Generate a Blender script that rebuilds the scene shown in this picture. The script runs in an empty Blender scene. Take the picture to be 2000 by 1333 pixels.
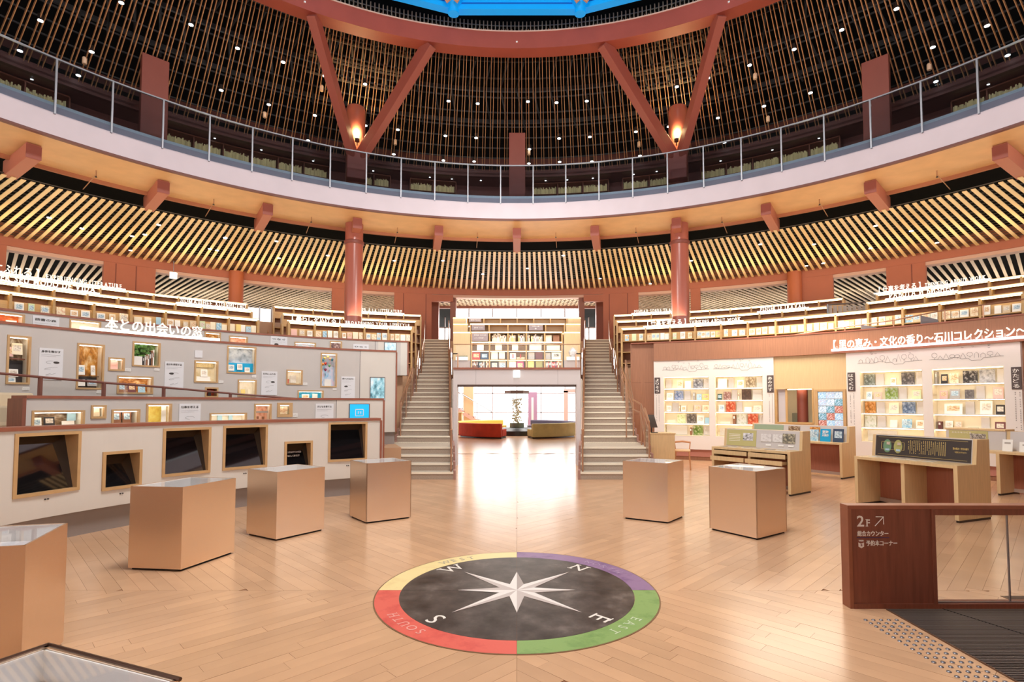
import bpy, math, random
from mathutils import Vector, Matrix
R_ = math.radians
rnd = random.Random(7)
scene = bpy.context.scene
col = scene.collection

# ---------------------------------------------------------------- camera, world, lamps, exposure
F, HZ, CX, TH, CAMZ = 1056.0, 789.0, 1009.5, R_(2.6), 1.55
CY = 4.56                                       # centre of the round hall (the compass rose)
PYC = HZ - F * math.tan(TH)
cam = bpy.data.cameras.new('camera')
cam.sensor_width = 36.0
cam.lens = F / 2000 * 36
cam.shift_x = -(CX - 1000) / 2000
cam.shift_y = (PYC - 666.5) / 2000
cam.clip_start = 0.05
cam.clip_end = 200
camo = bpy.data.objects.new('camera', cam)
camo.location = (0, 0, CAMZ)
camo.rotation_euler = (R_(90) + TH, 0, 0)
col.objects.link(camo)
scene.camera = camo
vs = scene.view_settings
scene.display_settings.display_device = 'sRGB'
vs.view_transform = 'Standard'
vs.look = 'None'
vs.gamma = 1
vs.use_curve_mapping = False
vs.exposure = 0.3

world = bpy.data.worlds.new('world')
scene.world = world
world.use_nodes = True
bg = world.node_tree.nodes['Background']
bg.inputs[0].default_value = (1.0, 0.985, 0.97, 1)
bg.inputs[1].default_value = 3.6


def lamp(name, kind, loc, power, color, size=1.0, size_y=None, rot=(0, 0, 0), shape=None):
    l = bpy.data.lights.new(name, kind)
    l.energy = power
    l.color = color
    if kind == 'AREA':
        l.shape = shape or ('RECTANGLE' if size_y else 'DISK')
        l.size = size
        if size_y:
            l.size_y = size_y
    else:
        l.shadow_soft_size = size
    o = bpy.data.objects.new(name, l)
    o.location = loc
    o.rotation_euler = rot
    col.objects.link(o)
    return o


def cylp(a, R, z=0.0):
    a = R_(a)
    return Vector((R * math.sin(a), CY + R * math.cos(a), z))


for k in range(7):  # overhead fill lights without fixtures, added to light the hall from above
    p = cylp(60 * k, 1.7 if k else 0.0, 11.2)
    if k:
        lamp('overhead_fill_area', 'AREA', p, 120, (1, 0.965, 0.925), 1.1)
    else:
        lamp('overhead_fill_point', 'POINT', p, 900, (1, 0.965, 0.925), 0.5)
for a in (-60, -40, -10, 10, 40, 60):
    lamp('slat_fill_light', 'AREA', cylp(a, 12.7, 8.3), 14, (1, 0.8, 0.52), 1.2, 0.4, (R_(180), 0, R_(-a)))  # added fill with no fitting behind it, brightens the upper slats
for a in (-52, -40, -28, -18, 18, 28, 40, 52):
    lamp('shelf_uplight', 'AREA', cylp(a, 18.0, 5.0), 58, (1, 0.8, 0.5), 3.0, 0.8, (R_(180), 0, R_(-a)))
for a in (-56, -45, -34, -20, -7, 7, 20, 34, 45, 56):
    lamp('soffit_uplight', 'AREA', cylp(a, 13.2, 4.3), 25, (1, 0.86, 0.66), 1.6, 0.5, (R_(180), 0, R_(-a)))
for a in (-62, -48, -36, -25, 25, 36, 48, 62):
    lamp('outer_room_fill', 'AREA', cylp(a, 25.0, 4.7), 60, (1, 0.9, 0.74), 3.5, 2.0, (R_(180), 0, R_(-a)))  # fill added to lift the outer room ceilings, no real fittings
lamp('hall_ceiling_fill', 'AREA', (0, 27.5, 4.6), 150, (1, 0.95, 0.88), 6, 1.5, (R_(180), 0, 0))  # made-up upward fill for the central hall ceiling
lamp('hall_fill', 'AREA', (0, 29.5, 6.3), 900, (1, 0.97, 0.93), 6, 4)  # invented source that keeps the far hall bright
lamp('passage_fill', 'AREA', (0, 16.5, 2.17), 50, (1, 0.95, 0.9), 2.4, 5)  # added fill under the low ceiling to whiten the passage
lamp('bookcase_fill', 'AREA', (0, 12.6, 6.4), 130, (1, 0.96, 0.9), 2.0, 0.8, (R_(48), 0, 0))  # made-up light aimed at the central bookcase to brighten it
lamp('gallery_lamp', 'AREA', (6.6, 13.0, 4.3), 150, (1, 0.9, 0.74), 3.0, 2.0)


# ---------------------------------------------------------------- pixel -> place on a real surface
def ray(px, py):
    x = (px - CX) / F
    u = (PYC - py) / F
    return Vector((x, math.cos(TH) - u * math.sin(TH), math.sin(TH) + u * math.cos(TH)))


def cyl(px, py, R):
    d = ray(px, py)
    a = d.x ** 2 + d.y ** 2
    b = -2 * CY * d.y
    t = (-b + math.sqrt(b * b - 4 * a * (CY * CY - R * R))) / (2 * a)
    p = d * t
    return math.degrees(math.atan2(p.x, p.y - CY)), p.z + CAMZ


def flo(px, py, h=0.0):
    d = ray(px, py)
    t = (h - CAMZ) / d.z
    p = d * t
    p.z = h
    return p


def dep(px, py, Y):
    d = ray(px, py)
    p = d * (Y / d.y)
    p.z += CAMZ
    return p


# ---------------------------------------------------------------- materials
def lin(c):
    return tuple(((v / 255) / 12.92 if v / 255 <= 0.04045 else ((v / 255 + 0.055) / 1.055) ** 2.4) for v in c) + (1,)


MATS = {}


def mat(name, rgb, rough=0.6, metal=0.0, emit=0.0, var=0.0, vscale=3.0, spec=0.5, bump=0.0, stretch=None, island=False, objvar=0.0, ergb=None, coat=0.0):
    """principled with optional noise tint / bump; island/objvar: per-piece brightness change"""
    if name in MATS:
        return MATS[name]
    m = bpy.data.materials.new(name)
    m.use_nodes = True
    nt = m.node_tree
    b = nt.nodes['Principled BSDF']
    c = lin(rgb)
    b.inputs['Base Color'].default_value = c
    b.inputs['Roughness'].default_value = rough
    b.inputs['Metallic'].default_value = metal
    b.inputs['Specular IOR Level'].default_value = spec
    b.inputs['Coat Weight'].default_value = coat
    if emit:
        b.inputs['Emission Color'].default_value = lin(ergb or rgb)
        b.inputs['Emission Strength'].default_value = emit
    cur = None
    if var or bump:
        tc = nt.nodes.new('ShaderNodeTexCoord')
        mp = nt.nodes.new('ShaderNodeMapping')
        mp.inputs['Scale'].default_value = stretch or (1, 1, 1)
        nz = nt.nodes.new('ShaderNodeTexNoise')
        nz.inputs['Scale'].default_value = vscale
        nz.inputs['Detail'].default_value = 5
        nt.links.new(tc.outputs['Object'], mp.inputs[0])
        nt.links.new(mp.outputs[0], nz.inputs['Vector'])
        if var:
            hs = nt.nodes.new('ShaderNodeHueSaturation')
            hs.inputs['Color'].default_value = c
            mr = nt.nodes.new('ShaderNodeMapRange')
            mr.inputs[1].default_value = 0.3
            mr.inputs[2].default_value = 0.7
            mr.inputs[3].default_value = 1 - var
            mr.inputs[4].default_value = 1 + var
            nt.links.new(nz.outputs[0], mr.inputs[0])
            nt.links.new(mr.outputs[0], hs.inputs['Value'])
            cur = hs
            nt.links.new(hs.outputs[0], b.inputs['Base Color'])
        if bump:
            bp = nt.nodes.new('ShaderNodeBump')
            bp.inputs['Strength'].default_value = bump
            bp.inputs['Distance'].default_value = 0.01
            nt.links.new(nz.outputs[0], bp.inputs['Height'])
            nt.links.new(bp.outputs[0], b.inputs['Normal'])
    if island or objvar:
        k = objvar or 0.1
        if island:
            g = nt.nodes.new('ShaderNodeNewGeometry')
            src = g.outputs['Random Per Island']
        else:
            g = nt.nodes.new('ShaderNodeObjectInfo')
            src = g.outputs['Random']
        hs2 = nt.nodes.new('ShaderNodeHueSaturation')
        mr2 = nt.nodes.new('ShaderNodeMapRange')
        mr2.inputs[3].default_value = 1 - k
        mr2.inputs[4].default_value = 1 + k
        nt.links.new(src, mr2.inputs[0])
        nt.links.new(mr2.outputs[0], hs2.inputs['Value'])
        if cur:
            nt.links.new(cur.outputs[0], hs2.inputs['Color'])
        else:
            hs2.inputs['Color'].default_value = c
        nt.links.new(hs2.outputs[0], b.inputs['Base Color'])
    MATS[name] = m
    return m


def photo(name, cols, scale=9.0, emit=0.0, seed=0.0):
    """flat print: blotchy picture in a few colours"""
    if name in MATS:
        return MATS[name]
    m = bpy.data.materials.new(name)
    m.use_nodes = True
    nt = m.node_tree
    b = nt.nodes['Principled BSDF']
    b.inputs['Roughness'].default_value = 0.5
    tc = nt.nodes.new('ShaderNodeTexCoord')
    mp = nt.nodes.new('ShaderNodeMapping')
    mp.inputs['Location'].default_value = (seed, seed * 1.7, seed * 0.6)
    nz = nt.nodes.new('ShaderNodeTexNoise')
    nz.inputs['Scale'].default_value = scale
    nz.inputs['Detail'].default_value = 6
    nz.inputs['Roughness'].default_value = 0.62
    cr = nt.nodes.new('ShaderNodeValToRGB')
    n = len(cols)
    el = cr.color_ramp.elements
    while len(el) < n:
        el.new(0.5)
    for i, c in enumerate(cols):
        el[i].position = 0.32 + 0.36 * i / max(1, n - 1)
        el[i].color = lin(c)
    nt.links.new(tc.outputs['Object'], mp.inputs[0])
    nt.links.new(mp.outputs[0], nz.inputs['Vector'])
    nt.links.new(nz.outputs[0], cr.inputs[0])
    nt.links.new(cr.outputs[0], b.inputs['Base Color'])
    if emit:
        nt.links.new(cr.outputs[0], b.inputs['Emission Color'])
        b.inputs['Emission Strength'].default_value = emit
    MATS[name] = m
    return m


def printed(name, paper, ink, vertical=False, lines=60.0, emit=0.0):
    """paper with tiny illegible lines of print (flat print)"""
    if name in MATS:
        return MATS[name]
    m = bpy.data.materials.new(name)
    m.use_nodes = True
    nt = m.node_tree
    b = nt.nodes['Principled BSDF']
    b.inputs['Roughness'].default_value = 0.6
    tc = nt.nodes.new('ShaderNodeTexCoord')
    wv = nt.nodes.new('ShaderNodeTexWave')
    wv.bands_direction = 'X' if vertical else 'Z'
    wv.inputs['Scale'].default_value = lines
    nz = nt.nodes.new('ShaderNodeTexNoise')
    nz.inputs['Scale'].default_value = 130
    mu = nt.nodes.new('ShaderNodeMath')
    mu.operation = 'MULTIPLY'
    gt = nt.nodes.new('ShaderNodeMath')
    gt.operation = 'GREATER_THAN'
    gt.inputs[1].default_value = 0.36
    mx = nt.nodes.new('ShaderNodeMix')
    mx.data_type = 'RGBA'
    mx.inputs[6].default_value = lin(paper)
    mx.inputs[7].default_value = lin(ink)
    nt.links.new(tc.outputs['Object'], wv.inputs['Vector'])
    nt.links.new(tc.outputs['Object'], nz.inputs['Vector'])
    nt.links.new(wv.outputs['Fac'], mu.inputs[0])
    nt.links.new(nz.outputs[0], mu.inputs[1])
    nt.links.new(mu.outputs[0], gt.inputs[0])
    nt.links.new(gt.outputs[0], mx.inputs[0])
    nt.links.new(mx.outputs[2], b.inputs['Base Color'])
    MATS[name] = m
    return m


def glass(name, tint, gloss=0.12, wav=0.0, dens=0.0):
    """clear pane: lets light through, mirrors at grazing angles"""
    if name in MATS:
        return MATS[name]
    m = bpy.data.materials.new(name)
    m.use_nodes = True
    nt = m.node_tree
    for n in list(nt.nodes):
        nt.nodes.remove(n)
    out = nt.nodes.new('ShaderNodeOutputMaterial')
    tr = nt.nodes.new('ShaderNodeBsdfTransparent')
    tr.inputs[0].default_value = lin(tint)
    gl = nt.nodes.new('ShaderNodeBsdfGlossy')
    gl.inputs['Roughness'].default_value = 0.02
    fr = nt.nodes.new('ShaderNodeFresnel')
    geo = nt.nodes.new('ShaderNodeNewGeometry')
    mr = nt.nodes.new('ShaderNodeMapRange')          # thin pane: the same Fresnel on both faces
    mr.inputs[3].default_value = 1.45
    mr.inputs[4].default_value = 1 / 1.45
    nt.links.new(geo.outputs['Backfacing'], mr.inputs[0])
    nt.links.new(mr.outputs[0], fr.inputs[0])
    ad = nt.nodes.new('ShaderNodeMath')
    ad.operation = 'ADD'
    ad.inputs[1].default_value = gloss
    mix = nt.nodes.new('ShaderNodeMixShader')
    hf = nt.nodes.new('ShaderNodeMath')               # two faces share the reflection of one thin pane
    hf.operation = 'MULTIPLY'
    hf.inputs[1].default_value = 0.55
    nt.links.new(fr.outputs[0], hf.inputs[0])
    nt.links.new(hf.outputs[0], ad.inputs[0])
    nt.links.new(ad.outputs[0], mix.inputs[0])
    nt.links.new(tr.outputs[0], mix.inputs[1])
    nt.links.new(gl.outputs[0], mix.inputs[2])
    nt.links.new(mix.outputs[0], out.inputs[0])
    if wav:
        tc = nt.nodes.new('ShaderNodeTexCoord')
        nz = nt.nodes.new('ShaderNodeTexNoise')
        nz.inputs['Scale'].default_value = 0.9
        bp = nt.nodes.new('ShaderNodeBump')
        bp.inputs['Strength'].default_value = wav
        bp.inputs['Distance'].default_value = 0.2
        nt.links.new(tc.outputs['Object'], nz.inputs['Vector'])
        nt.links.new(nz.outputs[0], bp.inputs['Height'])
        nt.links.new(bp.outputs[0], gl.inputs['Normal'])
    MATS[name] = m
    return m


TERRA = mat('terracotta paint', (168, 96, 70), 0.55, var=0.04, vscale=1.5)
TERRAW = mat('terracotta wood', (150, 76, 62), 0.5, var=0.1, vscale=4, stretch=(1, 1, 8))
COLM = mat('terracotta column steel', (160, 88, 72), 0.28, spec=0.6)
FASC = mat('pale lilac plaster', (216, 203, 210), 0.6, var=0.03, vscale=2)
SOFF = mat('tan plywood soffit', (210, 162, 110), 0.5, var=0.07, vscale=2.5, stretch=(1, 1, 1))
BLACK = mat('black void paint', (14, 13, 14), 0.9, spec=0.1)
RAILG = mat('dark steel grid', (48, 48, 52), 0.6)
TRUSSM = mat('lit truss grey', (120, 112, 98), 0.6)  # lighter grey paints the uplight onto the trusses near the columns
SLATU = mat('brown roof slat', (196, 142, 100), 0.5, objvar=0.08)
SLATL = mat('pale timber slat', (236, 204, 148), 0.5, objvar=0.07)
SLATO = mat('outer timber slat', (222, 204, 178), 0.5, objvar=0.06)
WOODL = mat('light ash wood', (216, 186, 140), 0.45, var=0.07, vscale=5, stretch=(9, 9, 0.7))
WOODS = mat('oak shelf wood', (200, 160, 104), 0.45, var=0.07, vscale=6, stretch=(1, 1, 7))
WOODP = mat('pale panel wood', (214, 184, 138), 0.45, var=0.05, vscale=6, stretch=(9, 9, 0.6))
WOODB = mat('brown wall veneer', (158, 108, 80), 0.45, var=0.11, vscale=5, stretch=(10, 10, 0.5))
WOODD = mat('dark walnut', (134, 78, 60), 0.35, var=0.16, vscale=5, stretch=(8, 8, 0.6))
WOODR = mat('reddish interior veneer', (164, 100, 76), 0.45, var=0.09, vscale=6, stretch=(10, 10, 0.5))
CAP = mat('brown rail cap wood', (150, 88, 66), 0.4, var=0.1, vscale=8)
FRAME = mat('oak picture frame', (198, 160, 112), 0.45, var=0.07, vscale=7)
SHELFB = mat('brown shelf back', (150, 98, 70), 0.6, var=0.06)
GREYW = mat('warm grey wall board', (200, 194, 190), 0.65, var=0.02, vscale=2)
CREAMW = mat('off white wall board', (216, 210, 202), 0.6, var=0.02)
WHITEW = mat('white display board', (234, 226, 220), 0.6)
WHITE = mat('plain white', (240, 238, 234), 0.55)
CREAM = mat('cream niche back', (250, 236, 200), 0.6)
PLINTH = mat('grey plinth', (150, 140, 136), 0.55)
STONE = mat('brown grey stair stone', (172, 154, 138), 0.7, var=0.16, vscale=60)
TREAD = mat('pale stair tread', (196, 184, 168), 0.6, var=0.08, vscale=40)
NOSE = mat('cream stair nosing', (244, 234, 214), 0.5)
BRONZE = mat('bronze handrail', (190, 148, 120), 0.3, metal=0.6)
STEEL = mat('satin steel', (150, 150, 156), 0.4, metal=0.8)
DARKMET = mat('dark metal', (52, 44, 42), 0.4, metal=0.5)
BLUE = mat('blue truss glow paint', (0, 150, 232), 0.45, emit=0.35)  # own glow stands in for light falling on the blue steel
BLUED = mat('deep blue truss glow paint', (0, 92, 190), 0.5, emit=0.12)  # darker copy paints the shade between the chords, with a faint added glow
SALMON = mat('salmon gusset', (206, 150, 124), 0.5)
LED = mat('warm led strip', (255, 240, 205), 0.5, emit=1.5, ergb=(255, 226, 170))
LEDW = mat('white led strip', (255, 250, 240), 0.5, emit=3.0, ergb=(255, 244, 222))
LEDB = mat('bright shelf led', (255, 246, 226), 0.5, emit=6.0, ergb=(255, 226, 168))
LEDS = mat('bright showcase led', (255, 250, 240), 0.5, emit=9.0, ergb=(255, 240, 210))
LEDN = mat('window niche led', (255, 250, 240), 0.5, emit=6.0, ergb=(255, 246, 230))
LEDP = mat('pinkish led bar', (255, 235, 238), 0.5, emit=1.5, ergb=(255, 226, 232))
LENS = mat('downlight lens', (255, 255, 250), 0.4, emit=6.0)
LETTER = mat('white sign letter', (252, 248, 240), 0.5, emit=0.35)
LETTERG = mat('grey lettering', (244, 238, 230), 0.5)
INK = mat('dark ink', (60, 54, 52), 0.6)
GLASSB = glass('balustrade glass', (226, 232, 238), 0.13, wav=0.06)
GLASSC = glass('clear glass', (250, 251, 251), 0.0)
GLASST = glass('case top glass', (252, 252, 253), 0.0)
COPPER = mat('brushed copper toned steel', (236, 212, 188), 0.24, metal=0.88, bump=0.015, vscale=6, stretch=(1, 1, 60))
SCREEN = mat('black glass screen', (20, 18, 20), 0.03, spec=1.0, coat=0.6)
SOFARED = mat('red velvet', (190, 62, 36), 0.8, var=0.15, vscale=3)
SOFAYEL = mat('yellow velvet', (214, 190, 100), 0.8)
SOFAOLI = mat('olive velvet', (192, 182, 124), 0.8, var=0.1)
SOFAPUR = mat('slate purple velvet', (92, 86, 104), 0.8)


# ---------------------------------------------------------------- mesh helpers
class MB:
    def __init__(s):
        s.v = []
        s.f = []

    def add(s, vs_, fs):
        n = len(s.v)
        s.v += [tuple(v) for v in vs_]
        s.f += [tuple(i + n for i in f) for f in fs]

    def box(s, c, d, rz=0.0):
        x, y, z = d[0] / 2, d[1] / 2, d[2] / 2
        ca, sa = math.cos(rz), math.sin(rz)
        vs_ = []
        for dz in (-z, z):
            for dx, dy in ((-x, -y), (x, -y), (x, y), (-x, y)):
                vs_.append((c[0] + dx * ca - dy * sa, c[1] + dx * sa + dy * ca, c[2] + dz))
        s.add(vs_, [(0, 3, 2, 1), (4, 5, 6, 7), (0, 1, 5, 4), (1, 2, 6, 5), (2, 3, 7, 6), (3, 0, 4, 7)])
        return s

    def span(s, x0, x1, y0, y1, z0, z1):
        return s.box(((x0 + x1) / 2, (y0 + y1) / 2, (z0 + z1) / 2), (x1 - x0, y1 - y0, z1 - z0))

    def prism(s, poly, vec):
        """closed polygon (3-D points) swept along vec"""
        n = len(poly)
        vs_ = [Vector(p) for p in poly] + [Vector(p) + Vector(vec) for p in poly]
        nrm = Vector((0, 0, 0))
        for i in range(n):
            nrm += vs_[i].cross(vs_[(i + 1) % n])
        fs = [tuple(range(n))[::-1], tuple(range(n, 2 * n))] + [(i, (i + 1) % n, n + (i + 1) % n, n + i) for i in range(n)]
        if nrm.dot(Vector(vec)) < 0:
            fs = [f[::-1] for f in fs]
        s.add(vs_, fs)
        return s

    def arc(s, r0, r1, a0, a1, z0, z1, step=2.0, z0b=None, z1b=None):
        """block between two radii; z0b/z1b = heights at the outer radius"""
        n = max(1, int(math.ceil(abs(a1 - a0) / step)))
        z0b = z0 if z0b is None else z0b
        z1b = z1 if z1b is None else z1b
        vs_ = []
        for i in range(n + 1):
            a = a0 + (a1 - a0) * i / n
            for r, z in ((r0, z0), (r1, z0b), (r1, z1b), (r0, z1)):
                vs_.append(cylp(a, r, z))
        fs = []
        for i in range(n):
            k = 4 * i
            for j in range(4):
                j2 = (j + 1) % 4
                fs.append((k + j, k + 4 + j, k + 4 + j2, k + j2))
        full = abs(abs(a1 - a0) - 360) < 1e-6
        if not full:
            fs += [(3, 2, 1, 0), tuple(4 * n + j for j in range(4))]
        s.add(vs_, fs)
        return s

    def tube(s, pts, r, n=6, cap=True):
        pts = [Vector(p) for p in pts]
        base = len(s.v)
        for i, p in enumerate(pts):
            d = (pts[min(i + 1, len(pts) - 1)] - pts[max(i - 1, 0)]).normalized()
            up = Vector((0, 0, 1)) if abs(d.z) < 0.95 else Vector((1, 0, 0))
            u = d.cross(up).normalized()
            w = u.cross(d)
            rr = r[i] if isinstance(r, (list, tuple)) else r
            for k in range(n):
                t = 2 * math.pi * k / n
                s.v.append(tuple(p + u * math.cos(t) * rr + w * math.sin(t) * rr))
        for i in range(len(pts) - 1):
            for k in range(n):
                k2 = (k + 1) % n
                s.f.append((base + i * n + k, base + i * n + k2, base + (i + 1) * n + k2, base + (i + 1) * n + k))
        if cap:
            s.f.append(tuple(base + k for k in range(n))[::-1])
            s.f.append(tuple(base + (len(pts) - 1) * n + k for k in range(n)))
        return s

    def lathe(s, prof, c=(0, 0), n=20):
        """profile [(r,z)] turned about a vertical axis"""
        base = len(s.v)
        for r, z in prof:
            for k in range(n):
                t = 2 * math.pi * k / n
                s.v.append((c[0] + r * math.cos(t), c[1] + r * math.sin(t), z))
        for i in range(len(prof) - 1):
            for k in range(n):
                k2 = (k + 1) % n
                s.f.append((base + i * n + k, base + i * n + k2, base + (i + 1) * n + k2, base + (i + 1) * n + k))
        s.f.append(tuple(base + k for k in range(n))[::-1])
        s.f.append(tuple(base + (len(prof) - 1) * n + k for k in range(n)))
        return s

    def mesh(s, name, m=None, smooth=False):
        me = bpy.data.meshes.new(name)
        me.from_pydata(s.v, [], s.f)
        if m:
            me.materials.append(m)
        if smooth:
            me.polygons.foreach_set('use_smooth', [True] * len(me.polygons))
            me.set_sharp_from_angle(angle=R_(35))
        me.update()
        return me

    def build(s, name, m, parent=None, smooth=False, bevel=0.0):
        o = bpy.data.objects.new(name, s.mesh(name, m, smooth))
        col.objects.link(o)
        if parent:
            o.parent = parent
        if bevel:
            b = o.modifiers.new('edge', 'BEVEL')
            b.width = bevel
            b.segments = 2
            b.limit_method = 'ANGLE'
        return o


UNIT = MB().box((0, 0, 0), (1, 1, 1)).mesh('unit_block', WHITE)
SHARED = {}


def inst(name, me, m, parent=None, loc=(0, 0, 0), rot=(0, 0, 0), scale=(1, 1, 1)):
    """object on shared mesh data with its own material"""
    o = bpy.data.objects.new(name, me)
    col.objects.link(o)
    if parent:
        o.parent = parent
    o.location = loc
    o.rotation_euler = rot
    o.scale = scale
    if m:
        o.material_slots[0].link = 'OBJECT'
        o.material_slots[0].material = m
    return o


def ub(name, parent, c, d, m, rot=(0, 0, 0)):
    return inst(name, UNIT, m, parent, c, rot, d)


def tag(o, label=None, cat=None, group=None, kind=None):
    if label:
        o['label'] = label
    if cat:
        o['category'] = cat
    if group:
        o['group'] = group
    if kind:
        o['kind'] = kind
    return o


def thing(name, label, cat, loc=(0, 0, 0), rz=0.0, group=None, kind=None):
    o = bpy.data.objects.new(name, None)
    o.empty_display_size = 0.1
    col.objects.link(o)
    o.location = loc
    o.rotation_euler = (0, 0, rz)
    return tag(o, label, cat, group, kind)


def struct(name, label, loc=(0, 0, 0), rz=0.0):
    return thing(name, label, None, loc, rz, None, 'structure')


GLY = {}
SERIF = {'A': ('', '07'), 'B': ('1', '1'), 'C': ('', ''), 'D': ('1', '1'), 'E': ('1', '1'), 'F': ('1', '1'), 'G': ('', ''), 'H': ('16', '16'), 'I': ('4', '4'), 'K': ('16', '16'),
         'L': ('1', '1'), 'M': ('17', '17'), 'N': ('17', '1'), 'O': ('', ''), 'P': ('1', '1'), 'R': ('1', '16'), 'T': ('', '4'), 'U': ('17', ''), 'V': ('07', ''), 'W': ('07', ''),
         'Y': ('07', '4'), 'È': ('1', '1'), 'É': ('1', '1'), 'À': ('', '07'), 'Р': ('1', '1'), 'А': ('', '07'), 'Б': ('1', '1'), 'О': ('', ''), 'Т': ('', '4'), 'И': ('17', '17'),
         'Н': ('16', '16'), 'Е': ('1', '1'), 'С': ('', ''), 'Д': ('', '07'), 'М': ('17', '17'), 'Ш': ('17', '17'), 'Х': ('07', '07'), 'Я': ('6', '06'), 'Й': ('17', '17'), 'В': ('1', '1')}


def glyph(txt, thick=0.08, bold=0.0, serif=True):
    """text -> mesh of height about 1 (em), lying in local XZ, front towards -Y; returns mesh, width, xmin"""
    key = (txt, thick, bold, serif)
    if key in GLY:
        return GLY[key]
    cu = bpy.data.curves.new('text', 'FONT')
    cu.body = txt
    cu.size = 1.0
    cu.resolution_u = 3
    cu.extrude = thick / 2
    cu.offset = bold
    o = bpy.data.objects.new('text', cu)
    col.objects.link(o)
    dg = bpy.context.evaluated_depsgraph_get()
    dg.update()
    me = bpy.data.meshes.new_from_object(o.evaluated_get(dg))
    bpy.data.objects.remove(o)
    bpy.data.curves.remove(cu)
    me.transform(Matrix.Rotation(R_(90), 4, 'X'))
    xs = [v.co.x for v in me.vertices] or [0, 0.3]
    if serif and len(txt) == 1 and txt in SERIF and me.vertices:
        x0, x1 = min(xs), max(xs)
        zs = [v.co.z for v in me.vertices]
        zt = 0.71 if max(zs) > 0.6 else max(zs)
        mb = MB()
        mb.v = [tuple(v.co) for v in me.vertices]
        mb.f = [tuple(p.vertices) for p in me.polygons]
        sw = 0.11
        for top, s in ((True, SERIF[txt][0]), (False, SERIF[txt][1])):
            for ch in s:
                fx = x0 + (x1 - x0) * {'0': 0.04, '1': 0.1, '4': 0.5, '6': 0.88, '7': 0.94}[ch]
                zc = zt - 0.025 if top else 0.025
                mb.box((fx, 0, zc), (2 * sw + 0.04, thick * 0.98, 0.05))
        bpy.data.meshes.remove(me)
        me = mb.mesh('glyph')
        xs = [v[0] for v in mb.v]
    if not me.materials:
        me.materials.append(LETTER)
    else:
        me.materials[0] = LETTER
    me.name = 'glyph'
    GLY[key] = (me, max(xs) - min(xs), min(xs))
    return GLY[key]


def flat_text(parent, name, txt, size, m, loc, rot=(0, 0, 0), width=None, thick=0.004, bold=0.01, serif=False):
    """one line of print as one mesh, its left end at loc"""
    me, w, x0 = glyph(txt, thick / size, bold, serif)
    sx = size if not width else width / max(w, 0.01)
    o = inst(name, me, m, parent, (0, 0, 0), rot, (sx, 1.0 * size, size))
    o.location = Vector(loc) + Matrix.Rotation(rot[2], 3, 'Z') @ Vector((-x0 * sx, 0, 0))
    return o


def letters_on_arc(parent, txt, R, a0, a1, z, size, m, bold=0.015, thick=0.03, serif=True, stem=False):
    """single letters standing on a curved ledge, fitted from angle a0 to a1 (children of parent at world origin)"""
    items = []
    x = 0.0
    for ch in txt:
        if ch == ' ':
            x += 0.42
            continue
        me, w, x0 = glyph(ch, thick / size, bold, serif)
        cjk = ord(ch) > 0x2E00
        adv = 1.0 if cjk else w + 0.13
        items.append((ch, x + (0.5 * (1.0 - w) if cjk else 0.065), me, w, x0))
        x += adv
    tot = x
    for ch, xp, me, w, x0 in items:
        ac = a0 + (a1 - a0) * (xp + w / 2) / tot
        sx = R * R_(abs(a1 - a0)) / tot
        p = cylp(ac, R, z)
        o = inst('letter', me, m, parent, p, (0, 0, -R_(ac)), (min(sx, size * 1.15), size, size))
        off = Matrix.Rotation(-R_(ac), 3, 'Z') @ Vector((-(x0 + w / 2) * min(sx, size * 1.15), 0, 0))
        o.location = p + off


ORD = ['first', 'second', 'third', 'fourth', 'fifth', 'sixth', 'seventh', 'eighth', 'ninth', 'tenth', 'eleventh', 'twelfth', 'thirteenth', 'fourteenth']
exec_parts = []

# ================================================================ FLOOR
floor = struct('floor', 'light timber plank floor laid in a herringbone of four diagonal fields')
MB().span(-30, 30, -6, 40, -0.2, -0.006).build('subfloor', mat('dark joint', (150, 110, 80), 0.7), floor)
PLANK = mat('floor plank wood', (212, 170, 134), 0.23, var=0.07, vscale=2.2, stretch=(1, 1, 1), objvar=0.075, spec=0.5)
PLANKS = mat('far floor plank wood', (212, 170, 134), 0.2, var=0.07, vscale=2.2, island=True, objvar=0.06, spec=0.5)


def clip(poly, ax, sgn, lim):
    out = []
    for i in range(len(poly)):
        p, q = poly[i], poly[(i + 1) % len(poly)]
        dp, dq = sgn * (p[ax] - lim), sgn * (q[ax] - lim)
        if dp >= 0:
            out.append(p)
        if dp * dq < 0:
            t = dp / (dp - dq)
            out.append((p[0] + (q[0] - p[0]) * t, p[1] + (q[1] - p[1]) * t))
    return out


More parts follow.
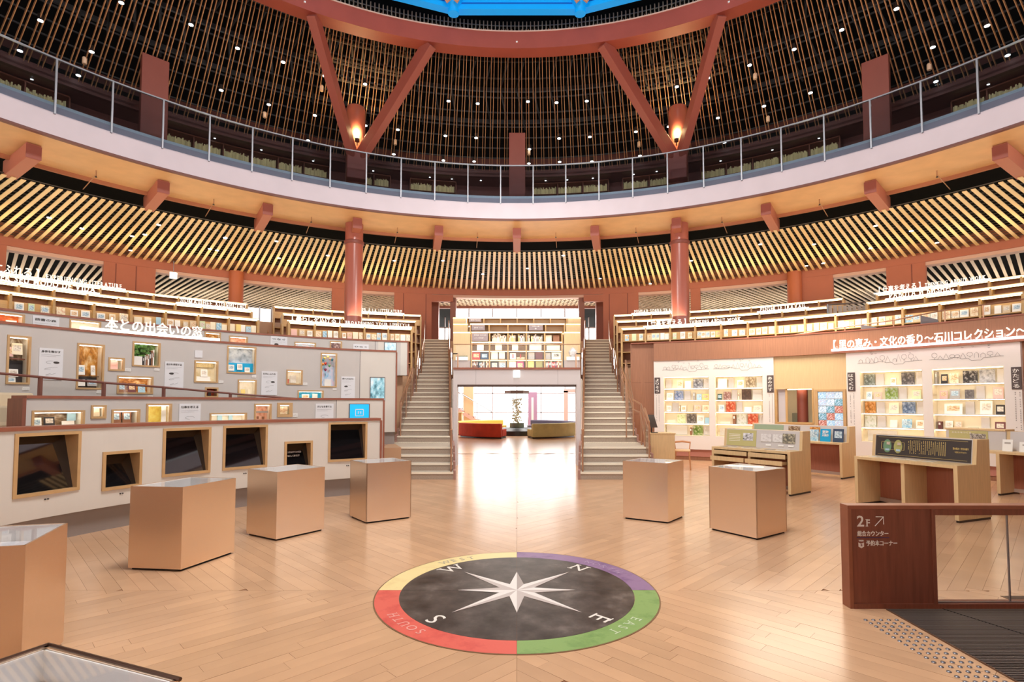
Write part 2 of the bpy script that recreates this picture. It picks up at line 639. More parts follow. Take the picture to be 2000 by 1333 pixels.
planks = []
PW, PL = 0.105, 1.2
S2 = math.sqrt(0.5)
for qx in (-1, 1):
    for qy in (-1, 1):
        ux, uy = qx * S2, qy * S2                     # along the plank: outwards on the diagonal
        vx, vy = -uy, ux
        ymax = 26.0 if qy > 0 else CY - 1.0
        for iv in range(-180, 180):
            off = rnd.random() * PL
            for iu in range(-2, 30):
                u0, v0 = iu * PL - off, iv * PW
                um, vm = u0 + PL / 2, v0 + PW / 2
                x, y = um * ux + vm * vx, um * uy + vm * vy
                if x * qx < -0.6 or y * qy < -0.6:
                    continue
                wy = CY + y
                if wy < 2.3 or wy > 17 or abs(x) > 1.02 * max(wy, 3.2) + 0.8 or abs(x) > 11.5:
                    continue
                g = 0.0007
                pts = []
                for a, b in ((u0 + g, v0 + g), (u0 + PL - g, v0 + g), (u0 + PL - g, v0 + PW - g), (u0 + g, v0 + PW - g)):
                    pts.append((a * ux + b * vx, a * uy + b * vy))
                pts = clip(pts, 0, qx, 0.0012 * qx)
                if len(pts) > 2:
                    pts = clip(pts, 1, qy, 0.0012 * qy)
                if len(pts) < 3:
                    continue
                ar = 0
                for i in range(len(pts)):
                    p, q = pts[i], pts[(i + 1) % len(pts)]
                    ar += p[0] * q[1] - p[1] * q[0]
                if abs(ar) < 0.004:
                    continue
                planks.append((math.hypot(x, wy), [(p[0], p[1] + CY, -0.006) for p in pts], rnd.uniform(0.0056, 0.0064)))
planks.sort(key=lambda t: t[0])
near = [p for p in planks if p[0] > 2.75]
for d, pts, t in near[:295]:
    c = sum((Vector(p) for p in pts), Vector()) / len(pts)
    o = MB().prism([Vector(p) - c for p in pts], (0, 0, t)).build('plank', PLANK, floor)
    o.location = c
mb = MB()
for d, pts, t in near[295:]:
    mb.prism(pts, (0, 0, t))
tag(mb.build('far_planks', PLANKS, floor), kind='stuff')
MB().span(-30, 30, 17, 40, -0.006, 0.0).build('hall_floor', mat('hall floor', (222, 184, 148), 0.22), floor)
MB().span(-30, -11.5, -6, 17, -0.006, 0.0).build('side_floor', PLANK, floor)
MB().span(11.5, 30, -6, 17, -0.006, 0.0).build('side_floor', PLANK, floor)
MB().span(-11.5, 11.5, -6, 2.3, -0.006, 0.0).build('rear_floor', PLANK, floor)

# ---------------------------------------------------------------- compass rose
comp = thing('compass_rose', 'round dark stone compass rose with colour rim inlaid in the timber floor', 'compass', (0, CY, 0))
cols = {'north': ((150, 118, 160), (112, 78, 132)), 'east': ((140, 176, 104), (108, 150, 82)), 'south': ((232, 104, 92), (214, 78, 74)), 'west': ((248, 228, 166), (240, 214, 150))}
MARB = photo('dark clouded stone', [(22, 18, 20), (56, 50, 50), (80, 73, 71), (112, 104, 100)], 3.4)
MARB.node_tree.nodes['Principled BSDF'].inputs['Roughness'].default_value = 0.35


def sector(r0, r1, t0, t1, z0, z1, n=24):
    m_ = MB()
    poly = []
    for i in range(n + 1):
        t = R_(t0 + (t1 - t0) * i / n)
        poly.append((r1 * math.sin(t), r1 * math.cos(t), z0))
    if r0 > 0:
        for i in range(n, -1, -1):
            t = R_(t0 + (t1 - t0) * i / n)
            poly.append((r0 * math.sin(t), r0 * math.cos(t), z0))
    else:
        poly.append((0, 0, z0))
    return m_.prism(poly, (0, 0, z1 - z0))


for i, nm in enumerate(('north', 'east', 'south', 'west')):
    cm = photo('rim stone ' + nm, [cols[nm][1], cols[nm][0], cols[nm][0]], 5.0, seed=i * 3.0)
    cm.node_tree.nodes['Principled BSDF'].inputs['Roughness'].default_value = 0.4
    tag(sector(0.957, 1.145, 90 * i + 0.08, 90 * i + 89.92, 0.0, 0.004).build('rim_segment', cm, comp), {'north': 'purple rim quarter reading NORTH', 'east': 'green rim quarter reading EAST', 'south': 'red rim quarter reading SOUTH', 'west': 'pale yellow rim quarter reading WEST'}[nm])
    sector(0, 0.955, 90 * i + 0.06, 90 * i + 89.94, 0.0, 0.004, 20).build('dial_stone', MARB, comp)
sector(1.146, 1.156, 0, 360, 0.0, 0.0035, 72).build('edge_trim', mat('brass edge', (150, 120, 90), 0.4, metal=0.5), comp)
STA = mat('star white stone', (240, 234, 230), 0.4)
STB = mat('star grey stone', (204, 192, 188), 0.4)
STC = mat('star mid grey stone', (176, 164, 160), 0.4)
for k in range(8):
    t = R_(45 * k)
    L_ = 0.68 if k % 2 else 0.487
    tip = (L_ * math.sin(t), L_ * math.cos(t), 0.004)
    for s_, m_ in ((-1, STA if k in (0, 1, 2, 3, 6) else STB), (1, STB if k in (0, 1, 2, 3, 6) else STA)):
        q = t + s_ * R_(22.5)
        rr = 0.155
        MB().prism([(0, 0, 0.004), tip, (rr * math.sin(q), rr * math.cos(q), 0.004)], (0, 0, 0.0015 if k % 2 else 0.0018)).build('star_facet', STC if (k in (0,) and s_ > 0) else m_, comp)


def ground_text(txt, size, m, ang, r, spread=None):
    """letters lying on the floor, tops pointing outwards"""
    n = len(txt)
    for i, ch in enumerate(txt):
        me, w, x0 = glyph(ch, 0.01, 0.0, True)
        a = ang + (spread or 0) * (i - (n - 1) / 2)
        M = Matrix.Rotation(-R_(a), 3, 'Z')
        # glyph is in XZ facing -Y: lay it down so that its top points outwards
        o = inst('letter', me, m, comp, (0, 0, 0), (R_(-90), 0, -R_(a)), (size, size, size))
        p = M @ Vector((-(x0 + w / 2) * size, r - 0.36 * size, 0.0052))
        o.location = p


for txt, a in (('N', 45), ('E', 135), ('S', 225), ('W', 315)):
    ground_text(txt, 0.215, LETTERG, a - 1.0, 0.845)
for txt, a, m_ in (('NORTH', 52, mat('rim letter violet', (184, 160, 190), 0.5)), ('EAST', 133, mat('rim letter green', (206, 222, 186), 0.5)), ('SOUTH', 229, mat('rim letter red', (244, 176, 166), 0.5)), ('WEST', 326, mat('rim letter grey', (186, 176, 158), 0.5))):
    ground_text(txt, 0.105, m_, a, 1.05, 5.2)

# ================================================================ ROUND HALL: roof, ring, balcony
roof = struct('ceiling', 'dark upper ceiling with thin brown slats radiating from the oculus ring')
ZS = lambda r: 12.3 - 0.457 * (r - 10.6)                 # underside line of the upper slats
mb = MB()
z0, z1 = ZS(10.6) - 0.0, ZS(15.25)
mb.prism([(-0.0075, 10.62, z0), (-0.0075, 15.25, z1), (-0.0075, 15.25, z1 + 0.09), (-0.0075, 10.62, z0 + 0.09)], (0.015, 0, 0))
slat_me = mb.mesh('slat', SLATU)
for k in range(-62, 63):
    for s_ in (-0.043, 0.043):
        a = R_(1.045 * (k + 0.5))
        inst('slat', slat_me, None, roof, (s_ * math.cos(a), CY - s_ * math.sin(a), 0), (0, 0, -a))
mb = MB()
for r in (11.1, 11.6, 12.1, 12.7, 13.2, 13.7, 14.1, 14.5, 14.9):
    mb.arc(r, r + 0.03, -75, 75, ZS(r) + 0.2, ZS(r) + 0.24, 3)
tag(mb.build('support_rails', RAILG, roof), kind='stuff')
mb = MB()
for r in (10.9, 12.0, 13.1, 14.2):
    mb.arc(r, r + 0.08, -75, 75, ZS(r) + 0.85, ZS(r) + 0.97, 3)
for k in range(-30, 31):
    a = k * 2.4
    mb.tube([cylp(a, 10.8, ZS(10.8) + 0.95), cylp(a + 1.2, 12.0, ZS(12) + 0.8), cylp(a, 13.1, ZS(13.1) + 0.95), cylp(a + 1.2, 14.4, ZS(14.4) + 0.8)], 0.03, 4)
tag(mb.build('roof_truss', RAILG, roof), kind='stuff')
mb = MB()
for a0 in (-22.5, 22.5):
    for k in range(-4, 5):
        a = a0 + k * 1.5
        mb.tube([cylp(a - 0.8, 11.0, ZS(11) + 0.42), cylp(a + 0.8, 13.0, ZS(13) + 0.42)], 0.028, 4)
    for r in (11.4, 11.9, 12.4, 12.5, 13.0):
        mb.arc(r, r + 0.05, a0 - 7, a0 + 7, ZS(r) + 0.38, ZS(r) + 0.43, 2)
tag(mb.build('lit_truss', TRUSSM, roof), kind='stuff')
mb = MB()
mb.arc(10.75, 22.5, -180, 180, 14.2, 14.3, 4, 10.9, 11.0)
mb.arc(15.35, 16.4, -180, 180, 10.15, 10.45, 4)
mb.build('roof_deck', BLACK, roof)
MB().arc(15.2, 15.34, -180, 180, 9.98, 10.25, 2).build('slat_end_beam', mat('dark red bulkhead', (96, 52, 46), 0.5), roof)
MB().arc(15.2, 16.35, -180, 180, 10.05, 10.12, 2).build('gallery_ceiling', mat('dark red gallery ceiling', (110, 62, 56), 0.35), roof)

ring = struct('trim_1', 'terracotta oculus ring beam with a fringe of short upright bars')
MB().arc(10.47, 10.9, -180, 180, 11.72, 12.22, 3).build('ring_beam', mat('terracotta ring beam', (166, 78, 62), 0.5, var=0.06, vscale=2), ring, True)
MB().arc(10.455, 10.5, -90, 90, 12.2, 12.235, 3).build('ring_lip', mat('ring lip', (226, 190, 170), 0.4), ring)
bal = MB().span(-0.014, 0.014, -0.03, 0.03, 0, 0.36).mesh('baluster', mat('brass baluster', (200, 176, 150), 0.35, metal=0.5))
for k in range(-66, 67):
    a = 0.61 * (k + 0.5)
    inst('baluster', bal, None, ring, cylp(a, 10.6, 12.22), (0, 0, -R_(a)))
MB().arc(10.61, 10.63, -60, 60, 12.47, 12.49, 3).build('ring_wire', STEEL, ring)
for a in (0, -31.5, 31.5):
    ub('ring_sensor', ring, cylp(a, 10.46, 11.9), (0.05, 0.03, 0.04), WHITE, (0, 0, -R_(a)))

# blue lantern truss above the oculus
lan = struct('trim_2', 'bright blue steel lantern truss above the oculus')
RB, NB = 9.9, 18
ZB = dep(1009, 19, CY + 9.75).z
for k in range(-4, 5):
    a0, a1 = 20 * (k - 0.5), 20 * (k + 0.5)
    p, q = cylp(a0, RB, ZB), cylp(a1, RB, ZB)
    rz = math.atan2(q.y - p.y, q.x - p.x)
    L_ = (q - p).length
    c = (p + q) / 2
    MB().box(c, (L_, 0.24, 0.14), rz).build('lower_chord', BLUE, lan)
    MB().box((c.x, c.y, c.z + 0.1), (L_, 0.2, 0.06), rz).build('painted_chord_gap', BLUED, lan)
    MB().box((c.x, c.y, c.z + 0.28), (L_, 0.22, 0.3), rz).build('upper_chord', BLUE, lan)
    n_ = p
    MB().lathe([(0.15, ZB - 0.2), (0.15, ZB - 0.04), (0.3, ZB + 0.3)], (n_.x, n_.y - 0.1), 14).build('node_cone', BLUE, lan, True)
    for s_ in (-1, 1):
        d = Vector((math.cos(rz), math.sin(rz), 0))
        b = Vector((n_.x, n_.y - 0.45, ZB - 0.1))
        MB().prism([b + Vector((s_ * 0.03, 0, 0.06)), b + Vector((s_ * 0.14, 0, -0.04)), b + Vector((s_ * 0.42, 0, 0.42)), b + Vector((s_ * 0.26, 0, 0.46))], (0, 0.04, 0)).build('gusset', SALMON, lan)
MB().arc(10.76, 10.9, -180, 180, 12.6, 14.3, 6).build('lantern_upstand', BLACK, lan)
MB().arc(0.0, 13, -180, 180, 15.3, 15.4, 10).build('lantern_roof', BLACK, lan)

# balcony
balc = struct('wall_balcony', 'round upper gallery with lilac fascia and tan timber soffit')
MB().arc(12.05, 12.12, -180, 180, 7.31, 7.955, 1.5).build('fascia', FASC, balc, True)
MB().arc(12.035, 12.14, -180, 180, 7.265, 7.31, 1.5).build('fascia_edge', mat('brown fascia edge', (112, 62, 52), 0.5), balc, True)
MB().arc(12.12, 14.0, -180, 180, 7.27, 7.33, 1.5).build('soffit', SOFF, balc, True)
MB().arc(13.97, 14.05, -180, 180, 7.18, 7.4, 1.5).build('soffit_edge', mat('soffit edge board', (176, 112, 76), 0.5), balc, True)
MB().arc(12.14, 16.5, -180, 180, 7.45, 7.93, 2).build('slab', mat('gallery floor', (170, 176, 182), 0.5), balc)
MB().arc(12.16, 12.2, -90, 90, 7.93, 8.07, 1.5).build('floor_trim', mat('pale blue glass foot rail', (238, 246, 250), 0.3), balc, True)
MB().arc(16.3, 16.42, -180, 180, 7.93, 11.2, 3).build('gallery_wall', mat('dark red gallery wall', (118, 64, 56), 0.5), balc)

# tan brackets
for k in range(-5, 6):
    a = 11.25 * k
    br = thing('soffit_bracket', ('terracotta beam bracket under the gallery soffit, ' + ('above the central bookcase' if k == 0 else '%s one %s of the central bracket' % (ORD[abs(k) - 1], 'west' if k < 0 else 'east'))), 'beam', cylp(a, 12.8, 0), -R_(a), 'beam brackets under the gallery soffit')
    MB().prism([(-0.125, 0, 6.93), (-0.125, 0, 7.27), (-0.125, 1.7, 7.27), (-0.125, 1.7, 6.9), (-0.125, 0.0, 6.93)][:4], (0.25, 0, 0)).build('beam_body', TERRA, br, bevel=0.008)
    MB().box((0, -0.006, 7.09), (0.27, 0.012, 0.3)).build('end_plate', mat('bracket end plate', (146, 76, 62), 0.5), br)
for k in range(-5, 5):
    a = 11.25 * k + 5.6
    sp = thing('soffit_sprinkler', 'thin pipe with sprinkler head under the gallery soffit, %s one %s of its centre' % (ORD[k if k >= 0 else -k - 1], 'west' if k < 0 else 'east'), 'sprinkler', cylp(a, 13.35, 7.27), -R_(a), 'sprinkler drops under the gallery soffit')
    MB().tube([(0, 0, 0), (0, 0, -0.14)], 0.014, 6).build('drop_pipe', mat('tan pipe', (176, 130, 92), 0.5), sp)
    MB().tube([(0, 0, -0.1), (0, 1.2, -0.16)], 0.012, 6).build('branch_pipe', mat('tan pipe', (176, 130, 92), 0.5), sp)
    MB().lathe([(0.03, -0.17), (0.012, -0.14)], n=8).build('sprinkler_head', DARKMET, sp)

rear = struct('wall_rear', 'brown wood wall closing the round hall behind the viewer')
MB().arc(11.5, 11.8, 93, 267, 0, 3.4, 4).build('veneer_board', WOODB, rear)
MB().arc(11.46, 11.84, 93, 267, 3.4, 3.46, 4).build('cap_board', CAP, rear)

# glass balustrade
gb = thing('glass_balustrade', 'curved glass balustrade with slim steel posts along the upper gallery', 'railing')
for k in range(-15, 15):
    a0, a1 = 4.84 * (k + 0.5), 4.84 * (k + 1.5)
    ub('post', gb, cylp(a0, 12.02, 8.38), (0.035, 0.05, 1.22), STEEL, (0, 0, -R_(a0)))
    p, q = cylp(a0 + 0.1, 12.02, 0), cylp(a1 - 0.1, 12.02, 0)
    MB().prism([(p.x, p.y, 7.8), (q.x, q.y, 7.8), (q.x, q.y, 8.97), (p.x, p.y, 8.97)], (p - q).cross(Vector((0, 0, 1))).normalized() * 0.012).build('glass_pane', GLASSB, gb)
MB().arc(12.0, 12.045, -72, 72, 8.97, 9.0, 2).build('top_rail', STEEL, gb)

# columns and V struts
for s_ in (-1, 1):
    a = 22.6 * s_
    c = cylp(a, 13.5, 0)
    side = 'BROADENING YOUR LIFESTYLE' if s_ < 0 else 'THINKING ABOUT WORK'
    cl = thing('round_column', 'tall terracotta steel column behind the sign %s' % side, 'column', c, -R_(a))
    MB().lathe([(0.275, 2.0), (0.275, 6.6), (0.275, 7.3)], n=40).build('shaft', COLM, cl, True)
    MB().lathe([(0.29, 6.6), (0.31, 6.62), (0.31, 6.7), (0.29, 6.72)], n=40).build('collar', mat('brown collar', (120, 60, 48), 0.5), cl, True)
    MB().lathe([(0.30, 7.9), (0.30, 11.0), (0.27, 11.08)], n=40).build('upper_shaft', COLM, cl, True)
    M = Matrix.Rotation(R_(a), 3, 'Z')
    def loc(p):
        return M @ (p - c)
    for aa in (-30.3, -13.4) if s_ < 0 else (13.4, 30.2):
        base = c + (M.transposed() @ Vector((0.14 if (aa > a) else -0.14, -0.46, 9.35)))
        top = cylp(aa, 10.6, 11.75)
        d = (top - base)
        side_v = d.cross(Vector((0, 0, 1))).normalized() * 0.115
        up_v = side_v.cross(d).normalized() * 0.19
        poly = [base - side_v - up_v, base + side_v - up_v, base + side_v + up_v, base - side_v + up_v]
        MB().prism([loc(p) for p in poly], M @ d).build('strut', mat('terracotta strut', (158, 82, 68), 0.5), cl, bevel=0.01)
    MB().box((0, -0.42, 9.0), (0.62, 0.34, 0.9)).build('strut_shoe', mat('terracotta strut', (158, 82, 68), 0.5), cl, bevel=0.03)
    sl = thing('spotlight', 'small bright uplight in the fork of the struts above %s' % ('the BROADENING sign' if s_ < 0 else 'the THINKING ABOUT WORK sign'), 'lamp', c + M.transposed() @ Vector((0, -0.5, 9.62)))
    MB().lathe([(0.02, 0), (0.02, 0.1), (0.07, 0.12), (0.07, 0.22)], n=12).build('lamp_body', DARKMET, sl, True)
    MB().lathe([(0.055, 0.225), (0.055, 0.25), (0.02, 0.29)], n=12).build('lens', mat('uplight lens', (255, 240, 200), 0.4, emit=14, ergb=(255, 226, 160)), sl, True)
    lp = c + M.transposed() @ Vector((0, -0.35, 10.15))
    lamp('uplight_beam', 'POINT', lp, 100, (1, 0.78, 0.36), 0.1)
# rectangular piers
for a, w, nm in ((-45.4, 0.62, 'long grey display walls'), (0.04, 0.56, 'central bookcase'), (45.1, 0.62, 'brown gallery wall')):
    pr = thing('rectangular_pier', 'flat terracotta pier behind the glass balustrade, above the %s' % nm, 'column', cylp(a, 13.6, 7.93), -R_(a))
    MB().box((0, 0.11, 1.45), (w, 0.22, 2.95)).build('pier_body', mat('pier terracotta', (138, 74, 64), 0.5, var=0.04), pr, bevel=0.015)
    MB().box((0, 0.11, 0.05), (w + 0.03, 0.25, 0.1)).build('pier_base', mat('brown collar', (120, 60, 48), 0.5), pr)

# downlights between the upper slats
DL = [(79, 41), (237, 6), (373, 49), (39, 100), (179, 102), (464, 95), (553, 122), (153, 148), (634, 149), (324, 158), (432, 177), (525, 205), (615, 226), (602, 275),
      (713, 165), (787, 188), (876, 198), (933, 203), (1031, 199), (1087, 201), (1146, 198), (714, 246), (777, 254), (870, 266), (930, 270), (1034, 292), (1092, 271), (1152, 268), (1232, 187), (1242, 258),
      (1250, 305), (1156, 316), (1093, 317), (1033, 320), (926, 316), (866, 314), (769, 302), (1322, 170), (1306, 248), (1751, 18), (1644, 59), (1928, 51), (1551, 97), (1822, 93), (1464, 128),
      (1968, 109), (1383, 153), (1828, 160), (1583, 182), (1492, 208), (1402, 231), (1415, 279)]
can = MB().lathe([(0.062, 0.012), (0.062, 0.16)], n=14).mesh('light_can', DARKMET)
lens = MB().lathe([(0.055, 0.0), (0.055, 0.02)], n=14).mesh('light_lens', LENS)
for px, py in DL:
    d = ray(px, py)
    t = 5.0
    for _ in range(4000):
        p = d * t
        r = math.hypot(p.x, p.y - CY)
        if p.y > CY and r > 10.7 and p.z + CAMZ >= ZS(r) - 0.03:
            break
        t += 0.01
    p.z += CAMZ
    dl = thing('ceiling_downlight', 'small round white downlight between the dark upper roof slats', 'lamp', p, 0, 'downlights in the upper roof')
    inst('housing', can, None, dl)
    inst('lens', lens, None, dl)
for px, py in ((165, 125), (628, 178), (517, 230), (772, 283), (1033, 303), (1475, 155), (1815, 137), (1500, 238), (1248, 287)):
    d = ray(px, py)
    t = 5.0
    for _ in range(4000):
        p = d * t
        r = math.hypot(p.x, p.y - CY)
        if p.y > CY and r > 10.7 and p.z + CAMZ >= ZS(r) - 0.12:
            break
        t += 0.01
    p.z += CAMZ
    sp = thing('ceiling_speaker', 'small cream cylinder speaker hanging between the upper roof slats', 'speaker', p, 0, 'small speakers in the upper roof')
    MB().lathe([(0.05, 0), (0.055, 0.02), (0.055, 0.16), (0.04, 0.18)], n=12).build('speaker_body', mat('cream speaker', (226, 190, 160), 0.5), sp, True)
    MB().tube([(0, 0, 0.18), (0, 0, 0.4)], 0.01, 5).build('hanger_rod', DARKMET, sp)

# ================================================================ LOWER RING CEILING
low = struct('ceiling', 'lower ring ceiling of pale timber slats radiating below a black void')
SLZ = 6.88
slm = MB().span(-0.046, 0.046, 14.3, 20.55, SLZ, SLZ + 0.02).mesh('slat', SLATL)
for k in range(-84, 84):
    a = R_(0.697 * (k + 0.5))
    inst('slat', slm, None, low, (0, CY, 0), (0, 0, -a))
mb = MB()
for i in range(20):
    r = 14.4 + i * 0.32
    mb.arc(r, r + 0.018, -62, 62, SLZ + 0.08, SLZ + 0.10, 2)
tag(mb.build('slat_rails', mat('pale slat rail', (92, 84, 72), 0.5), low), kind='stuff')
mb = MB()
for k in range(-62, 62):
    a = k * 0.98
    for r in (15, 16.6, 18.2):
        mb.tube([cylp(a, r, SLZ + 0.12), cylp(a + 0.9, r + 1.1, SLZ + 0.3)], 0.012, 3)
tag(mb.build('hanger_brackets', RAILG, low), kind='stuff')
MB().arc(14.06, 21, -180, 180, 7.34, 7.4, 4).build('void_deck', BLACK, low)
MB().arc(14.06, 14.12, -80, 80, 7.2, 7.36, 4).build('void_edge', BLACK, low)
for i, (px, py) in enumerate(((96, 426), (160, 447), (258, 462), (283, 459), (310, 440), (440, 465), (100, 478), (255, 490), (410, 487), (424, 490), (440, 466), (540, 472), (640, 500), (545, 505), (770, 510), (865, 510), (943, 536), (1100, 500), (1030, 525), (1172, 545), (1270, 555), (1350, 510), (1485, 478), (1590, 478), (1700, 486), (1710, 442), (1780, 452), (1830, 475), (1575, 520), (1608, 515))):
    d = ray(px, py)
    t = (SLZ - 0.02 - CAMZ) / d.z
    p = d * t
    p.z = SLZ - 0.02
    r = math.hypot(p.x, p.y - CY)
    if not 14.4 < r < 20.4:
        continue
    dl = thing('ring_downlight', 'small white downlight between the pale slats of the lower ring ceiling', 'lamp', p, 0, 'downlights in the lower ring ceiling')
    inst('housing', can, None, dl)
    inst('lens', lens, None, dl)

# outer wall ring with openings
wall = struct('wall_ring', 'terracotta ring wall with openings to the outer reading rooms')
RW = 20.6
MB().arc(RW - 0.02, RW + 0.3, -75, 75, 6.62, 7.42, 1).build('head_beam', TERRA, wall)
MB().arc(RW + 0.05, RW + 0.45, -75, 75, 6.5, 6.63, 1).build('head_trim', mat('pale head trim', (200, 160, 140), 0.5), wall)
ZF = 4.41


def wpanel(a0, a1, lines=()):
    MB().arc(RW, RW + 0.3, a0, a1, ZF - 0.3, 6.64, 1).build('wall_panel', TERRA, wall)
    for l in lines:
        MB().arc(RW - 0.004, RW, l - 0.05, l + 0.05, ZF, 6.6, 1).build('panel_joint', mat('panel joint', (120, 60, 46), 0.6), wall)


ANG = lambda px, py=600: cyl(px, py, RW)[0]
wpanel(-75, ANG(8))
wpanel(ANG(200), ANG(302), (ANG(224), ANG(264)))
wpanel(ANG(648), ANG(674))
wpanel(ANG(770), ANG(843), (ANG(788), ANG(832)))
wpanel(ANG(1178), ANG(1247), (ANG(1190), ANG(1226)))
wpanel(ANG(1349), ANG(1368))
wpanel(ANG(1567), ANG(1628))
wpanel(ANG(1733), ANG(1810), (ANG(1783),))
for px in (460, 1553):
    c = cylp(ANG(px), RW - 0.05, 0)
    MB().lathe([(0.27, 2.5), (0.27, 6.9)], (c.x, c.y), 28).build('pilaster', mat('orange terracotta pilaster', (176, 96, 60), 0.45), wall, True)
for px in (885, 1136):
    c = dep(px, 650, 25.2)
    MB().span(c.x - 0.13, c.x + 0.13, 25.1, 25.4, ZF, 6.8).build('opening_post', mat('brown opening post', (136, 86, 72), 0.5), wall)
for x0, x1 in ((843, 858), (1163, 1178)):
    MB().span(dep(x0, 650, 26.5).x, dep(x1, 650, 26.5).x, 26.2, 26.5, ZF, 6.8).build('door_jamb', mat('brown opening post', (136, 86, 72), 0.5), wall)
MB().arc(RW, RW + 0.3, ANG(843), ANG(885), 6.3, 6.6, 1).build('door_head', TERRA, wall)
MB().arc(RW, RW + 0.3, ANG(1140), ANG(1178), 6.3, 6.6, 1).build('door_head', TERRA, wall)

# outer room ceilings: parallel slats, turned 45 degrees
for s_ in (-1, 1):
    oc = struct('ceiling', 'outer reading room ceiling of parallel pale slats seen through the ring wall, %s sector' % ('west' if s_ < 0 else 'north'))
    u = Vector((s_ * S2, S2, 0))
    v = Vector((u.y, -u.x, 0))
    for i in range(-64, 65):
        off = i * 0.24
        # clip line {off*v + t*u} to ring 21 < r < 33 and the proper half
        best = []
        t = 8.0
        cur = None
        while t < 31:
            p = u * t + v * off
            r = p.length
            ok = 20.95 < r < 31 and p.x * s_ > 5.2 and p.y > 5.5
            if ok and cur is None:
                cur = t
            if not ok and cur is not None:
                best.append((cur, t))
                cur = None
            t += 0.15
        if cur is not None:
            best.append((cur, t))
        for t0, t1 in best:
            if t1 - t0 < 0.4:
                continue
            c = u * ((t0 + t1) / 2) + v * off
            ub('slat', oc, (c.x, c.y + CY, 6.66), (0.095, t1 - t0, 0.03), SLATO, (0, 0, math.atan2(-u.x, u.y)))
    MB().arc(20.95, 34, 8 * s_, 76 * s_, 6.95, 7.0, 4).build('void_deck', BLACK, oc)
    MB().arc(31, 31.3, 12 * s_, 76 * s_, 4.4, 6.9, 3).build('far_wall', mat('far beige wall', (214, 190, 164), 0.6), oc)
    for a in range(13, 75, 4):
        MB().arc(30.9, 31, a * s_, (a + 2.8) * s_, 4.5, 6.25, 3).build('far_window', mat('bright far window', (255, 253, 248), 0.5, emit=1.2), oc)
# central ceiling: crossing lattice
oc = struct('ceiling', 'central hall ceiling of crossing pale slats beyond the head beam')
ZL = dep(1009, 598, 29.6).z
mb = MB()
for i in range(-40, 41):
    for sg in (-1, 1):
        x0 = i * 0.42
        # strip centre line from y=25 to y=31 with slope sg
        xa, xb = x0, x0 + sg * 4.3
        mb.prism([(xa - 0.05, 25.3, ZL), (xa + 0.05, 25.3, ZL), (xb + 0.05, 29.6, ZL), (xb - 0.05, 29.6, ZL)], (0, 0, 0.03))
tag(mb.build('lattice_slats', SLATO, oc), kind='stuff')
MB().span(-9, 9, 25.2, 29.6, ZL + 0.12, ZL + 0.2).build('void_deck', mat('dark brown void', (60, 46, 38), 0.8), oc)
MB().span(-9, 9, 29.6, 29.8, ZL - 0.12, 8.9).build('ceiling_edge_beam', mat('brown opening post', (136, 86, 72), 0.5), oc)

# ================================================================ TIERS, STAIRS, PASSAGE
tier = struct('floor_tier', 'stepped reading tiers carrying the curved bookcases')
TB = mat('tier floor', (190, 150, 116), 0.5)
for s_ in (-1, 1):
    lo = 17.4
    if s_ < 0:
        MB().arc(7.4, 10.2, -lo - 2, -92, 0.0, 0.62, 3).build('tier_block', TB, tier)
        MB().arc(10.5, 12.0, -17.1, -92, 0.0, 2.3, 3).build('tier_block', TB, tier)
    else:
        MB().arc(12.52, 12.6, lo, 92, 0.0, 2.3, 3).build('tier_block', TB, tier)
    MB().arc(12.0 if s_ < 0 else 12.52, 12.6, s_ * 15.35, s_ * 92, 0.0, 2.28, 3).build('tier_block', TB, tier)
    for r0, r1, a_ in ((12.6, 13.5, 15.1), (13.5, 14.3, 14.7), (14.3, 14.9, 14.05)):
        MB().arc(r0, r1, s_ * a_, s_ * 92, 0.5, 2.75, 3).build('tier_block', TB, tier)
    MB().arc(14.9, 16.7, s_ * 13.7, s_ * 92, 0.5, 3.35, 3).build('tier_block', TB, tier)
    MB().arc(16.7, 34, s_ * 13.3, s_ * 76, 3.2, ZF, 3).build('tier_block', TB, tier)
MB().span(-4.4, 4.4, 24.6, 27.0, 4.1, ZF).build('tier_block', TB, tier)

RISE, TR = 0.147, 0.3
steps = []                                   # (y_front, y_back, top z)
y = 11.15
for n in range(1, 31):
    back = y + TR
    if n == 4:
        back = 13.67
    elif n == 12:
        back = y + 1.3
    elif n == 17:
        back = y + 1.2
    elif n == 22:
        back = y + 1.2
    steps.append((y, back, RISE * n))
    y = back
STAIR_END = y
XI = lambda yy: 1.30 + (yy - 11.15) * (3.08 - 1.30) / (24.6 - 11.15)
def XO(yy):
    K = ((10, 2.78), (11.15, 2.85), (12.3, 2.94), (16.3, 3.16), (18.5, 3.44), (20.4, 3.60), (24.6, 4.3), (26, 4.5))
    for (ya, xa), (yb, xb) in zip(K[:-1], K[1:]):
        if yy <= yb:
            return xa + (xb - xa) * (yy - ya) / (yb - ya)
    return K[-1][1]

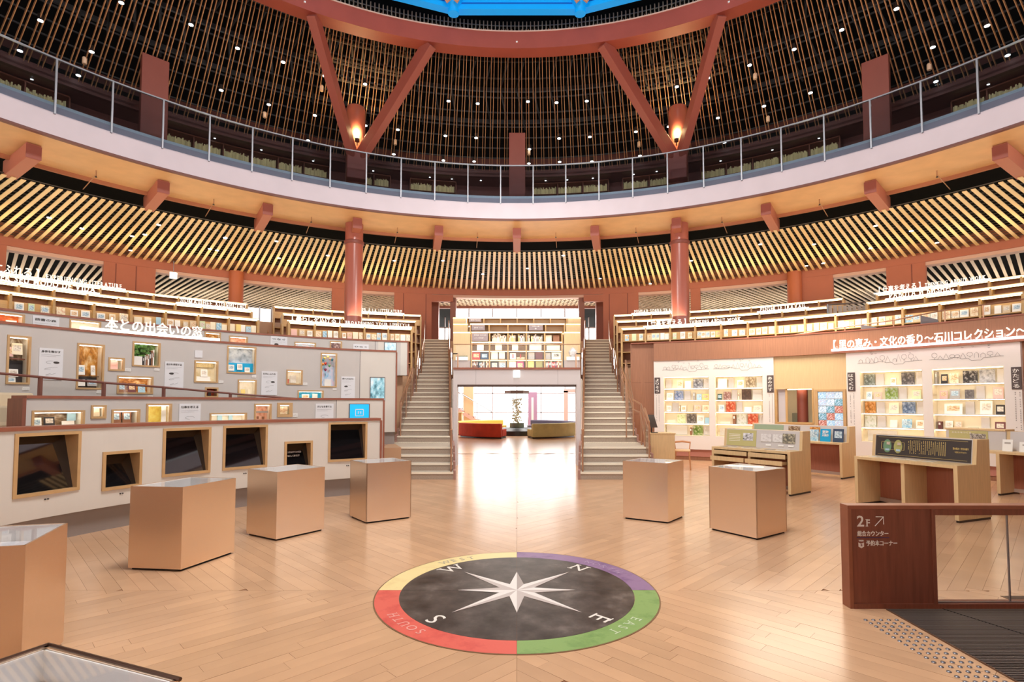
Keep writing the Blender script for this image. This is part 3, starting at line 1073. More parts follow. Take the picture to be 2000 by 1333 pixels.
for s_ in (-1, 1):
    st = thing('staircase', 'wide stone staircase with cream nosings %s the central bookcase' % ('between the grey display walls and' if s_ < 0 else 'between the brown wall and'), 'staircase')
    for i, (ya, yb, z) in enumerate(steps):
        zb = max(0.0, z - RISE - 0.02) if i else 0.0
        xa, xb, xc, xd = XI(ya), XO(ya), XO(yb), XI(yb)
        stp = MB().prism([(s_ * xa, ya, zb), (s_ * xb, ya, zb), (s_ * xc, yb + 0.02, zb), (s_ * xd, yb + 0.02, zb)], (0, 0, z - zb - 0.012)).build('step', STONE, st)
        MB().prism([(s_ * xa, ya - 0.012, z - 0.012), (s_ * xb, ya - 0.012, z - 0.012), (s_ * xc, yb, z - 0.012), (s_ * xd, yb, z - 0.012)], (0, 0, 0.012)).build('tread', TREAD, stp)
        MB().prism([(s_ * xa, ya - 0.018, z - 0.035), (s_ * xb, ya - 0.018, z - 0.035), (s_ * xb, ya + 0.035, z - 0.035), (s_ * xa, ya + 0.035, z - 0.035)], (0, 0, 0.037)).build('nosing', NOSE, stp)
    for yy in (13.35,):
        mb = MB()
        for j in range(24):
            x = XI(yy) + 0.12 + j * 0.06
            mb.box((s_ * x, yy, 0.594), (0.03, 0.05, 0.008))
            mb.box((s_ * (x + 0.02), yy - 0.1, 0.594), (0.03, 0.05, 0.008))
        tag(mb.build('tactile_dots', NOSE, st), kind='stuff')
    # stringers, both edges
    for X_, off, nm in ((XI, -0.05, 'inner_stringer'), (XO, 0.0, 'outer_stringer')):
        mb = MB()
        for i, (ya, yb, z) in enumerate(steps):
            zb = 0.0 if (nm == 'outer_stringer' or yb < 13.7) else max(0.0, z - 0.6)
            xa, xb = X_(ya) + off, X_(yb) + off
            mb.prism([(s_ * xa, ya - 0.02, zb), (s_ * (xa + 0.05), ya - 0.02, zb), (s_ * (xb + 0.05), yb, zb), (s_ * xb, yb, zb)], (0, 0, z + 0.035 - zb))
        mb.build(nm, mat('rosy brown stringer', (170, 130, 118), 0.5), st)
    # handrails: inner continuous, outer in two flights
    def rail(nm, X_, off, ranges, h=0.86):
        hr = thing('handrail', nm, 'handrail', group=None)
        for i0, i1 in ranges:
            pts = [Vector((s_ * (X_(steps[i][0]) + off), steps[i][0] + 0.1, steps[i][2] + h)) for i in range(i0, i1 + 1)]
            MB().tube(pts, 0.024, 6).build('rail', BRONZE, hr)
            MB().tube([p - Vector((0, 0, 0.2)) for p in pts], 0.014, 5).build('lower_rail', BRONZE, hr)
            k = list(range(i0, i1 + 1, 3))
            if k[-1] != i1:
                k.append(i1)
            for i in k:
                p = pts[i - i0]
                MB().tube([Vector((p.x, p.y, steps[i][2] - 0.03)), p], 0.02, 6).build('post', BRONZE, hr)
            a_, b_ = pts[0], pts[-1]
            MB().prism([a_ - Vector((0, 0, h - 0.06)), b_ - Vector((0, 0, h - 0.06)), b_ - Vector((0, 0, 0.24)), a_ - Vector((0, 0, 0.24))], (0.01, 0, 0)).build('glass_pane', GLASSC, hr)
    sn = 'west' if s_ < 0 else 'north'
    rail('bronze handrail on the passage edge of the %s staircase' % ('first wall' if s_ < 0 else 'brown wall'), XI, 0.06, ((0, 3), (4, 11), (12, 16), (17, 29)))
    rail('bronze handrail on the bookcase edge of the %s staircase' % ('grey wall' if s_ < 0 else 'brown wall'), XO, -0.06, ((4, 11), (12, 16), (17, 21), (22, 29)))
    if s_ > 0:
        rail('bronze handrail starting low beside the pale wooden counter', XO, -0.06, ((1, 3),))
        hr = thing('handrail', 'bent bronze guard rail above the pale counter at the foot of the stairs', 'handrail')
        P = [dep(x, y_, Y) for x, y_, Y in ((1264, 840, 12.0), (1252, 790, 12.6), (1236, 781, 13.0), (1222, 704, 13.6))]
        MB().tube(P, 0.022, 6).build('rail', BRONZE, hr)
        P2 = [dep(x, y_, Y) for x, y_, Y in ((1264, 880, 12.0), (1250, 806, 12.6), (1236, 800, 13.0), (1222, 730, 13.6))]
        MB().tube(P2, 0.018, 6).build('lower_rail', BRONZE, hr)
        for p, z in ((P[0], 0.3), (P[1], 0.55), (P[3], 0.7)):
            MB().tube([(p.x, p.y, z), p], 0.018, 6).build('post', BRONZE, hr)

pas = struct('wall_passage', 'low white passage under the central gallery with pale grey header band')
LIL = mat('pale grey lilac board', (208, 200, 200), 0.6)
yb_ = 13.6
hw = 1.60
MB().span(-hw, hw, yb_, yb_ + 0.3, 2.03, 2.41).build('header_band', LIL, pas)
for x in (-1.03, 1.03):
    MB().span(x - 0.003, x + 0.003, yb_ - 0.003, yb_, 2.03, 2.41).build('band_joint', mat('grey joint', (150, 144, 144), 0.6), pas)
MB().span(-hw, -1.5, yb_, yb_ + 0.3, 0, 2.03).build('jamb', LIL, pas)
MB().span(1.5, hw, yb_, yb_ + 0.3, 0, 2.03).build('jamb', LIL, pas)
MB().span(-1.52, 1.52, yb_ + 0.05, yb_ + 0.3, 1.98, 2.03).build('shutter_slot', mat('dark slot', (110, 96, 92), 0.6), pas)
MB().prism([(-1.6, 13.9, 2.2), (1.6, 13.9, 2.2), (2.4, 20, 2.2), (-2.4, 20, 2.2)], (0, 0, 0.18)).build('passage_ceiling', WHITE, pas)
for s_ in (-1, 1):
    MB().prism([(s_ * 1.6, 13.9, 0), (s_ * 2.5, 20, 0), (s_ * 2.56, 20, 0), (s_ * 1.66, 13.9, 0)], (0, 0, 2.2)).build('passage_wall', WHITE, pas)
MB().span(-2.35, 2.35, 20, 20.3, 2.2, 4.2).build('rear_header', WHITE, pas)
MB().span(-hw, hw, yb_ - 0.03, yb_ + 0.32, 2.41, 2.46).build('band_cap', CAP, pas)

ex = thing('exit_sign', 'small glowing white sign box on the pale header band', 'sign', dep(1009, 731, yb_ - 0.02), 0)
MB().box((0, 0, 0), (0.165, 0.04, 0.18)).build('sign_box', mat('glowing white sign', (238, 255, 252), 0.4, emit=1.0), ex, bevel=0.008)
MB().box((0, -0.021, 0.0), (0.10, 0.003, 0.10)).build('pictogram', mat('pale mint', (214, 244, 236), 0.5, emit=0.5), ex)
gbr = thing('glass_guard', 'clear glass guard with thin rail in front of the central bookcase', 'railing', (0, yb_ + 0.1, 0))
MB().span(-1.55, 1.55, 0, 0.012, 2.46, 3.03).build('glass_pane', GLASSC, gbr)
MB().tube([(-1.6, 0, 3.06), (1.6, 0, 3.06)], 0.014, 6).build('rail', BRONZE, gbr)
for x in (-1.5, 1.5):
    MB().tube([(x, 0, 2.46), (x, 0, 2.82)], 0.02, 6).build('post', BRONZE, gbr)
    MB().tube([(x, 0, 2.82), (x * 1.08, 0, 2.82)], 0.016, 6).build('bracket_arm', DARKMET, gbr)

# ---------------------------------------------------------------- books
BOOKS = {'cream': mat('cream cover', (244, 232, 204), 0.5), 'white': mat('white cover', (248, 244, 236), 0.5), 'yellow': mat('yellow cover', (240, 214, 128), 0.5), 'pale blue': mat('pale blue cover', (170, 208, 226), 0.5),
         'pink': mat('pink cover', (236, 190, 180), 0.5), 'pale green': mat('pale green cover', (206, 222, 180), 0.5), 'beige': mat('beige cover', (218, 194, 158), 0.5), 'grey': mat('grey cover', (180, 174, 170), 0.5),
         'red': mat('red cover', (196, 64, 58), 0.5), 'dark blue': mat('dark blue cover', (52, 72, 100), 0.5), 'brown': mat('brown cover', (150, 100, 70), 0.5), 'black': mat('black cover', (50, 44, 44), 0.5),
         'magenta': mat('magenta cover', (178, 66, 130), 0.5), 'olive': mat('olive cover', (160, 156, 100), 0.5), 'maroon': mat('maroon cover', (110, 56, 58), 0.5), 'teal': mat('teal cover', (60, 96, 92), 0.5),
         'patterned': photo('patterned cover', [(244, 238, 226), (236, 226, 206), (150, 140, 130)], 6), 'flowered': photo('flowered cover', [(252, 246, 230), (244, 226, 190), (214, 150, 120)], 5), 'sea blue': photo('sea cover', [(244, 246, 246), (160, 206, 228), (90, 150, 196)], 5)}
PAGES = mat('book pages', (240, 232, 214), 0.7)
PICT = {k: photo('cover art ' + k, v, 5) for k, v in {'warm': [(250, 240, 220), (232, 196, 150), (170, 110, 80)], 'cool': [(244, 246, 246), (180, 206, 220), (90, 120, 150)], 'plain': [(246, 240, 230), (226, 214, 198), (160, 150, 140)]}.items()}


def face_book(label, p, rz, w, h, color, group, tilt=0.16, art=None):
    """a book standing cover-out, leaning back: cover board + page block + art patch"""
    b = thing('book', label, 'book', p, rz, group)
    b.rotation_euler = (-tilt, 0, rz)
    ub('cover', b, (0, -0.006, h / 2), (w, 0.012, h), BOOKS[color])
    ub('page_block', b, (0.002, 0.006, h / 2), (w * 0.96, 0.012, h * 0.97), PAGES)
    if art:
        ub('cover_art', b, (0, -0.0128, h * 0.56), (w * 0.7, 0.0016, h * 0.5), PICT[art])
    return b


def spine_book(label, p, rz, t, h, d, color, group):
    b = thing('book', label, 'book', p, rz, group)
    ub('cover', b, (0, d / 2, h / 2), (t, d, h), BOOKS[color])
    ub('title_label', b, (0, -0.001, h * 0.7), (t * 0.55, 0.002, h * 0.28), BOOKS['white' if color not in ('white', 'cream') else 'brown'])
    return b


# ---------------------------------------------------------------- curved bookcases
def bookcase(label, R, divs, ztop, zbot, depth=0.36, levels=(0.40, 0.74, 1.08), step=1.2):
    a0, a1 = divs[0], divs[-1]
    bc = thing('bookcase', label, 'bookcase')
    MB().arc(R - 0.02, R + depth, a0, a1, ztop - 0.05, ztop, step).build('top_board', WOODS, bc)
    MB().arc(R - 0.03, R - 0.02, a0, a1, ztop - 0.047, ztop - 0.014, step).build('light_strip', LED, bc)
    MB().arc(R + 0.03, R + 0.06, a0, a1, ztop - 0.062, ztop - 0.05, step).build('light_strip', LEDB, bc)
    MB().arc(R + depth - 0.02, R + depth, a0, a1, zbot, ztop - 0.05, step).build('back_panel', SHELFB, bc)
    for a in divs:
        e = 0.028 if a in (a0, a1) else 0.022
        t = math.degrees(e / R)
        MB().arc(R, R + depth - 0.02, a - t, a + t, zbot, ztop - 0.05, 5).build('divider' if a not in (a0, a1) else 'end_panel', WOODS, bc)
    for k, l in enumerate(levels):
        if ztop - l > zbot:
            MB().arc(R + 0.02, R + depth - 0.02, a0, a1, ztop - l - 0.025, ztop - l, step).build('shelf_board', WOODS, bc)
            if k == 0:
                # sloping display board behind the face-out books
                MB().arc(R + 0.10, R + 0.115, a0, a1, ztop - l, ztop - l + 0.215, step).build('display_board', WOODS, bc)
    MB().arc(R + 0.02, R + depth, a0, a1, zbot - 0.04, zbot, step).build('base_board', WOODS, bc)
    return bc


Z1, Z2, Z3 = 3.88, 4.44, 4.95
RB1, RB2, RB3 = 12.4, 14.6, 16.4
fr = lambda a, b, n: [a + (b - a) * i / n for i in range(n + 1)]
d1a = [-34.84 - 3.3 * i for i in range(9)][::-1]
d1b = fr(-31.2, -15.1, 5)
d1c = [15.05 + 3.3 * i for i in range(14)]
bookcase('long front curved bookcase above the grey display walls, far from the stairs', RB1, d1a, Z1, 2.3)
bookcase('curved bookcase under the BROADENING YOUR LIFESTYLE sign', RB1, d1b, Z1, 2.3)
bookcase('long curved bookcase above the brown wall under the nearer THINKING ABOUT WORK sign', RB1, d1c, Z1, 2.3)
bookcase('second row curved bookcase carrying the SEU MODO DE VIDA sign', RB2, [-34.2 - 2.62 * i for i in range(10)][::-1], Z2, 2.75)
bookcase('second row curved bookcase behind the BROADENING YOUR LIFESTYLE sign', RB2, fr(-30.7, -13.95, 7), Z2, 2.75)
bookcase('second row curved bookcase carrying the PENSER LE TRAVAIL sign', RB2, fr(13.83, 39.3, 10), Z2, 2.75)
bookcase('second row curved bookcase carrying the РАБОТА И БИЗНЕС sign', RB2, [42.9 + 2.62 * i for i in range(7)], Z2, 2.75)
bookcase('third row curved bookcase carrying the EXPERIENCING LITERATURE sign', RB3, [-33.84 - 2.3 * i for i in range(11)][::-1], Z3, 3.35)
bookcase('third row curved bookcase carrying the LA LITTÉRATURE sign', RB3, fr(-30.9, -12.94, 8), Z3, 3.35)
bookcase('third row curved bookcase carrying the PENSAR SOBRE sign', RB3, fr(13.1, 39.58, 11), Z3, 3.35)
bookcase('third row curved bookcase carrying the upper THINKING ABOUT WORK sign', RB3, [42.76 + 2.3 * i for i in range(7)], Z3, 3.35)

PAL = ['cream', 'white', 'white', 'cream', 'yellow', 'patterned', 'flowered', 'beige', 'pale blue', 'pink', 'sea blue', 'pale green', 'white']
for divs, where, rev, sgn in ((d1a, 'long bookcase above grey walls', True, -1), (d1b, 'bookcase under BROADENING sign', True, -1), (d1c, 'bookcase above brown wall', False, 1)):
    nb = len(divs) - 1
    for bi in range(nb):
        b0, b1 = divs[bi], divs[bi + 1]
        k = nb - 1 - bi if rev else bi
        if b0 < -60 or b1 > 59.5:
            continue
        n = rnd.choice((3, 4, 4, 5))
        n = 3 if (divs is d1a and bi in (1, 2, 3, 4)) else n
        gap = (b1 - b0 - 0.3) / n
        js = []
        for j in range(n):
            a = b0 + 0.15 + gap * (j + 0.5) + rnd.uniform(-0.06, 0.06)
            w = min(rnd.uniform(0.105, 0.17), RB1 * R_(gap) * 0.94)
            h = rnd.uniform(0.16, 0.215)
            c = rnd.choice(PAL)
            lab = '%s book, %s in %s bay from stairs, %s' % (c, ORD[j], ORD[k], where)
            face_book(lab, cylp(a, RB1 + 0.06, Z1 - 0.398), -R_(a), w, h, c, 'face-out books in the front curved bookcases', 0.12, rnd.choice((None, 'warm', 'cool', 'plain')))
# low white spines peeping over the brown wall
for bi in (3, 4, 5, 6, 8, 9, 10):
    b0 = d1c[bi]
    for j in range(6):
        a = b0 + 0.35 + j * 0.2 + rnd.uniform(0, 0.03)
        spine_book('pale lower-shelf spine, %s in %s bay from stairs, bookcase above brown wall' % (ORD[j], ORD[bi]), cylp(a, RB1 + 0.08, Z1 - 0.738), -R_(a), 0.032, rnd.uniform(0.17, 0.24), 0.16, rnd.choice(('white', 'cream', 'pink', 'grey')), 'pale spines over the brown wall')
# third/second row: low books catching the strip light
for divs, R, z, nm in (([-34.2 - 2.62 * i for i in range(9)], RB2, Z2, 'second row'), ([13.83 + 2.547 * i for i in range(10)], RB2, Z2, 'second row')):
    pass


# ---------------------------------------------------------------- standing letter signs
def sign(label, txt, px0, py0, px1, py1, R, z, size, strip=True, serif=True, cat='sign', bold=0.015):
    a0, a1 = cyl(px0, py0, R)[0], cyl(px1, py1, R)[0]
    s = thing('letter_sign', label, cat)
    if strip:
        MB().arc(R - 0.03, R + 0.03, a0 - 0.3, a1 + 0.3, z, z + 0.025, 1.5).build('ledge_light', LEDW, s)
    letters_on_arc(s, txt, R, a0, a1, z + 0.03, size, LETTER, bold, 0.03, serif)
    return s


sign('white letter sign 【暮らしを広げる】 on the front bookcase left of the round column', '【暮らしを広げる】', 566, 630, 668, 636, RB1 - 0.0, Z1, 0.215)
sign('white letter sign BROADENING YOUR LIFESTYLE on the front bookcase', 'BROADENING YOUR LIFESTYLE', 674, 636, 800, 641, RB1, Z1, 0.125)
sign('white letter sign ILLER À LA LITTÉRATURE beside the round column', 'ILLER À LA LITTÉRATURE', 697, 607, 785, 611, RB3, Z3, 0.165)
sign('white letter sign EXPERIENCING LITERATURE on the third row bookcase', 'EXPERIENCING LITERATURE', 89, 544, 238, 563, RB3, Z3, 0.17)
sign('white letter sign 文学にふれる】 on the third row bookcase', '文学にふれる】', -55, 527, 82, 543, RB3, Z3, 0.27)
sign('white letter sign ER SEU MODO DE VIDA on the second row bookcase', 'ER SEU MODO DE VIDA', -2, 566, 187, 580, RB2, Z2, 0.2)
sign('white Cyrillic letter sign ДОМАШНЕЕ ХОЗЯЙСТВО at the aisle end of the second row', 'ДОМАШНЕЕ ХОЗЯЙСТВО', 350, 592, 480, 604, RB2, Z2, 0.17)
sign('white letter sign PENSAR SOBRE TRABALHO beside the round column', 'PENSAR SOBRE TRABALHO', 1238, 612, 1338, 607, RB3, Z3, 0.16)
sign('white letter sign PENSER LE TRAVAIL on the second row bookcase', 'PENSER LE TRAVAIL', 1484, 607, 1574, 599, RB2, Z2, 0.165)
sign('white letter sign 【仕事を考える】 in front of the round column', '【仕事を考える】', 1261, 638, 1343, 633, RB1, Z1, 0.19)
sign('white letter sign THINKING ABOUT WORK just beyond the round column', 'THINKING ABOUT WORK', 1346, 633, 1447, 628, RB1, Z1, 0.125)
sign('white letter sign 【仕事を考える】 on the third row, near the slatted partition', '【仕事を考える】', 1713, 571, 1802, 562, RB3, Z3, 0.2)
sign('white letter sign THINKING ABOUT WORK on the third row, near the slatted partition', 'THINKING ABOUT WORK', 1806, 562, 1926, 548, RB3, Z3, 0.15)
sign('white Cyrillic letter sign РАБОТА И БИЗНЕС near the slatted partition', 'РАБОТА И БИЗНЕС', 1736, 600, 1864, 588, RB2, Z2, 0.21)

# aisle between the west bookcase blocks, and slatted partition on the other side
pt = thing('aisle_partition', 'grey slatted partition panel at the aisle between the upper bookcases', 'partition', cylp(41.2, 14.6, 3.0), -R_(41.2))
for i in range(9):
    ub('slat', pt, (-0.42 + i * 0.105, -0.3 + i * 0.1, 0.72), (0.09, 0.03, 1.35), mat('grey wood slat', (176, 160, 146), 0.5))
MB().tube([(-0.48, -0.36, 1.42), (0.5, 0.6, 1.52)], 0.025, 6).build('top_rail', STEEL, pt)
MB().tube([(-0.48, -0.36, 0.0), (-0.48, -0.36, 1.42)], 0.025, 6).build('post', STEEL, pt)
MB().tube([(0.5, 0.6, 0.0), (0.5, 0.6, 1.52)], 0.025, 6).build('post', STEEL, pt)
ai = thing('aisle_rail', 'short bronze stair rail in the bright aisle between the bookcases', 'handrail', cylp(-33.0, 12.9, 2.3), R_(33))
MB().tube([(0.14, 0.0, 0.3), (0.0, 0.6, 1.4)], 0.025, 6).build('rail', BRONZE, ai)
MB().tube([(0.14, 0, -0.0), (0.14, 0, 0.3)], 0.02, 6).build('post', BRONZE, ai)
MB().tube([(0.0, 0.6, 0.0), (0.0, 0.6, 1.4)], 0.02, 6).build('post', BRONZE, ai)
dw = struct('door_1', 'bright glazed door at the end of the aisle between the bookcases')
MB().arc(16.9, 16.95, -33.75, -31.05, 3.4, 4.9, 2).build('door_pane', mat('bright door glass', (255, 253, 246), 0.4, emit=0.9), dw)
for a in (-33.8, -32.3, -31.0):
    MB().arc(16.85, 16.9, a - 0.08, a + 0.08, 3.4, 4.95, 2).build('door_frame', STEEL, dw)

# guard rail in front of the brown-wall bookcase
gr = thing('guard_rail', 'thin bronze guard rail rising across the bookcase above the brown wall', 'railing')
pts = []
for px, py in ((1440, 674), (1550, 655), (1650, 639), (1745, 626), (1845, 606), (1920, 596), (2010, 583)):
    a, z = cyl(px, py, 11.62)
    pts.append(cylp(a, 11.62, z))
MB().tube(pts, 0.016, 6).build('rail', BRONZE, gr)
for p in pts[1:]:
    MB().tube([(p.x, p.y, 3.2), p], 0.014, 6).build('post', BRONZE, gr)
for px, py0, py1, l in ((1681, 634, 648, 'smaller'), (1797, 616, 638, 'larger')):
    a, z0_ = cyl(px, py1, 11.75)
    a, z1_ = cyl(px, py0, 11.75)
    o = thing('reading_screen', '%s grey side screen of a reading seat behind the brown wall edge' % l, 'screen', cylp(a, 11.8, z0_), -R_(a) + 0.5)
    MB().prism([(0, 0, 0), (0.32, 0, 0), (0.32, 0, (z1_ - z0_) * 0.55), (0, 0, z1_ - z0_)], (0, 0.03, 0)).build('screen_board', mat('grey felt', (128, 122, 124), 0.8), o)
    MB().box((0.16, 0.015, 0.01), (0.34, 0.05, 0.02)).build('screen_base', DARKMET, o)
for px0, px1, l in ((1940, 1972, 'nearer the aisle'), (1975, 2000, 'at the end')):
    a, z0_ = cyl((px0 + px1) / 2, 622, 11.78)
    o = thing('reading_bench', 'dark navy bench back behind the brown wall edge, %s' % l, 'bench', cylp(a, 11.82, z0_ - 0.06), -R_(a))
    MB().box((0, 0, 0.06), (0.28, 0.08, 0.14)).build('seat_back', mat('navy cloth', (44, 48, 66), 0.8), o, bevel=0.015)
    MB().box((0, 0.15, -0.02), (0.28, 0.3, 0.06)).build('seat', mat('navy cloth', (44, 48, 66), 0.8), o, bevel=0.01)

# ================================================================ CENTRAL BOOKCASE
YC = 15.0
cb = thing('bookcase', 'central pale bookcase with five bays and wide wooden wings over the passage', 'bookcase', (0, YC, 0))
PX = lambda px, Y=YC: (px - CX) * Y / F * 1.0
def pz(py, Y=YC):
    return dep(1009, py, Y).z
zt = pz(648)
zr = [pz(y_) for y_ in (668, 685, 702.5, 723)]
xs = [PX(x) for x in (920.5, 956, 992, 1028, 1064, 1098)]
dep_ = 0.34
MB().span(xs[0] - 0.02, xs[-1] + 0.02, -0.01, dep_, zt - 0.035, zt).build('top_board', WOODS, cb)
MB().span(xs[0], xs[-1], -0.025, -0.01, zt - 0.045, zt - 0.008).build('light_strip', LED, cb)
MB().span(xs[0], xs[-1], dep_ - 0.02, dep_, 2.41, zt - 0.03).build('back_panel', mat('pale shelf back', (214, 190, 160), 0.6), cb)
for x in xs:
    MB().span(x - 0.02, x + 0.02, 0, dep_ - 0.02, 2.41, zt - 0.035).build('divider', WOODS, cb)
for i, z in enumerate(zr):
    MB().span(xs[0], xs[-1], 0.005, dep_ - 0.02, z - 0.025, z).build('shelf_board', WOODS, cb)
    if i in (0,):
        MB().span(xs[0], xs[-1], -0.005, 0.004, z - 0.025, z - 0.0).build('light_strip', LED, cb)
    if i < 3:
        MB().span(xs[0], xs[-1], 0.01, 0.03, z - 0.034, z - 0.026).build('light_strip', LEDB, cb)
for x0, x1 in ((885, 918), (1102, 1133)):
    w = MB().span(PX(x0), PX(x1), 0.0, dep_, 2.75, zt).build('wing_panel', WOODP, cb)
    MB().span(PX(x0), PX(x1), -0.02, dep_, zt - 0.05, zt - 0.02).build('wing_light', LED, cb)
    MB().span(PX(x0), PX(x1), -0.04, dep_, 2.41, 2.75).build('wing_base', mat('grey brown wing base', (176, 156, 148), 0.5), cb)
# rows two and three behind
for r_, (Y2, py, x0, x1, nb, wx) in enumerate(((16.8, 632, 918, 1103, 5, (885, 913, 1106, 1134)), (18.6, 620, 912, 1108, 6, (884, 909, 1110, 1135)))):
    z = pz(py, Y2)
    b2 = thing('bookcase', '%s stepped bookcase behind the central bookcase' % ('middle' if r_ == 0 else 'topmost'), 'bookcase', (0, Y2, 0))
    X0, X1 = PX(x0, Y2), PX(x1, Y2)
    zb = z - 1.0
    MB().span(X0, X1, -0.01, 0.34, z - 0.035, z).build('top_board', WOODS, b2)
    MB().span(X0, X1, -0.025, -0.01, z - 0.05, z - 0.008).build('light_strip', LED, b2)
    MB().span(X0, X1, 0.32, 0.34, zb, z - 0.03).build('back_panel', mat('pale shelf back', (214, 190, 160), 0.6), b2)
    for i in range(nb + 1):
        x = X0 + (X1 - X0) * i / nb
        MB().span(x - 0.02, x + 0.02, 0, 0.32, zb, z - 0.035).build('divider', WOODS, b2)
    MB().span(X0, X1, 0, 0.32, z - 0.34, z - 0.315).build('shelf_board', WOODS, b2)
    MB().span(X0, X1, -0.01, 0, z - 0.34, z - 0.31).build('light_strip', LEDW, b2)
    MB().span(X0, X1, 0, 0.34, zb - 0.05, zb).build('base_board', WOODS, b2)
    for q in (0, 2):
        MB().span(PX(wx[q], Y2), PX(wx[q + 1], Y2), 0, 0.34, zb, z).build('wing_panel', WOODP, b2)
        MB().span(PX(wx[q], Y2), PX(wx[q + 1], Y2), -0.02, 0, z - 0.05, z - 0.02).build('wing_light', LED, b2)
MB().prism([(-XI(15.4) + 0.06, 15.4, 2.38), (XI(15.4) - 0.06, 15.4, 2.38), (XI(17.3) - 0.06, 17.3, 2.38), (-XI(17.3) + 0.06, 17.3, 2.38)], (0, 0, 0.72)).build('tier_block', TB, tier)
MB().prism([(-XI(17.3) + 0.06, 17.3, 2.4), (XI(17.3) - 0.06, 17.3, 2.4), (XI(19.4) - 0.06, 19.4, 2.4), (-XI(19.4) + 0.06, 19.4, 2.4)], (0, 0, 1.1)).build('tier_block', TB, tier)


def board_sign(label, x0, y0, x1, y1, Y, txts):
    p, q = dep(x0, y1, Y), dep(x1, y0, Y)
    w, h = q.x - p.x, q.z - p.z
    o = thing('shelf_sign', label, 'sign', (p.x, Y, p.z))
    MB().span(0, w, 0, 0.02, 0, h).build('board', mat('mauve grey sign board', (160, 142, 142), 0.5), o, bevel=0.003)
    MB().span(0, w, 0.02, 0.05, 0, h * 0.3).build('stand', WOODS, o)
    for t, fx, fz, fh, fw in txts:
        flat_text(o, 'lettering', t, h * fh, LETTERG, (w * fx, -0.003, h * fz), width=w * fw)
    return o


board_sign('grey sign board in the top bay of the central bookcase', 922, 650, 953, 666.5, YC - 0.01, (('石川の本', 0.12, 0.62, 0.2, 0.3), ('ISHIKAWA BOOKS', 0.5, 0.64, 0.16, 0.4), ('ようこそ本の森へ', 0.15, 0.3, 0.16, 0.62)))
board_sign('grey sign board on the middle stepped bookcase, west end', 921, 634, 947, 646, 16.79, (('日本の本', 0.2, 0.35, 0.28, 0.3), ('BOOKS', 0.58, 0.37, 0.22, 0.26)))
board_sign('grey sign board on the middle stepped bookcase, fourth bay', 1033, 634, 1060, 646, 16.79, (('世界の本棚', 0.25, 0.6, 0.2, 0.5), ('本', 0.42, 0.2, 0.3, 0.16)))
board_sign('grey sign board on the topmost stepped bookcase', 916, 621, 940, 629, 18.59, (('旅の本', 0.15, 0.3, 0.35, 0.3), ('TRAVEL', 0.52, 0.34, 0.28, 0.36)))


def fb(label, x0, y0, x1, y1, c, art=None, Y=YC):
    p, q = dep(x0, y1, Y + 0.05), dep(x1, y0, Y + 0.05)
    return face_book(label, ((p.x + q.x) / 2, Y + 0.05, p.z + 0.003), 0, q.x - p.x, q.z - p.z, c, 'face-out books in the central bookcase', 0.1, art)


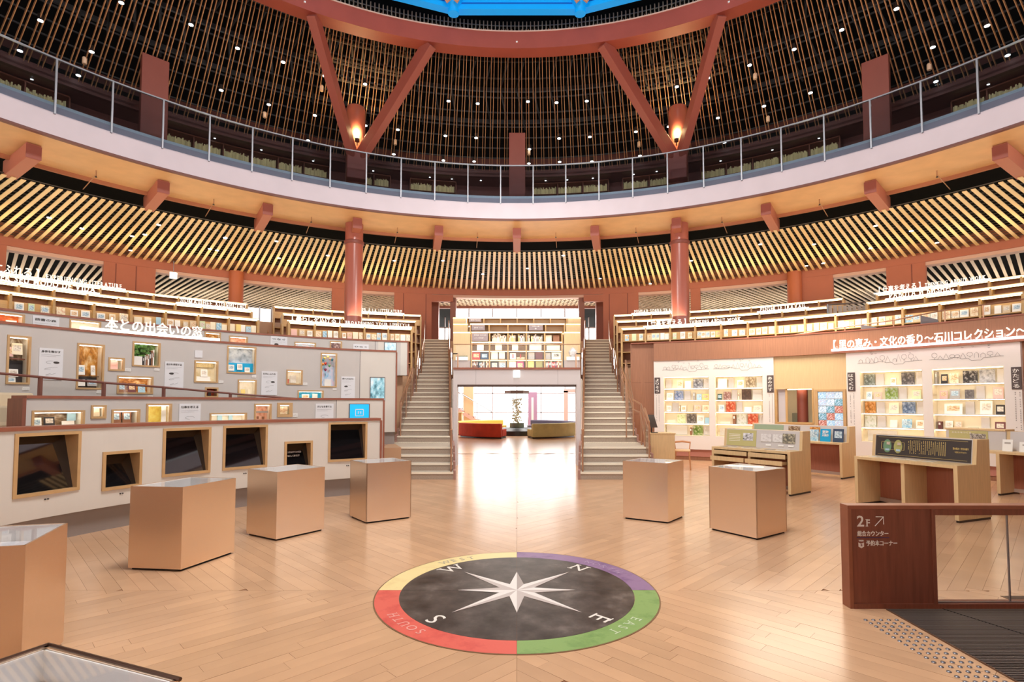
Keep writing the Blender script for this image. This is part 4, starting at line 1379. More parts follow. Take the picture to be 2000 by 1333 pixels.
ROW3, ROW4 = zr[2], zr[3]
for lab, x0, x1, row, h, c, art in (
        ('red face-out book with a white wave picture, central bookcase', 922, 937, 2, .9, 'red', 'warm'), ('blue grey landscape book beside the red one, central bookcase', 938.5, 953, 2, .85, 'dark blue', 'cool'),
        ('white book with a round dark green emblem, central bookcase', 959, 972, 2, .92, 'white', None), ('brown book beside the white emblem book, central bookcase', 974, 986, 2, .92, 'brown', None),
        ('white book with a red title strip, middle bay of central bookcase', 996, 1007.5, 2, .82, 'white', None), ('low beige box book beside the red title strip book', 1009, 1025, 2, .3, 'beige', None),
        ('grey plain book in the fourth bay, central bookcase', 1032, 1044, 2, .9, 'grey', None), ('maroon dark book in the fourth bay, central bookcase', 1046, 1060, 2, .92, 'maroon', None),
        ('pale grey book in the fifth bay, central bookcase', 1066, 1076, 2, .85, 'grey', None), ('white book with two dark characters, fifth bay, central bookcase', 1078, 1096, 2, .9, 'white', 'plain'),
        ('black and white patterned book on the lowest shelf, central bookcase', 958, 973, 3, .95, 'black', 'plain'), ('grey crowd picture book on the lowest shelf, central bookcase', 974, 988, 3, .92, 'grey', 'cool'),
        ('plain white book in the middle of the lowest shelf, central bookcase', 994, 1007.5, 3, .92, 'white', None), ('magenta book on the lowest shelf, central bookcase', 1009, 1023, 3, .92, 'magenta', 'warm'),
        ('yellow beige book on the lowest shelf, central bookcase', 1031, 1043, 3, .92, 'yellow', None), ('olive green book on the lowest shelf, central bookcase', 1047, 1060, 3, .92, 'olive', None),
        ('white booklet under the grey sign board, central bookcase', 931, 944, 1, .9, 'white', None), ('cream booklet in the second bay of the second shelf, central bookcase', 967, 980, 1, .9, 'cream', None),
        ('beige book in the third bay of the second shelf, central bookcase', 1000, 1012, 1, .8, 'cream', None), ('cream book in the fourth bay of the second shelf, central bookcase', 1034, 1058, 1, .8, 'cream', None), ('pale book in the fifth bay of the second shelf, central bookcase', 1068, 1094, 1, .7, 'cream', None),
        ('cream book in the fifth bay of the top shelf, central bookcase', 1066, 1078, 0, .8, 'cream', None), ('brown cloth book in the fifth bay of the top shelf, central bookcase', 1081, 1093, 0, .8, 'brown', None)):
    sh = (zt - 0.035 - zr[0], zr[0] - 0.025 - zr[1], zr[1] - 0.025 - zr[2], zr[2] - 0.025 - zr[3])[row]
    x = (PX(x0) + PX(x1)) / 2
    b = face_book(lab, (x, YC + 0.06, zr[row] + 0.002), 0, PX(x1) - PX(x0), sh * h * 0.97, c, 'face-out books in the central bookcase', 0.1, art)
    if 'emblem' in lab:
        MB().lathe([(0.05, -0.002), (0.05, 0.0)], n=20).build('emblem', BOOKS['teal'], b).rotation_euler = (R_(90), 0, 0)
        b.children[-1].location = (0, -0.0125, sh * 0.5)
    if 'red title' in lab:
        ub('title_strip', b, (0, -0.0125, sh * 0.42), (0.03, 0.002, sh * 0.5), BOOKS['red'])
    if 'two dark' in lab:
        flat_text(b, 'title', '加賀', 0.07, INK, (-0.07, -0.014, sh * 0.42), width=0.14)


def spine_row(where, x0, x1, row, cols, grp, n, hmin, hmax, Y=YC):
    sh = (zt - 0.035 - zr[0], zr[0] - 0.025 - zr[1], zr[1] - 0.025 - zr[2], zr[2] - 0.025 - zr[3])[row]
    X0, X1 = PX(x0), PX(x1)
    x = X0
    for i in range(n):
        t = (X1 - X0) / n
        c = rnd.choice(cols)
        if rnd.random() > 0.07:
            spine_book('%s spine, %s from the west on %s' % (c, ORD[i % 14] if i < 14 else 'late', where), (x + t / 2, YC + 0.05, zr[row] + 0.001), 0, t * 0.92, sh * rnd.uniform(hmin, hmax), 0.2, c, grp)
        x += t


PALE = ('cream', 'white', 'cream', 'beige', 'yellow', 'grey')
spine_row('the top shelf, second bay of central bookcase', 958, 989, 0, PALE, 'pale spines on the top shelf', 12, 0.6, 0.95)
spine_row('the top shelf, third bay of central bookcase', 994, 1025, 0, PALE, 'pale spines on the top shelf', 12, 0.7, 0.95)
spine_row('the top shelf, fourth bay of central bookcase', 1030, 1060, 0, PALE, 'pale spines on the top shelf', 12, 0.55, 0.95)
MIXD = ('white', 'black', 'cream', 'red', 'red', 'brown', 'grey', 'maroon', 'dark blue')
spine_row('the lowest shelf, first bay of central bookcase', 922, 954, 3, MIXD, 'dark and red spines on the lowest shelf', 12, 0.75, 0.97)
spine_row('the lowest shelf, fifth bay of central bookcase', 1066, 1097, 3, MIXD, 'dark and red spines on the lowest shelf', 13, 0.75, 0.97)
ob = thing('white_planter', 'low white box with green moss on the west wing base of the central bookcase', 'planter', (PX(902), YC - 0.02, 2.75))
MB().box((0, 0.0, 0.05), (0.34, 0.12, 0.1)).build('box_body', WHITE, ob, bevel=0.005)
tag(MB().box((0, 0.0, 0.115), (0.32, 0.1, 0.03)).build('moss', photo('moss', [(60, 66, 40), (110, 110, 60), (150, 140, 90)], 30), ob, bevel=0.01), kind='stuff')
ob = thing('white_ornament', 'white and grey sculpted ornament on a white box on the other wing base', 'ornament', (PX(1119), YC - 0.02, 2.75))
MB().box((0, 0, 0.05), (0.36, 0.12, 0.1)).build('box_body', WHITE, ob, bevel=0.005)
MB().lathe([(0.03, 0.1), (0.1, 0.16), (0.12, 0.24), (0.07, 0.32), (0.02, 0.36)], n=14).build('body', photo('grey white swirl', [(250, 250, 250), (220, 214, 214), (130, 120, 128)], 7), ob, True)

# ================================================================ GREY DISPLAY WALLS (west side)
def rect_on(R, x0, y0, x1, y1):
    xm, ym = (x0 + x1) / 2, (y0 + y1) / 2
    a0, a1 = cyl(x0, ym, R)[0], cyl(x1, ym, R)[0]
    return a0, a1, cyl(xm, y1, R)[1], cyl(xm, y0, R)[1]


def wall_skin(root, R, a0, a1, z0, z1, holes, m, name='wall_board', th=0.3, rear=True):
    As = sorted(set([a0, a1] + [h for q in holes for h in q[:2]] + [a0 + (a1 - a0) * i / 24 for i in range(25)]))
    Zs = sorted(set([z0, z1] + [h for q in holes for h in q[2:] if z0 < h < z1]))
    mb = MB()
    for i in range(len(As) - 1):
        am = (As[i] + As[i + 1]) / 2
        if As[i + 1] - As[i] < 1e-6 or not (a0 <= am <= a1):
            continue
        for j in range(len(Zs) - 1):
            zm = (Zs[j] + Zs[j + 1]) / 2
            if any(q[0] < am < q[1] and q[2] < zm < q[3] for q in holes):
                continue
            mb.add([cylp(As[i], R, Zs[j]), cylp(As[i + 1], R, Zs[j]), cylp(As[i + 1], R, Zs[j + 1]), cylp(As[i], R, Zs[j + 1])], [(0, 1, 2, 3)])
    mb.build(name, m, root)
    if rear:
        MB().arc(R + th - 0.02, R + th, a0, a1, z0, z1, 3).build('rear_board', m, root)


PHOTOS = {'books': [(60, 50, 44), (150, 120, 90), (236, 226, 206)], 'leaf': [(40, 70, 30), (96, 140, 62), (190, 206, 150)], 'amber': [(120, 60, 20), (214, 150, 60), (252, 236, 190)], 'warmroom': [(110, 50, 30), (214, 140, 60), (255, 236, 180)],
          'stones': [(236, 242, 248), (206, 216, 228), (120, 140, 160)], 'sky': [(120, 190, 230), (210, 220, 240), (240, 200, 220)], 'pinkish': [(250, 214, 200), (240, 180, 150), (200, 120, 100)], 'yellow': [(255, 240, 140), (250, 224, 110), (236, 196, 80)],
          'cream': [(255, 248, 230), (250, 238, 206), (236, 216, 170)], 'brownshelf': [(96, 66, 56), (150, 120, 110), (226, 214, 206)], 'aqua': [(0, 160, 220), (40, 180, 230), (120, 210, 240)], 'orange': [(224, 90, 30), (240, 120, 50), (250, 170, 90)],
          'crowd': [(60, 50, 60), (150, 120, 130), (240, 230, 240)], 'red': [(200, 50, 36), (224, 80, 50), (250, 190, 80)], 'cyan': [(0, 170, 220), (10, 180, 226), (60, 190, 236)], 'white': [(255, 252, 244), (252, 246, 232), (244, 232, 210)]}

WALLS = {1: (5.4, -26.1, -97, 0.30, 1.26), 2: (7.0, -22.9, -68.2, 0.0, 1.62), 3: (8.4, -19.5, -92, 0.9, 2.74), 4: (10.2, -16.6, -92, 2.3, 3.18)}
HOLES = {1: [], 2: [], 3: [], 4: []}
WROOT = {}
for k, (R, ae, al, z0_, z1_) in WALLS.items():
    WROOT[k] = struct('wall_left', ['', 'low curved white screen wall, frontmost of the four stepped display walls', 'second curved grey display wall with a row of small lit windows', 'tall curved grey display wall under the sign 本との出会いの窓', 'highest curved grey display wall below the long front bookcase'][k])


def niche(wk, rect, label, back, depth=0.24, lit=True, contents=(), fw=0.028, frame=FRAME, items=()):
    R = WALLS[wk][0]
    a0, a1, z0, z1 = rect_on(R, *rect)
    zlo = max(z0, WALLS[wk][3] + 0.01)
    HOLES[wk].append((a0, a1, zlo, z1))
    ac, w, h = (a0 + a1) / 2, 2 * R * math.sin(R_(a1 - a0) / 2), z1 - zlo
    o = thing('display_window', label, 'display case', cylp(ac, R, zlo), -R_(ac))
    mb = MB()
    for x in (-1, 1):
        mb.span(x * w / 2 - (fw if x > 0 else 0), x * w / 2 + (fw if x < 0 else 0), -0.022, 0.03, 0, h)
    mb.span(-w / 2 + fw, w / 2 - fw, -0.022, 0.03, 0, fw)
    mb.span(-w / 2 + fw, w / 2 - fw, -0.022, 0.03, h - fw, h)
    mb.build('frame', frame, o)
    b = MB()
    b.span(-w / 2, -w / 2 + 0.01, 0.03, depth, 0, h)
    b.span(w / 2 - 0.01, w / 2, 0.03, depth, 0, h)
    b.span(-w / 2, w / 2, 0.03, depth, 0, 0.01)
    b.span(-w / 2, w / 2, 0.03, depth, h - 0.01, h)
    b.build('lining', frame if not lit else mat('lit niche lining', (250, 242, 226), 0.5), o)
    m_ = photo('niche ' + back, PHOTOS[back], 4.0)
    ub('back_picture', o, (0, depth - 0.006, h / 2), (w, 0.012, h), m_)
    if lit:
        ub('light_strip', o, (0, 0.045, h - fw - 0.006), (w - 2.4 * fw, 0.02, 0.01), LEDN)
    for c in contents:
        fx, fz, fw_, fh, cm = c[:5]
        y = c[5] if len(c) > 5 else depth * 0.55
        ub(c[6] if len(c) > 6 else 'shelf_board', o, (-w / 2 + w * (fx + fw_ / 2), y, h * (fz + fh / 2)), (w * fw_, 0.02, h * fh), cm)
    for it in items:          # books and other loose things inside: top-level
        lab, fx, fz, fw_, fh, c = it[:6]
        art = it[6] if len(it) > 6 else None
        M = Matrix.Rotation(-R_(ac), 3, 'Z')
        p = cylp(ac, R, zlo) + M @ Vector((-w / 2 + w * (fx + fw_ / 2), depth * 0.42, h * fz + 0.011))
        face_book(lab, p, -R_(ac), w * fw_, h * fh, c, 'books in the display windows', 0.14, art)
    return o, w, h, ac, zlo


def poster(wk, rect, label, title, kind='poster', blob=True):
    R = WALLS[wk][0]
    a0, a1, z0, z1 = rect_on(R, *rect)
    z0 = max(z0, WALLS[wk][3])
    ac, w, h = (a0 + a1) / 2, R * R_(a1 - a0), z1 - z0
    o = thing('poster', label, 'poster', cylp(ac, R - 0.012, z0), -R_(ac))
    ub('board', o, (0, 0, h / 2), (w, 0.014, h), mat('poster white', (226, 226, 230), 0.5))
    if title:
        flat_text(o, 'title', title, w * 0.13, INK, (-w * 0.42, -0.009, h - w * 0.22), width=w * 0.8)
        flat_text(o, 'small_print', '......................................', w * 0.05, INK, (-w * 0.42, -0.009, h - w * 0.34), width=w * 0.8)
        flat_text(o, 'small_print', '.............................', w * 0.05, INK, (-w * 0.42, -0.009, h - w * 0.42), width=w * 0.6)
        for i in range(4):
            zz = h - w * (0.72 + 0.3 * i)
            if zz > 0.03:
                MB().tube([(w * 0.3 * math.cos(t / 3) * (0.7 + 0.2 * (i % 2)), -0.008, zz + w * 0.07 * math.sin(t / 3 + i)) for t in range(0, 15)], 0.0016, 3).build('drawn_loop', INK, o)
    if blob:
        e = MB().lathe([(0.01, -0.002), (0.01, 0.0)], n=14).build('dark_oval', INK, o)
        e.rotation_euler = (R_(90), 0, 0)
        e.scale = (w * 13, w * 6, 1)
        e.location = (-w * 0.15 if len(title) % 2 else w * 0.22, -0.008, min(h * 0.55, h - w * 0.5))
    return o


def card(wk, rect, where):
    R = WALLS[wk][0]
    a0, a1, z0, z1 = rect_on(R, *rect)
    ac, w, h = (a0 + a1) / 2, R * R_(a1 - a0), z1 - z0
    o = thing('caption_card', 'small white caption card below %s' % where, 'card', cylp(ac, R - 0.006, z0), -R_(ac))
    ub('card_board', o, (0, 0, h / 2), (w, 0.012, h), WHITE)
    ub('print', o, (0, -0.0068, h / 2), (w * 0.8, 0.002, h * 0.6), printed('caption print', (244, 242, 238), (170, 164, 160), False, 60))


BK = BOOKS
# ---- wall 3
niche(3, (12, 656, 59, 751), 'tall lit window with a plant and dark shelves, nearest the picture edge', 'books', contents=((0.05, 0.52, 0.9, 0.02, WOODD), (0.05, 0.0, 0.9, 0.5, BK['black'], 0.2, 'dark_shelf')),
      items=(('cream book in the plant window, upper', 0.35, 0.6, 0.45, 0.24, 'cream', 'plain'), ('pink red booklet in the plant window', 0.12, 0.55, 0.28, 0.2, 'pink', 'warm'), ('pale booklet low in the plant window', 0.25, 0.14, 0.4, 0.16, 'white', 'plain'), ('white booklet at the bottom of the plant window', 0.2, 0.01, 0.35, 0.12, 'white', 'cool')))
niche(3, (149, 672, 203, 761), 'tall window with a brown crowd picture above two dark shelves', 'amber', contents=((0.06, 0.28, 0.88, 0.015, BK['black'], 0.12), (0.06, 0.02, 0.88, 0.26, BK['black'], 0.22, 'dark_shelf')),
      items=(('white magazine in the crowd picture window', 0.1, 0.3, 0.3, 0.22, 'white', 'cool'), ('tilted white book in the crowd picture window', 0.62, 0.3, 0.16, 0.22, 'white', 'plain'), ('white booklet lower in the crowd picture window', 0.1, 0.06, 0.32, 0.14, 'white', None), ('grey booklet lower in the crowd picture window', 0.5, 0.06, 0.36, 0.14, 'grey', 'cool')))
niche(3, (211, 699, 243, 725), 'small square glowing window with one pale page', 'white', items=(('pale page book in the small square window', 0.28, 0.06, 0.46, 0.76, 'pink', None),))
o, w, h, ac, zz = niche(3, (258, 669, 313, 717), 'green window with a leafy bush and standing books', 'leaf')
MB().span(-w * 0.42, -w * 0.1, 0.05, 0.16, 0.02, h * 0.42).build('planter_box', WHITE, o)
mb = MB()
for i in range(40):
    mb.box((rnd.uniform(-0.42, 0.12) * w, rnd.uniform(0.06, 0.18), h * rnd.uniform(0.42, 0.92)), (0.05, 0.05, 0.04), rnd.uniform(0, 3))
tag(mb.build('leaves', photo('leaf green', [(50, 84, 34), (84, 130, 56), (120, 160, 80)], 20), o), kind='stuff')
for i, c in enumerate(('black', 'grey', 'brown', 'white', 'black', 'brown', 'white')):
    M = Matrix.Rotation(-R_(ac), 3, 'Z')
    spine_book('%s book, %s in the bushy green window' % (c, ORD[i]), cylp(ac, 8.4, zz) + M @ Vector((w * (-0.05 + 0.06 * i), 0.06, 0.012)), -R_(ac), 0.02, h * (0.4 + 0.05 * i), 0.12, c, 'books in the bushy green window')
niche(3, (228, 735, 299, 770), 'wide warm window with a glowing hall picture and three magazines', 'warmroom', items=(('dark photo magazine in the glowing hall window, first', 0.1, 0.05, 0.2, 0.52, 'brown', 'cool'), ('dark photo magazine in the glowing hall window, middle', 0.36, 0.05, 0.22, 0.52, 'maroon', 'warm'), ('blue white magazine in the glowing hall window', 0.64, 0.05, 0.2, 0.48, 'pale blue', 'cool')))
niche(3, (379, 705, 426, 748), 'cream window with hanging plates and a white cloth block', 'cream', contents=((0.06, 0.72, 0.88, 0.2, printed('plate row', (246, 226, 170), (120, 90, 50), True, 8), 0.2, 'plate_row'),), items=(('white picture board in the cream plate window', 0.34, 0.25, 0.28, 0.34, 'white', 'plain'), ('low white cloth block in the cream plate window', 0.18, 0.02, 0.56, 0.24, 'white', None)))
niche(3, (443, 677, 500, 730), 'white pebble picture window above a cyan shelf', 'stones', contents=((0.02, 0.0, 0.96, 0.4, mat('cyan board', (0, 170, 220), 0.5), 0.17, 'cyan_board'),), items=(('white book with black loop on the cyan shelf', 0.1, 0.08, 0.2, 0.22, 'white', 'cool'), ('white book raised in the middle of the cyan shelf', 0.4, 0.12, 0.18, 0.22, 'white', 'plain'), ('white book at the end of the cyan shelf', 0.66, 0.04, 0.18, 0.18, 'white', 'plain')))
niche(3, (464, 742, 501, 775), 'bright window holding two gold numerals', 'white', items=(('gold numeral book in the bright numeral window', 0.25, 0.1, 0.22, 0.3, 'yellow', None), ('pale note in the bright numeral window', 0.6, 0.1, 0.16, 0.3, 'cream', None)))
niche(3, (400, 757, 426, 777), 'small red window with a dark bird figure', 'red', lit=False, contents=((0.35, 0.1, 0.22, 0.4, BK['black'], 0.1, 'figure'),))
niche(3, (559, 723, 591, 752), 'small bright window with a grid of tiny pictures and red toy', 'white', contents=((0.33, 0.15, 0.36, 0.5, photo('tiny grid', [(60, 50, 50), (250, 246, 236), (80, 70, 70)], 40), 0.15, 'picture_grid'), (0.05, 0.06, 0.16, 0.32, BK['red'], 0.1, 'toy')))
o, w, h, ac, zz = niche(3, (626, 690, 658, 757), 'tall pastel window with coloured balloons', 'sky')
for i, (fx, fz, c) in enumerate(((0.3, 0.86, (240, 214, 120)), (0.5, 0.9, (244, 230, 150)), (0.64, 0.84, (230, 190, 150)), (0.2, 0.8, (60, 150, 190)), (0.76, 0.82, (40, 130, 170)), (0.36, 0.7, (206, 60, 50)), (0.2, 0.68, (230, 150, 60)), (0.6, 0.64, (110, 180, 120)), (0.36, 0.52, (150, 40, 90)))):
    s = w * 0.085
    b = MB().lathe([(0.004, -1.25 * s), (s * 0.6, -0.7 * s), (s, 0.1 * s), (s * 0.7, 0.8 * s), (0.004, 1.05 * s)], n=12).build('balloon', mat('balloon %d' % i, c, 0.4), o, True)
    b.location = (-w / 2 + w * fx, 0.12, h * fz)
ub('small_card', o, (0, 0.1, h * 0.14), (w * 0.4, 0.01, h * 0.2), WHITE)
niche(3, (581, 763, 632, 782), 'blue window with a white bottle and picture card', 'aqua', items=(('white picture card in the blue bottle window', 0.2, 0.05, 0.28, 0.5, 'white', 'warm'),), contents=((0.6, 0.05, 0.2, 0.6, WHITE, 0.1, 'bottle'),))
poster(3, (75, 681, 122, 742), 'white poster 身体を動かす between the plant window and the crowd picture window', '身体を動かす')
poster(3, (321, 707, 358, 759), 'white poster 自分を表現する between the bushy green and cream plate windows', '自分を表現する')
poster(3, (510, 726, 541, 772), 'white poster 文学にふれる beside the window with two gold numerals', '文学にふれる')
poster(3, (666, 736, 693, 779), 'white poster 暮らしを広げる between the balloon window and the tall tablet', '暮らしを広げる')
poster(3, (380, 685, 395, 699), 'tiny square framed notice above the cream plate window', '', blob=False)
for r, wh in (((244, 720, 255, 726), 'the small square glowing window'), ((188, 763, 199, 769), 'the tall crowd picture window'), ((301, 720, 311, 725), 'the bushy green window'), ((288, 773, 298, 778), 'the glowing hall window'), ((427, 744, 436, 749), 'the cream plate window'),
              ((492, 733, 500, 738), 'the white pebble picture window'), ((592, 748, 600, 753), 'the tiny picture grid window'), ((650, 759, 657, 763), 'the tall balloon window'), ((43, 757, 57, 763), 'the tall plant window')):
    card(3, r, wh)


def tablet(wk, rect, label, m_, txt=None):
    R = WALLS[wk][0]
    a0, a1, z0, z1 = rect_on(R, *rect)
    ac, w, h = (a0 + a1) / 2, R * R_(a1 - a0), z1 - z0
    o = thing('wall_tablet', label, 'screen', cylp(ac, R - 0.02, z0), -R_(ac))
    MB().span(-w / 2, w / 2, 0, 0.03, 0, h).build('bezel', mat('grey bezel', (110, 100, 98), 0.5), o, bevel=0.005)
    ub('display', o, (0, -0.002, h / 2), (w * 0.9, 0.004, h * 0.93), m_)
    if txt == 'book':
        mb = MB()
        for q in ((-0.2, 0.3, 0.2, 0.34), (-0.2, 0.66, 0.2, 0.7), (-0.2, 0.3, -0.17, 0.7), (0.17, 0.3, 0.2, 0.7)):
            mb.span(q[0] * w, q[2] * w, -0.006, -0.004, q[1] * h, q[3] * h)
        mb.build('icon_lines', WHITE, o)
        flat_text(o, 'icon_mark', '?!', h * 0.22, WHITE, (-w * 0.09, -0.006, h * 0.42), width=w * 0.18)
    return o


tablet(3, (722, 737, 752, 786), 'tall tablet with pale blue boat picture at the stair end of the tall wall', photo('tablet sea', [(30, 90, 110), (150, 206, 222), (226, 240, 246)], 3.5, emit=0.2))
# ---- wall 2
niche(2, (61, 802, 165, 838), 'wide lit window with boxes and spine shelf on the second wall', 'books', items=(('clear acrylic stand book in the wide boxes window', 0.08, 0.02, 0.18, 0.55, 'white', 'cool'), ('dark patterned box in the wide boxes window', 0.3, 0.1, 0.2, 0.5, 'black', 'plain'), ('white slab book in the wide boxes window', 0.64, 0.02, 0.24, 0.34, 'white', None)), contents=((0.78, 0.4, 0.17, 0.5, BK['pale blue'], 0.16, 'spine_block'),))
niche(2, (177, 792, 207, 818), 'small glowing window with folded pale fabric', 'cream', items=(('folded pale sheet in the small glowing window', 0.3, 0.1, 0.5, 0.7, 'cream', None),))
niche(2, (217, 800, 273, 834), 'window with brown patterned panels on the second wall', 'brownshelf', items=(('brown panel book, first in the patterned window', 0.08, 0.15, 0.36, 0.7, 'brown', 'cool'), ('brown panel book, second in the patterned window', 0.5, 0.15, 0.3, 0.7, 'brown', 'cool')))
niche(2, (285, 789, 335, 830), 'glowing yellow window with a dotted net', 'yellow', contents=((0.72, 0.1, 0.18, 0.8, WHITE, 0.12, 'white_strip'),))
niche(2, (409, 807, 482, 834), 'wide bright window with blue doodles on the second wall', 'white', contents=((0.3, 0.45, 0.12, 0.5, BK['pale blue'], 0.18, 'blue_box'), (0.6, 0.35, 0.1, 0.5, BK['pale blue'], 0.18, 'blue_box')))
niche(2, (496, 789, 530, 832), 'pink lit window with a draped cloth and letter cut-outs', 'pinkish', contents=((0.1, 0.58, 0.8, 0.08, BK['grey'], 0.1, 'draped_cloth'), (0.3, 0.3, 0.1, 0.12, BK['brown'], 0.14, 'cut_out'), (0.6, 0.2, 0.12, 0.2, BK['brown'], 0.14, 'cut_out')))
niche(2, (541, 787, 571, 815), 'small deep framed window with a beaded cream book', 'cream', fw=0.05, items=(('beaded cream book in the deep framed window', 0.22, 0.16, 0.56, 0.5, 'flowered', 'warm'),))
poster(2, (349, 789, 391, 830), 'white poster 仕事を考える beside the glowing yellow window', '仕事を考える', blob=False)
poster(2, (616, 789, 651, 824), 'white poster 子どもを育てる beside the cyan screen', '子どもを育てる', blob=False)
tablet(2, (681, 789, 722, 824), 'cyan screen with a white book icon at the stair end of the second wall', mat('cyan screen', (10, 168, 226), 0.3, emit=0.6), 'book')
card(2, (572, 808, 581, 815), 'the deep framed window')
# ---- wall 4
niche(4, (-6, 612, 48, 640), 'orange lit window on the highest grey wall', 'orange', items=(('white booklet in the orange window', 0.4, 0.1, 0.4, 0.4, 'white', None),))
poster(4, (63, 619, 115, 650), 'white poster with blue oval on the highest grey wall', '読書の森')
niche(4, (135, 626, 197, 652), 'bright window half hidden behind the wall edge, beside the sign 本との出会いの窓', 'white')
niche(4, (399, 649, 431, 672), 'warm lit window full of small wooden toys', 'amber', contents=((0.1, 0.05, 0.8, 0.4, photo('toy row', [(250, 230, 190), (200, 130, 60), (120, 70, 30)], 30), 0.12, 'toy_row'),))
niche(4, (447, 657, 484, 676), 'window with a white arched picture on the highest grey wall', 'pinkish')
poster(4, (528, 658, 561, 682), 'white poster with a single dark oval on the highest grey wall', 'つなぐ')
niche(4, (575, 669, 617, 690), 'pale blue window peeping over the tall grey wall', 'sky')
niche(4, (644, 667, 668, 688), 'small purple grey crowd picture window on the highest wall', 'crowd')
poster(4, (690, 673, 720, 692), 'white poster with dark oval nearest the stairs on the highest wall', 'ひらく')
tablet(4, (750, 669, 774, 700), 'pale blue tablet at the stair end of the highest grey wall', photo('tablet pale', [(120, 170, 190), (190, 226, 240), (230, 244, 250)], 4, emit=0.2))

# ---- wall 1: slanted screens in oak frames
def screen_niche(rect, label, txt=None):
    R = WALLS[1][0]
    a0, a1, z0, z1 = rect_on(R, *rect)
    HOLES[1].append((a0, a1, z0, z1))
    ac, w, h = (a0 + a1) / 2, 2 * R * math.sin(R_(a1 - a0) / 2), z1 - z0
    o = thing('screen_window', label, 'screen', cylp(ac, R, z0), -R_(ac))
    fw = 0.035
    mb = MB()
    for x in (-1, 1):
        mb.span(x * w / 2 - (fw if x > 0 else 0), x * w / 2 + (fw if x < 0 else 0), -0.025, 0.03, 0, h)
    mb.span(-w / 2 + fw, w / 2 - fw, -0.025, 0.03, 0, fw)
    mb.span(-w / 2 + fw, w / 2 - fw, -0.025, 0.03, h - fw, h)
    mb.build('frame', FRAME, o)
    D = 0.3
    b = MB()
    b.span(-w / 2, -w / 2 + fw, 0.03, D, 0, h)
    b.span(w / 2 - fw, w / 2, 0.03, D, 0, h)
    b.span(-w / 2, w / 2, 0.03, D, 0, fw * 0.6)
    b.span(-w / 2, w / 2, 0.03, D, h - fw, h)
    b.build('lining', FRAME, o)
    d0, d1 = 0.035, 0.2
    MB().prism([(-w / 2 + fw, d0, fw * 0.6), (w / 2 - fw, d0, fw * 0.6), (w / 2 - fw, d1, h - fw), (-w / 2 + fw, d1, h - fw)], (0, 0.02, 0)).build('monitor_glass', SCREEN, o)
    if txt:
        ang = math.atan2(d1 - d0, h)
        for i, t in enumerate(txt):
            tt = flat_text(o, 'screen_text', t, 0.035, LETTERG, (-w * 0.3, 0, 0), width=w * 0.5 * (1.0 if i == 0 else 0.85))
            f = 0.62 - 0.11 * i
            tt.rotation_euler = (-ang, 0, 0)
            tt.location = (tt.location.x, d0 + (d1 - d0) * f - 0.006, h * f)
    pxm = (rect[0] + rect[2]) / 2
    a, z = cyl(pxm + (rect[2] - rect[0]) * 0.02, rect[3] + 9, R)
    for dx in (-0.014, 0.014):
        bt = MB().lathe([(0.0085, -0.012), (0.0085, 0.0)], n=10).build('sensor_button', INK, o)
        bt.rotation_euler = (R_(90), 0, 0)
        bt.location = (dx, -0.012, z - z0)


screen_niche((26, 845, 156, 966), 'largest slanted black screen in an oak frame on the low white wall')
screen_niche((199, 881, 276, 955), 'smaller slanted screen, second oak frame on the low white wall')
screen_niche((317, 836, 411, 928), 'slanted screen in the third oak frame of the low white wall')
screen_niche((435, 831, 522, 916), 'slanted screen in the fourth oak frame of the low white wall')
screen_niche((555, 862, 610, 925), 'small slanted screen showing a line of Japanese text', ('つぎのおやすみの日は', 'なにしてあそぶ？'))
screen_niche((641, 825, 717, 901), 'slanted screen in the oak frame nearest the stairs on the low white wall')

# ---- build the walls round their windows
for k, (R, ae, al, z0_, z1_) in WALLS.items():
    root = WROOT[k]
    wall_skin(root, R, al, ae, z0_, z1_, HOLES[k], CREAMW if k == 1 else GREYW)
    MB().arc(R - 0.02, R + 0.33, al, ae + 0.15, z1_, z1_ + 0.04, 1.5).build('cap_board', CAP, root)
    MB().arc(R - 0.015, R + 0.32, ae, ae + math.degrees(0.035 / R), z0_ - (0.0 if k != 1 else 0.3), z1_, 2).build('end_board', CAP, root)
    if k == 1:
        MB().arc(R + 0.1, R + 0.3, al, ae, 0, 0.31, 2).build('plinth', PLINTH, root)
        MB().arc(R, R + 0.12, al, ae, 0.295, 0.302, 2).build('board_edge', CREAMW, root)
    if k == 3:
        MB().arc(R + 0.08, R + 0.3, al, ae, 0.55, 0.92, 2).build('plinth', PLINTH, root)
    if k == 2:
        MB().arc(R - 0.02, R + 0.32, al - 0.35, al, 0, z1_, 1).build('end_board', WOODD, root)
    px = {2: 657, 3: 703, 4: 733}.get(k)
    if px:
        a = cyl(px, {2: 800, 3: 740, 4: 676}[k], R)[0]
        MB().arc(R - 0.003, R, a, ae, z0_, z1_, 1.5).build('stair_end_panel', CREAMW, root)
        MB().arc(R - 0.004, R, a - 0.05, a + 0.02, z0_, z1_, 1).build('panel_joint', mat('dark panel joint', (96, 90, 88), 0.7), root)

sg = thing('letter_sign', 'large white letter sign 本との出会いの窓 standing on the tall grey wall', 'sign')
a0, a1 = cyl(158, 641, 8.45)[0], cyl(428, 661, 8.45)[0]
MB().arc(8.40, 8.50, a0, a1, 2.78, 2.83, 1.5).build('ledge_light', LEDW, sg)
letters_on_arc(sg, '本との出会いの窓', 8.45, cyl(205, 640, 8.45)[0], cyl(396, 655, 8.45)[0], 2.85, 0.225, LETTER, 0.008, 0.03, False)

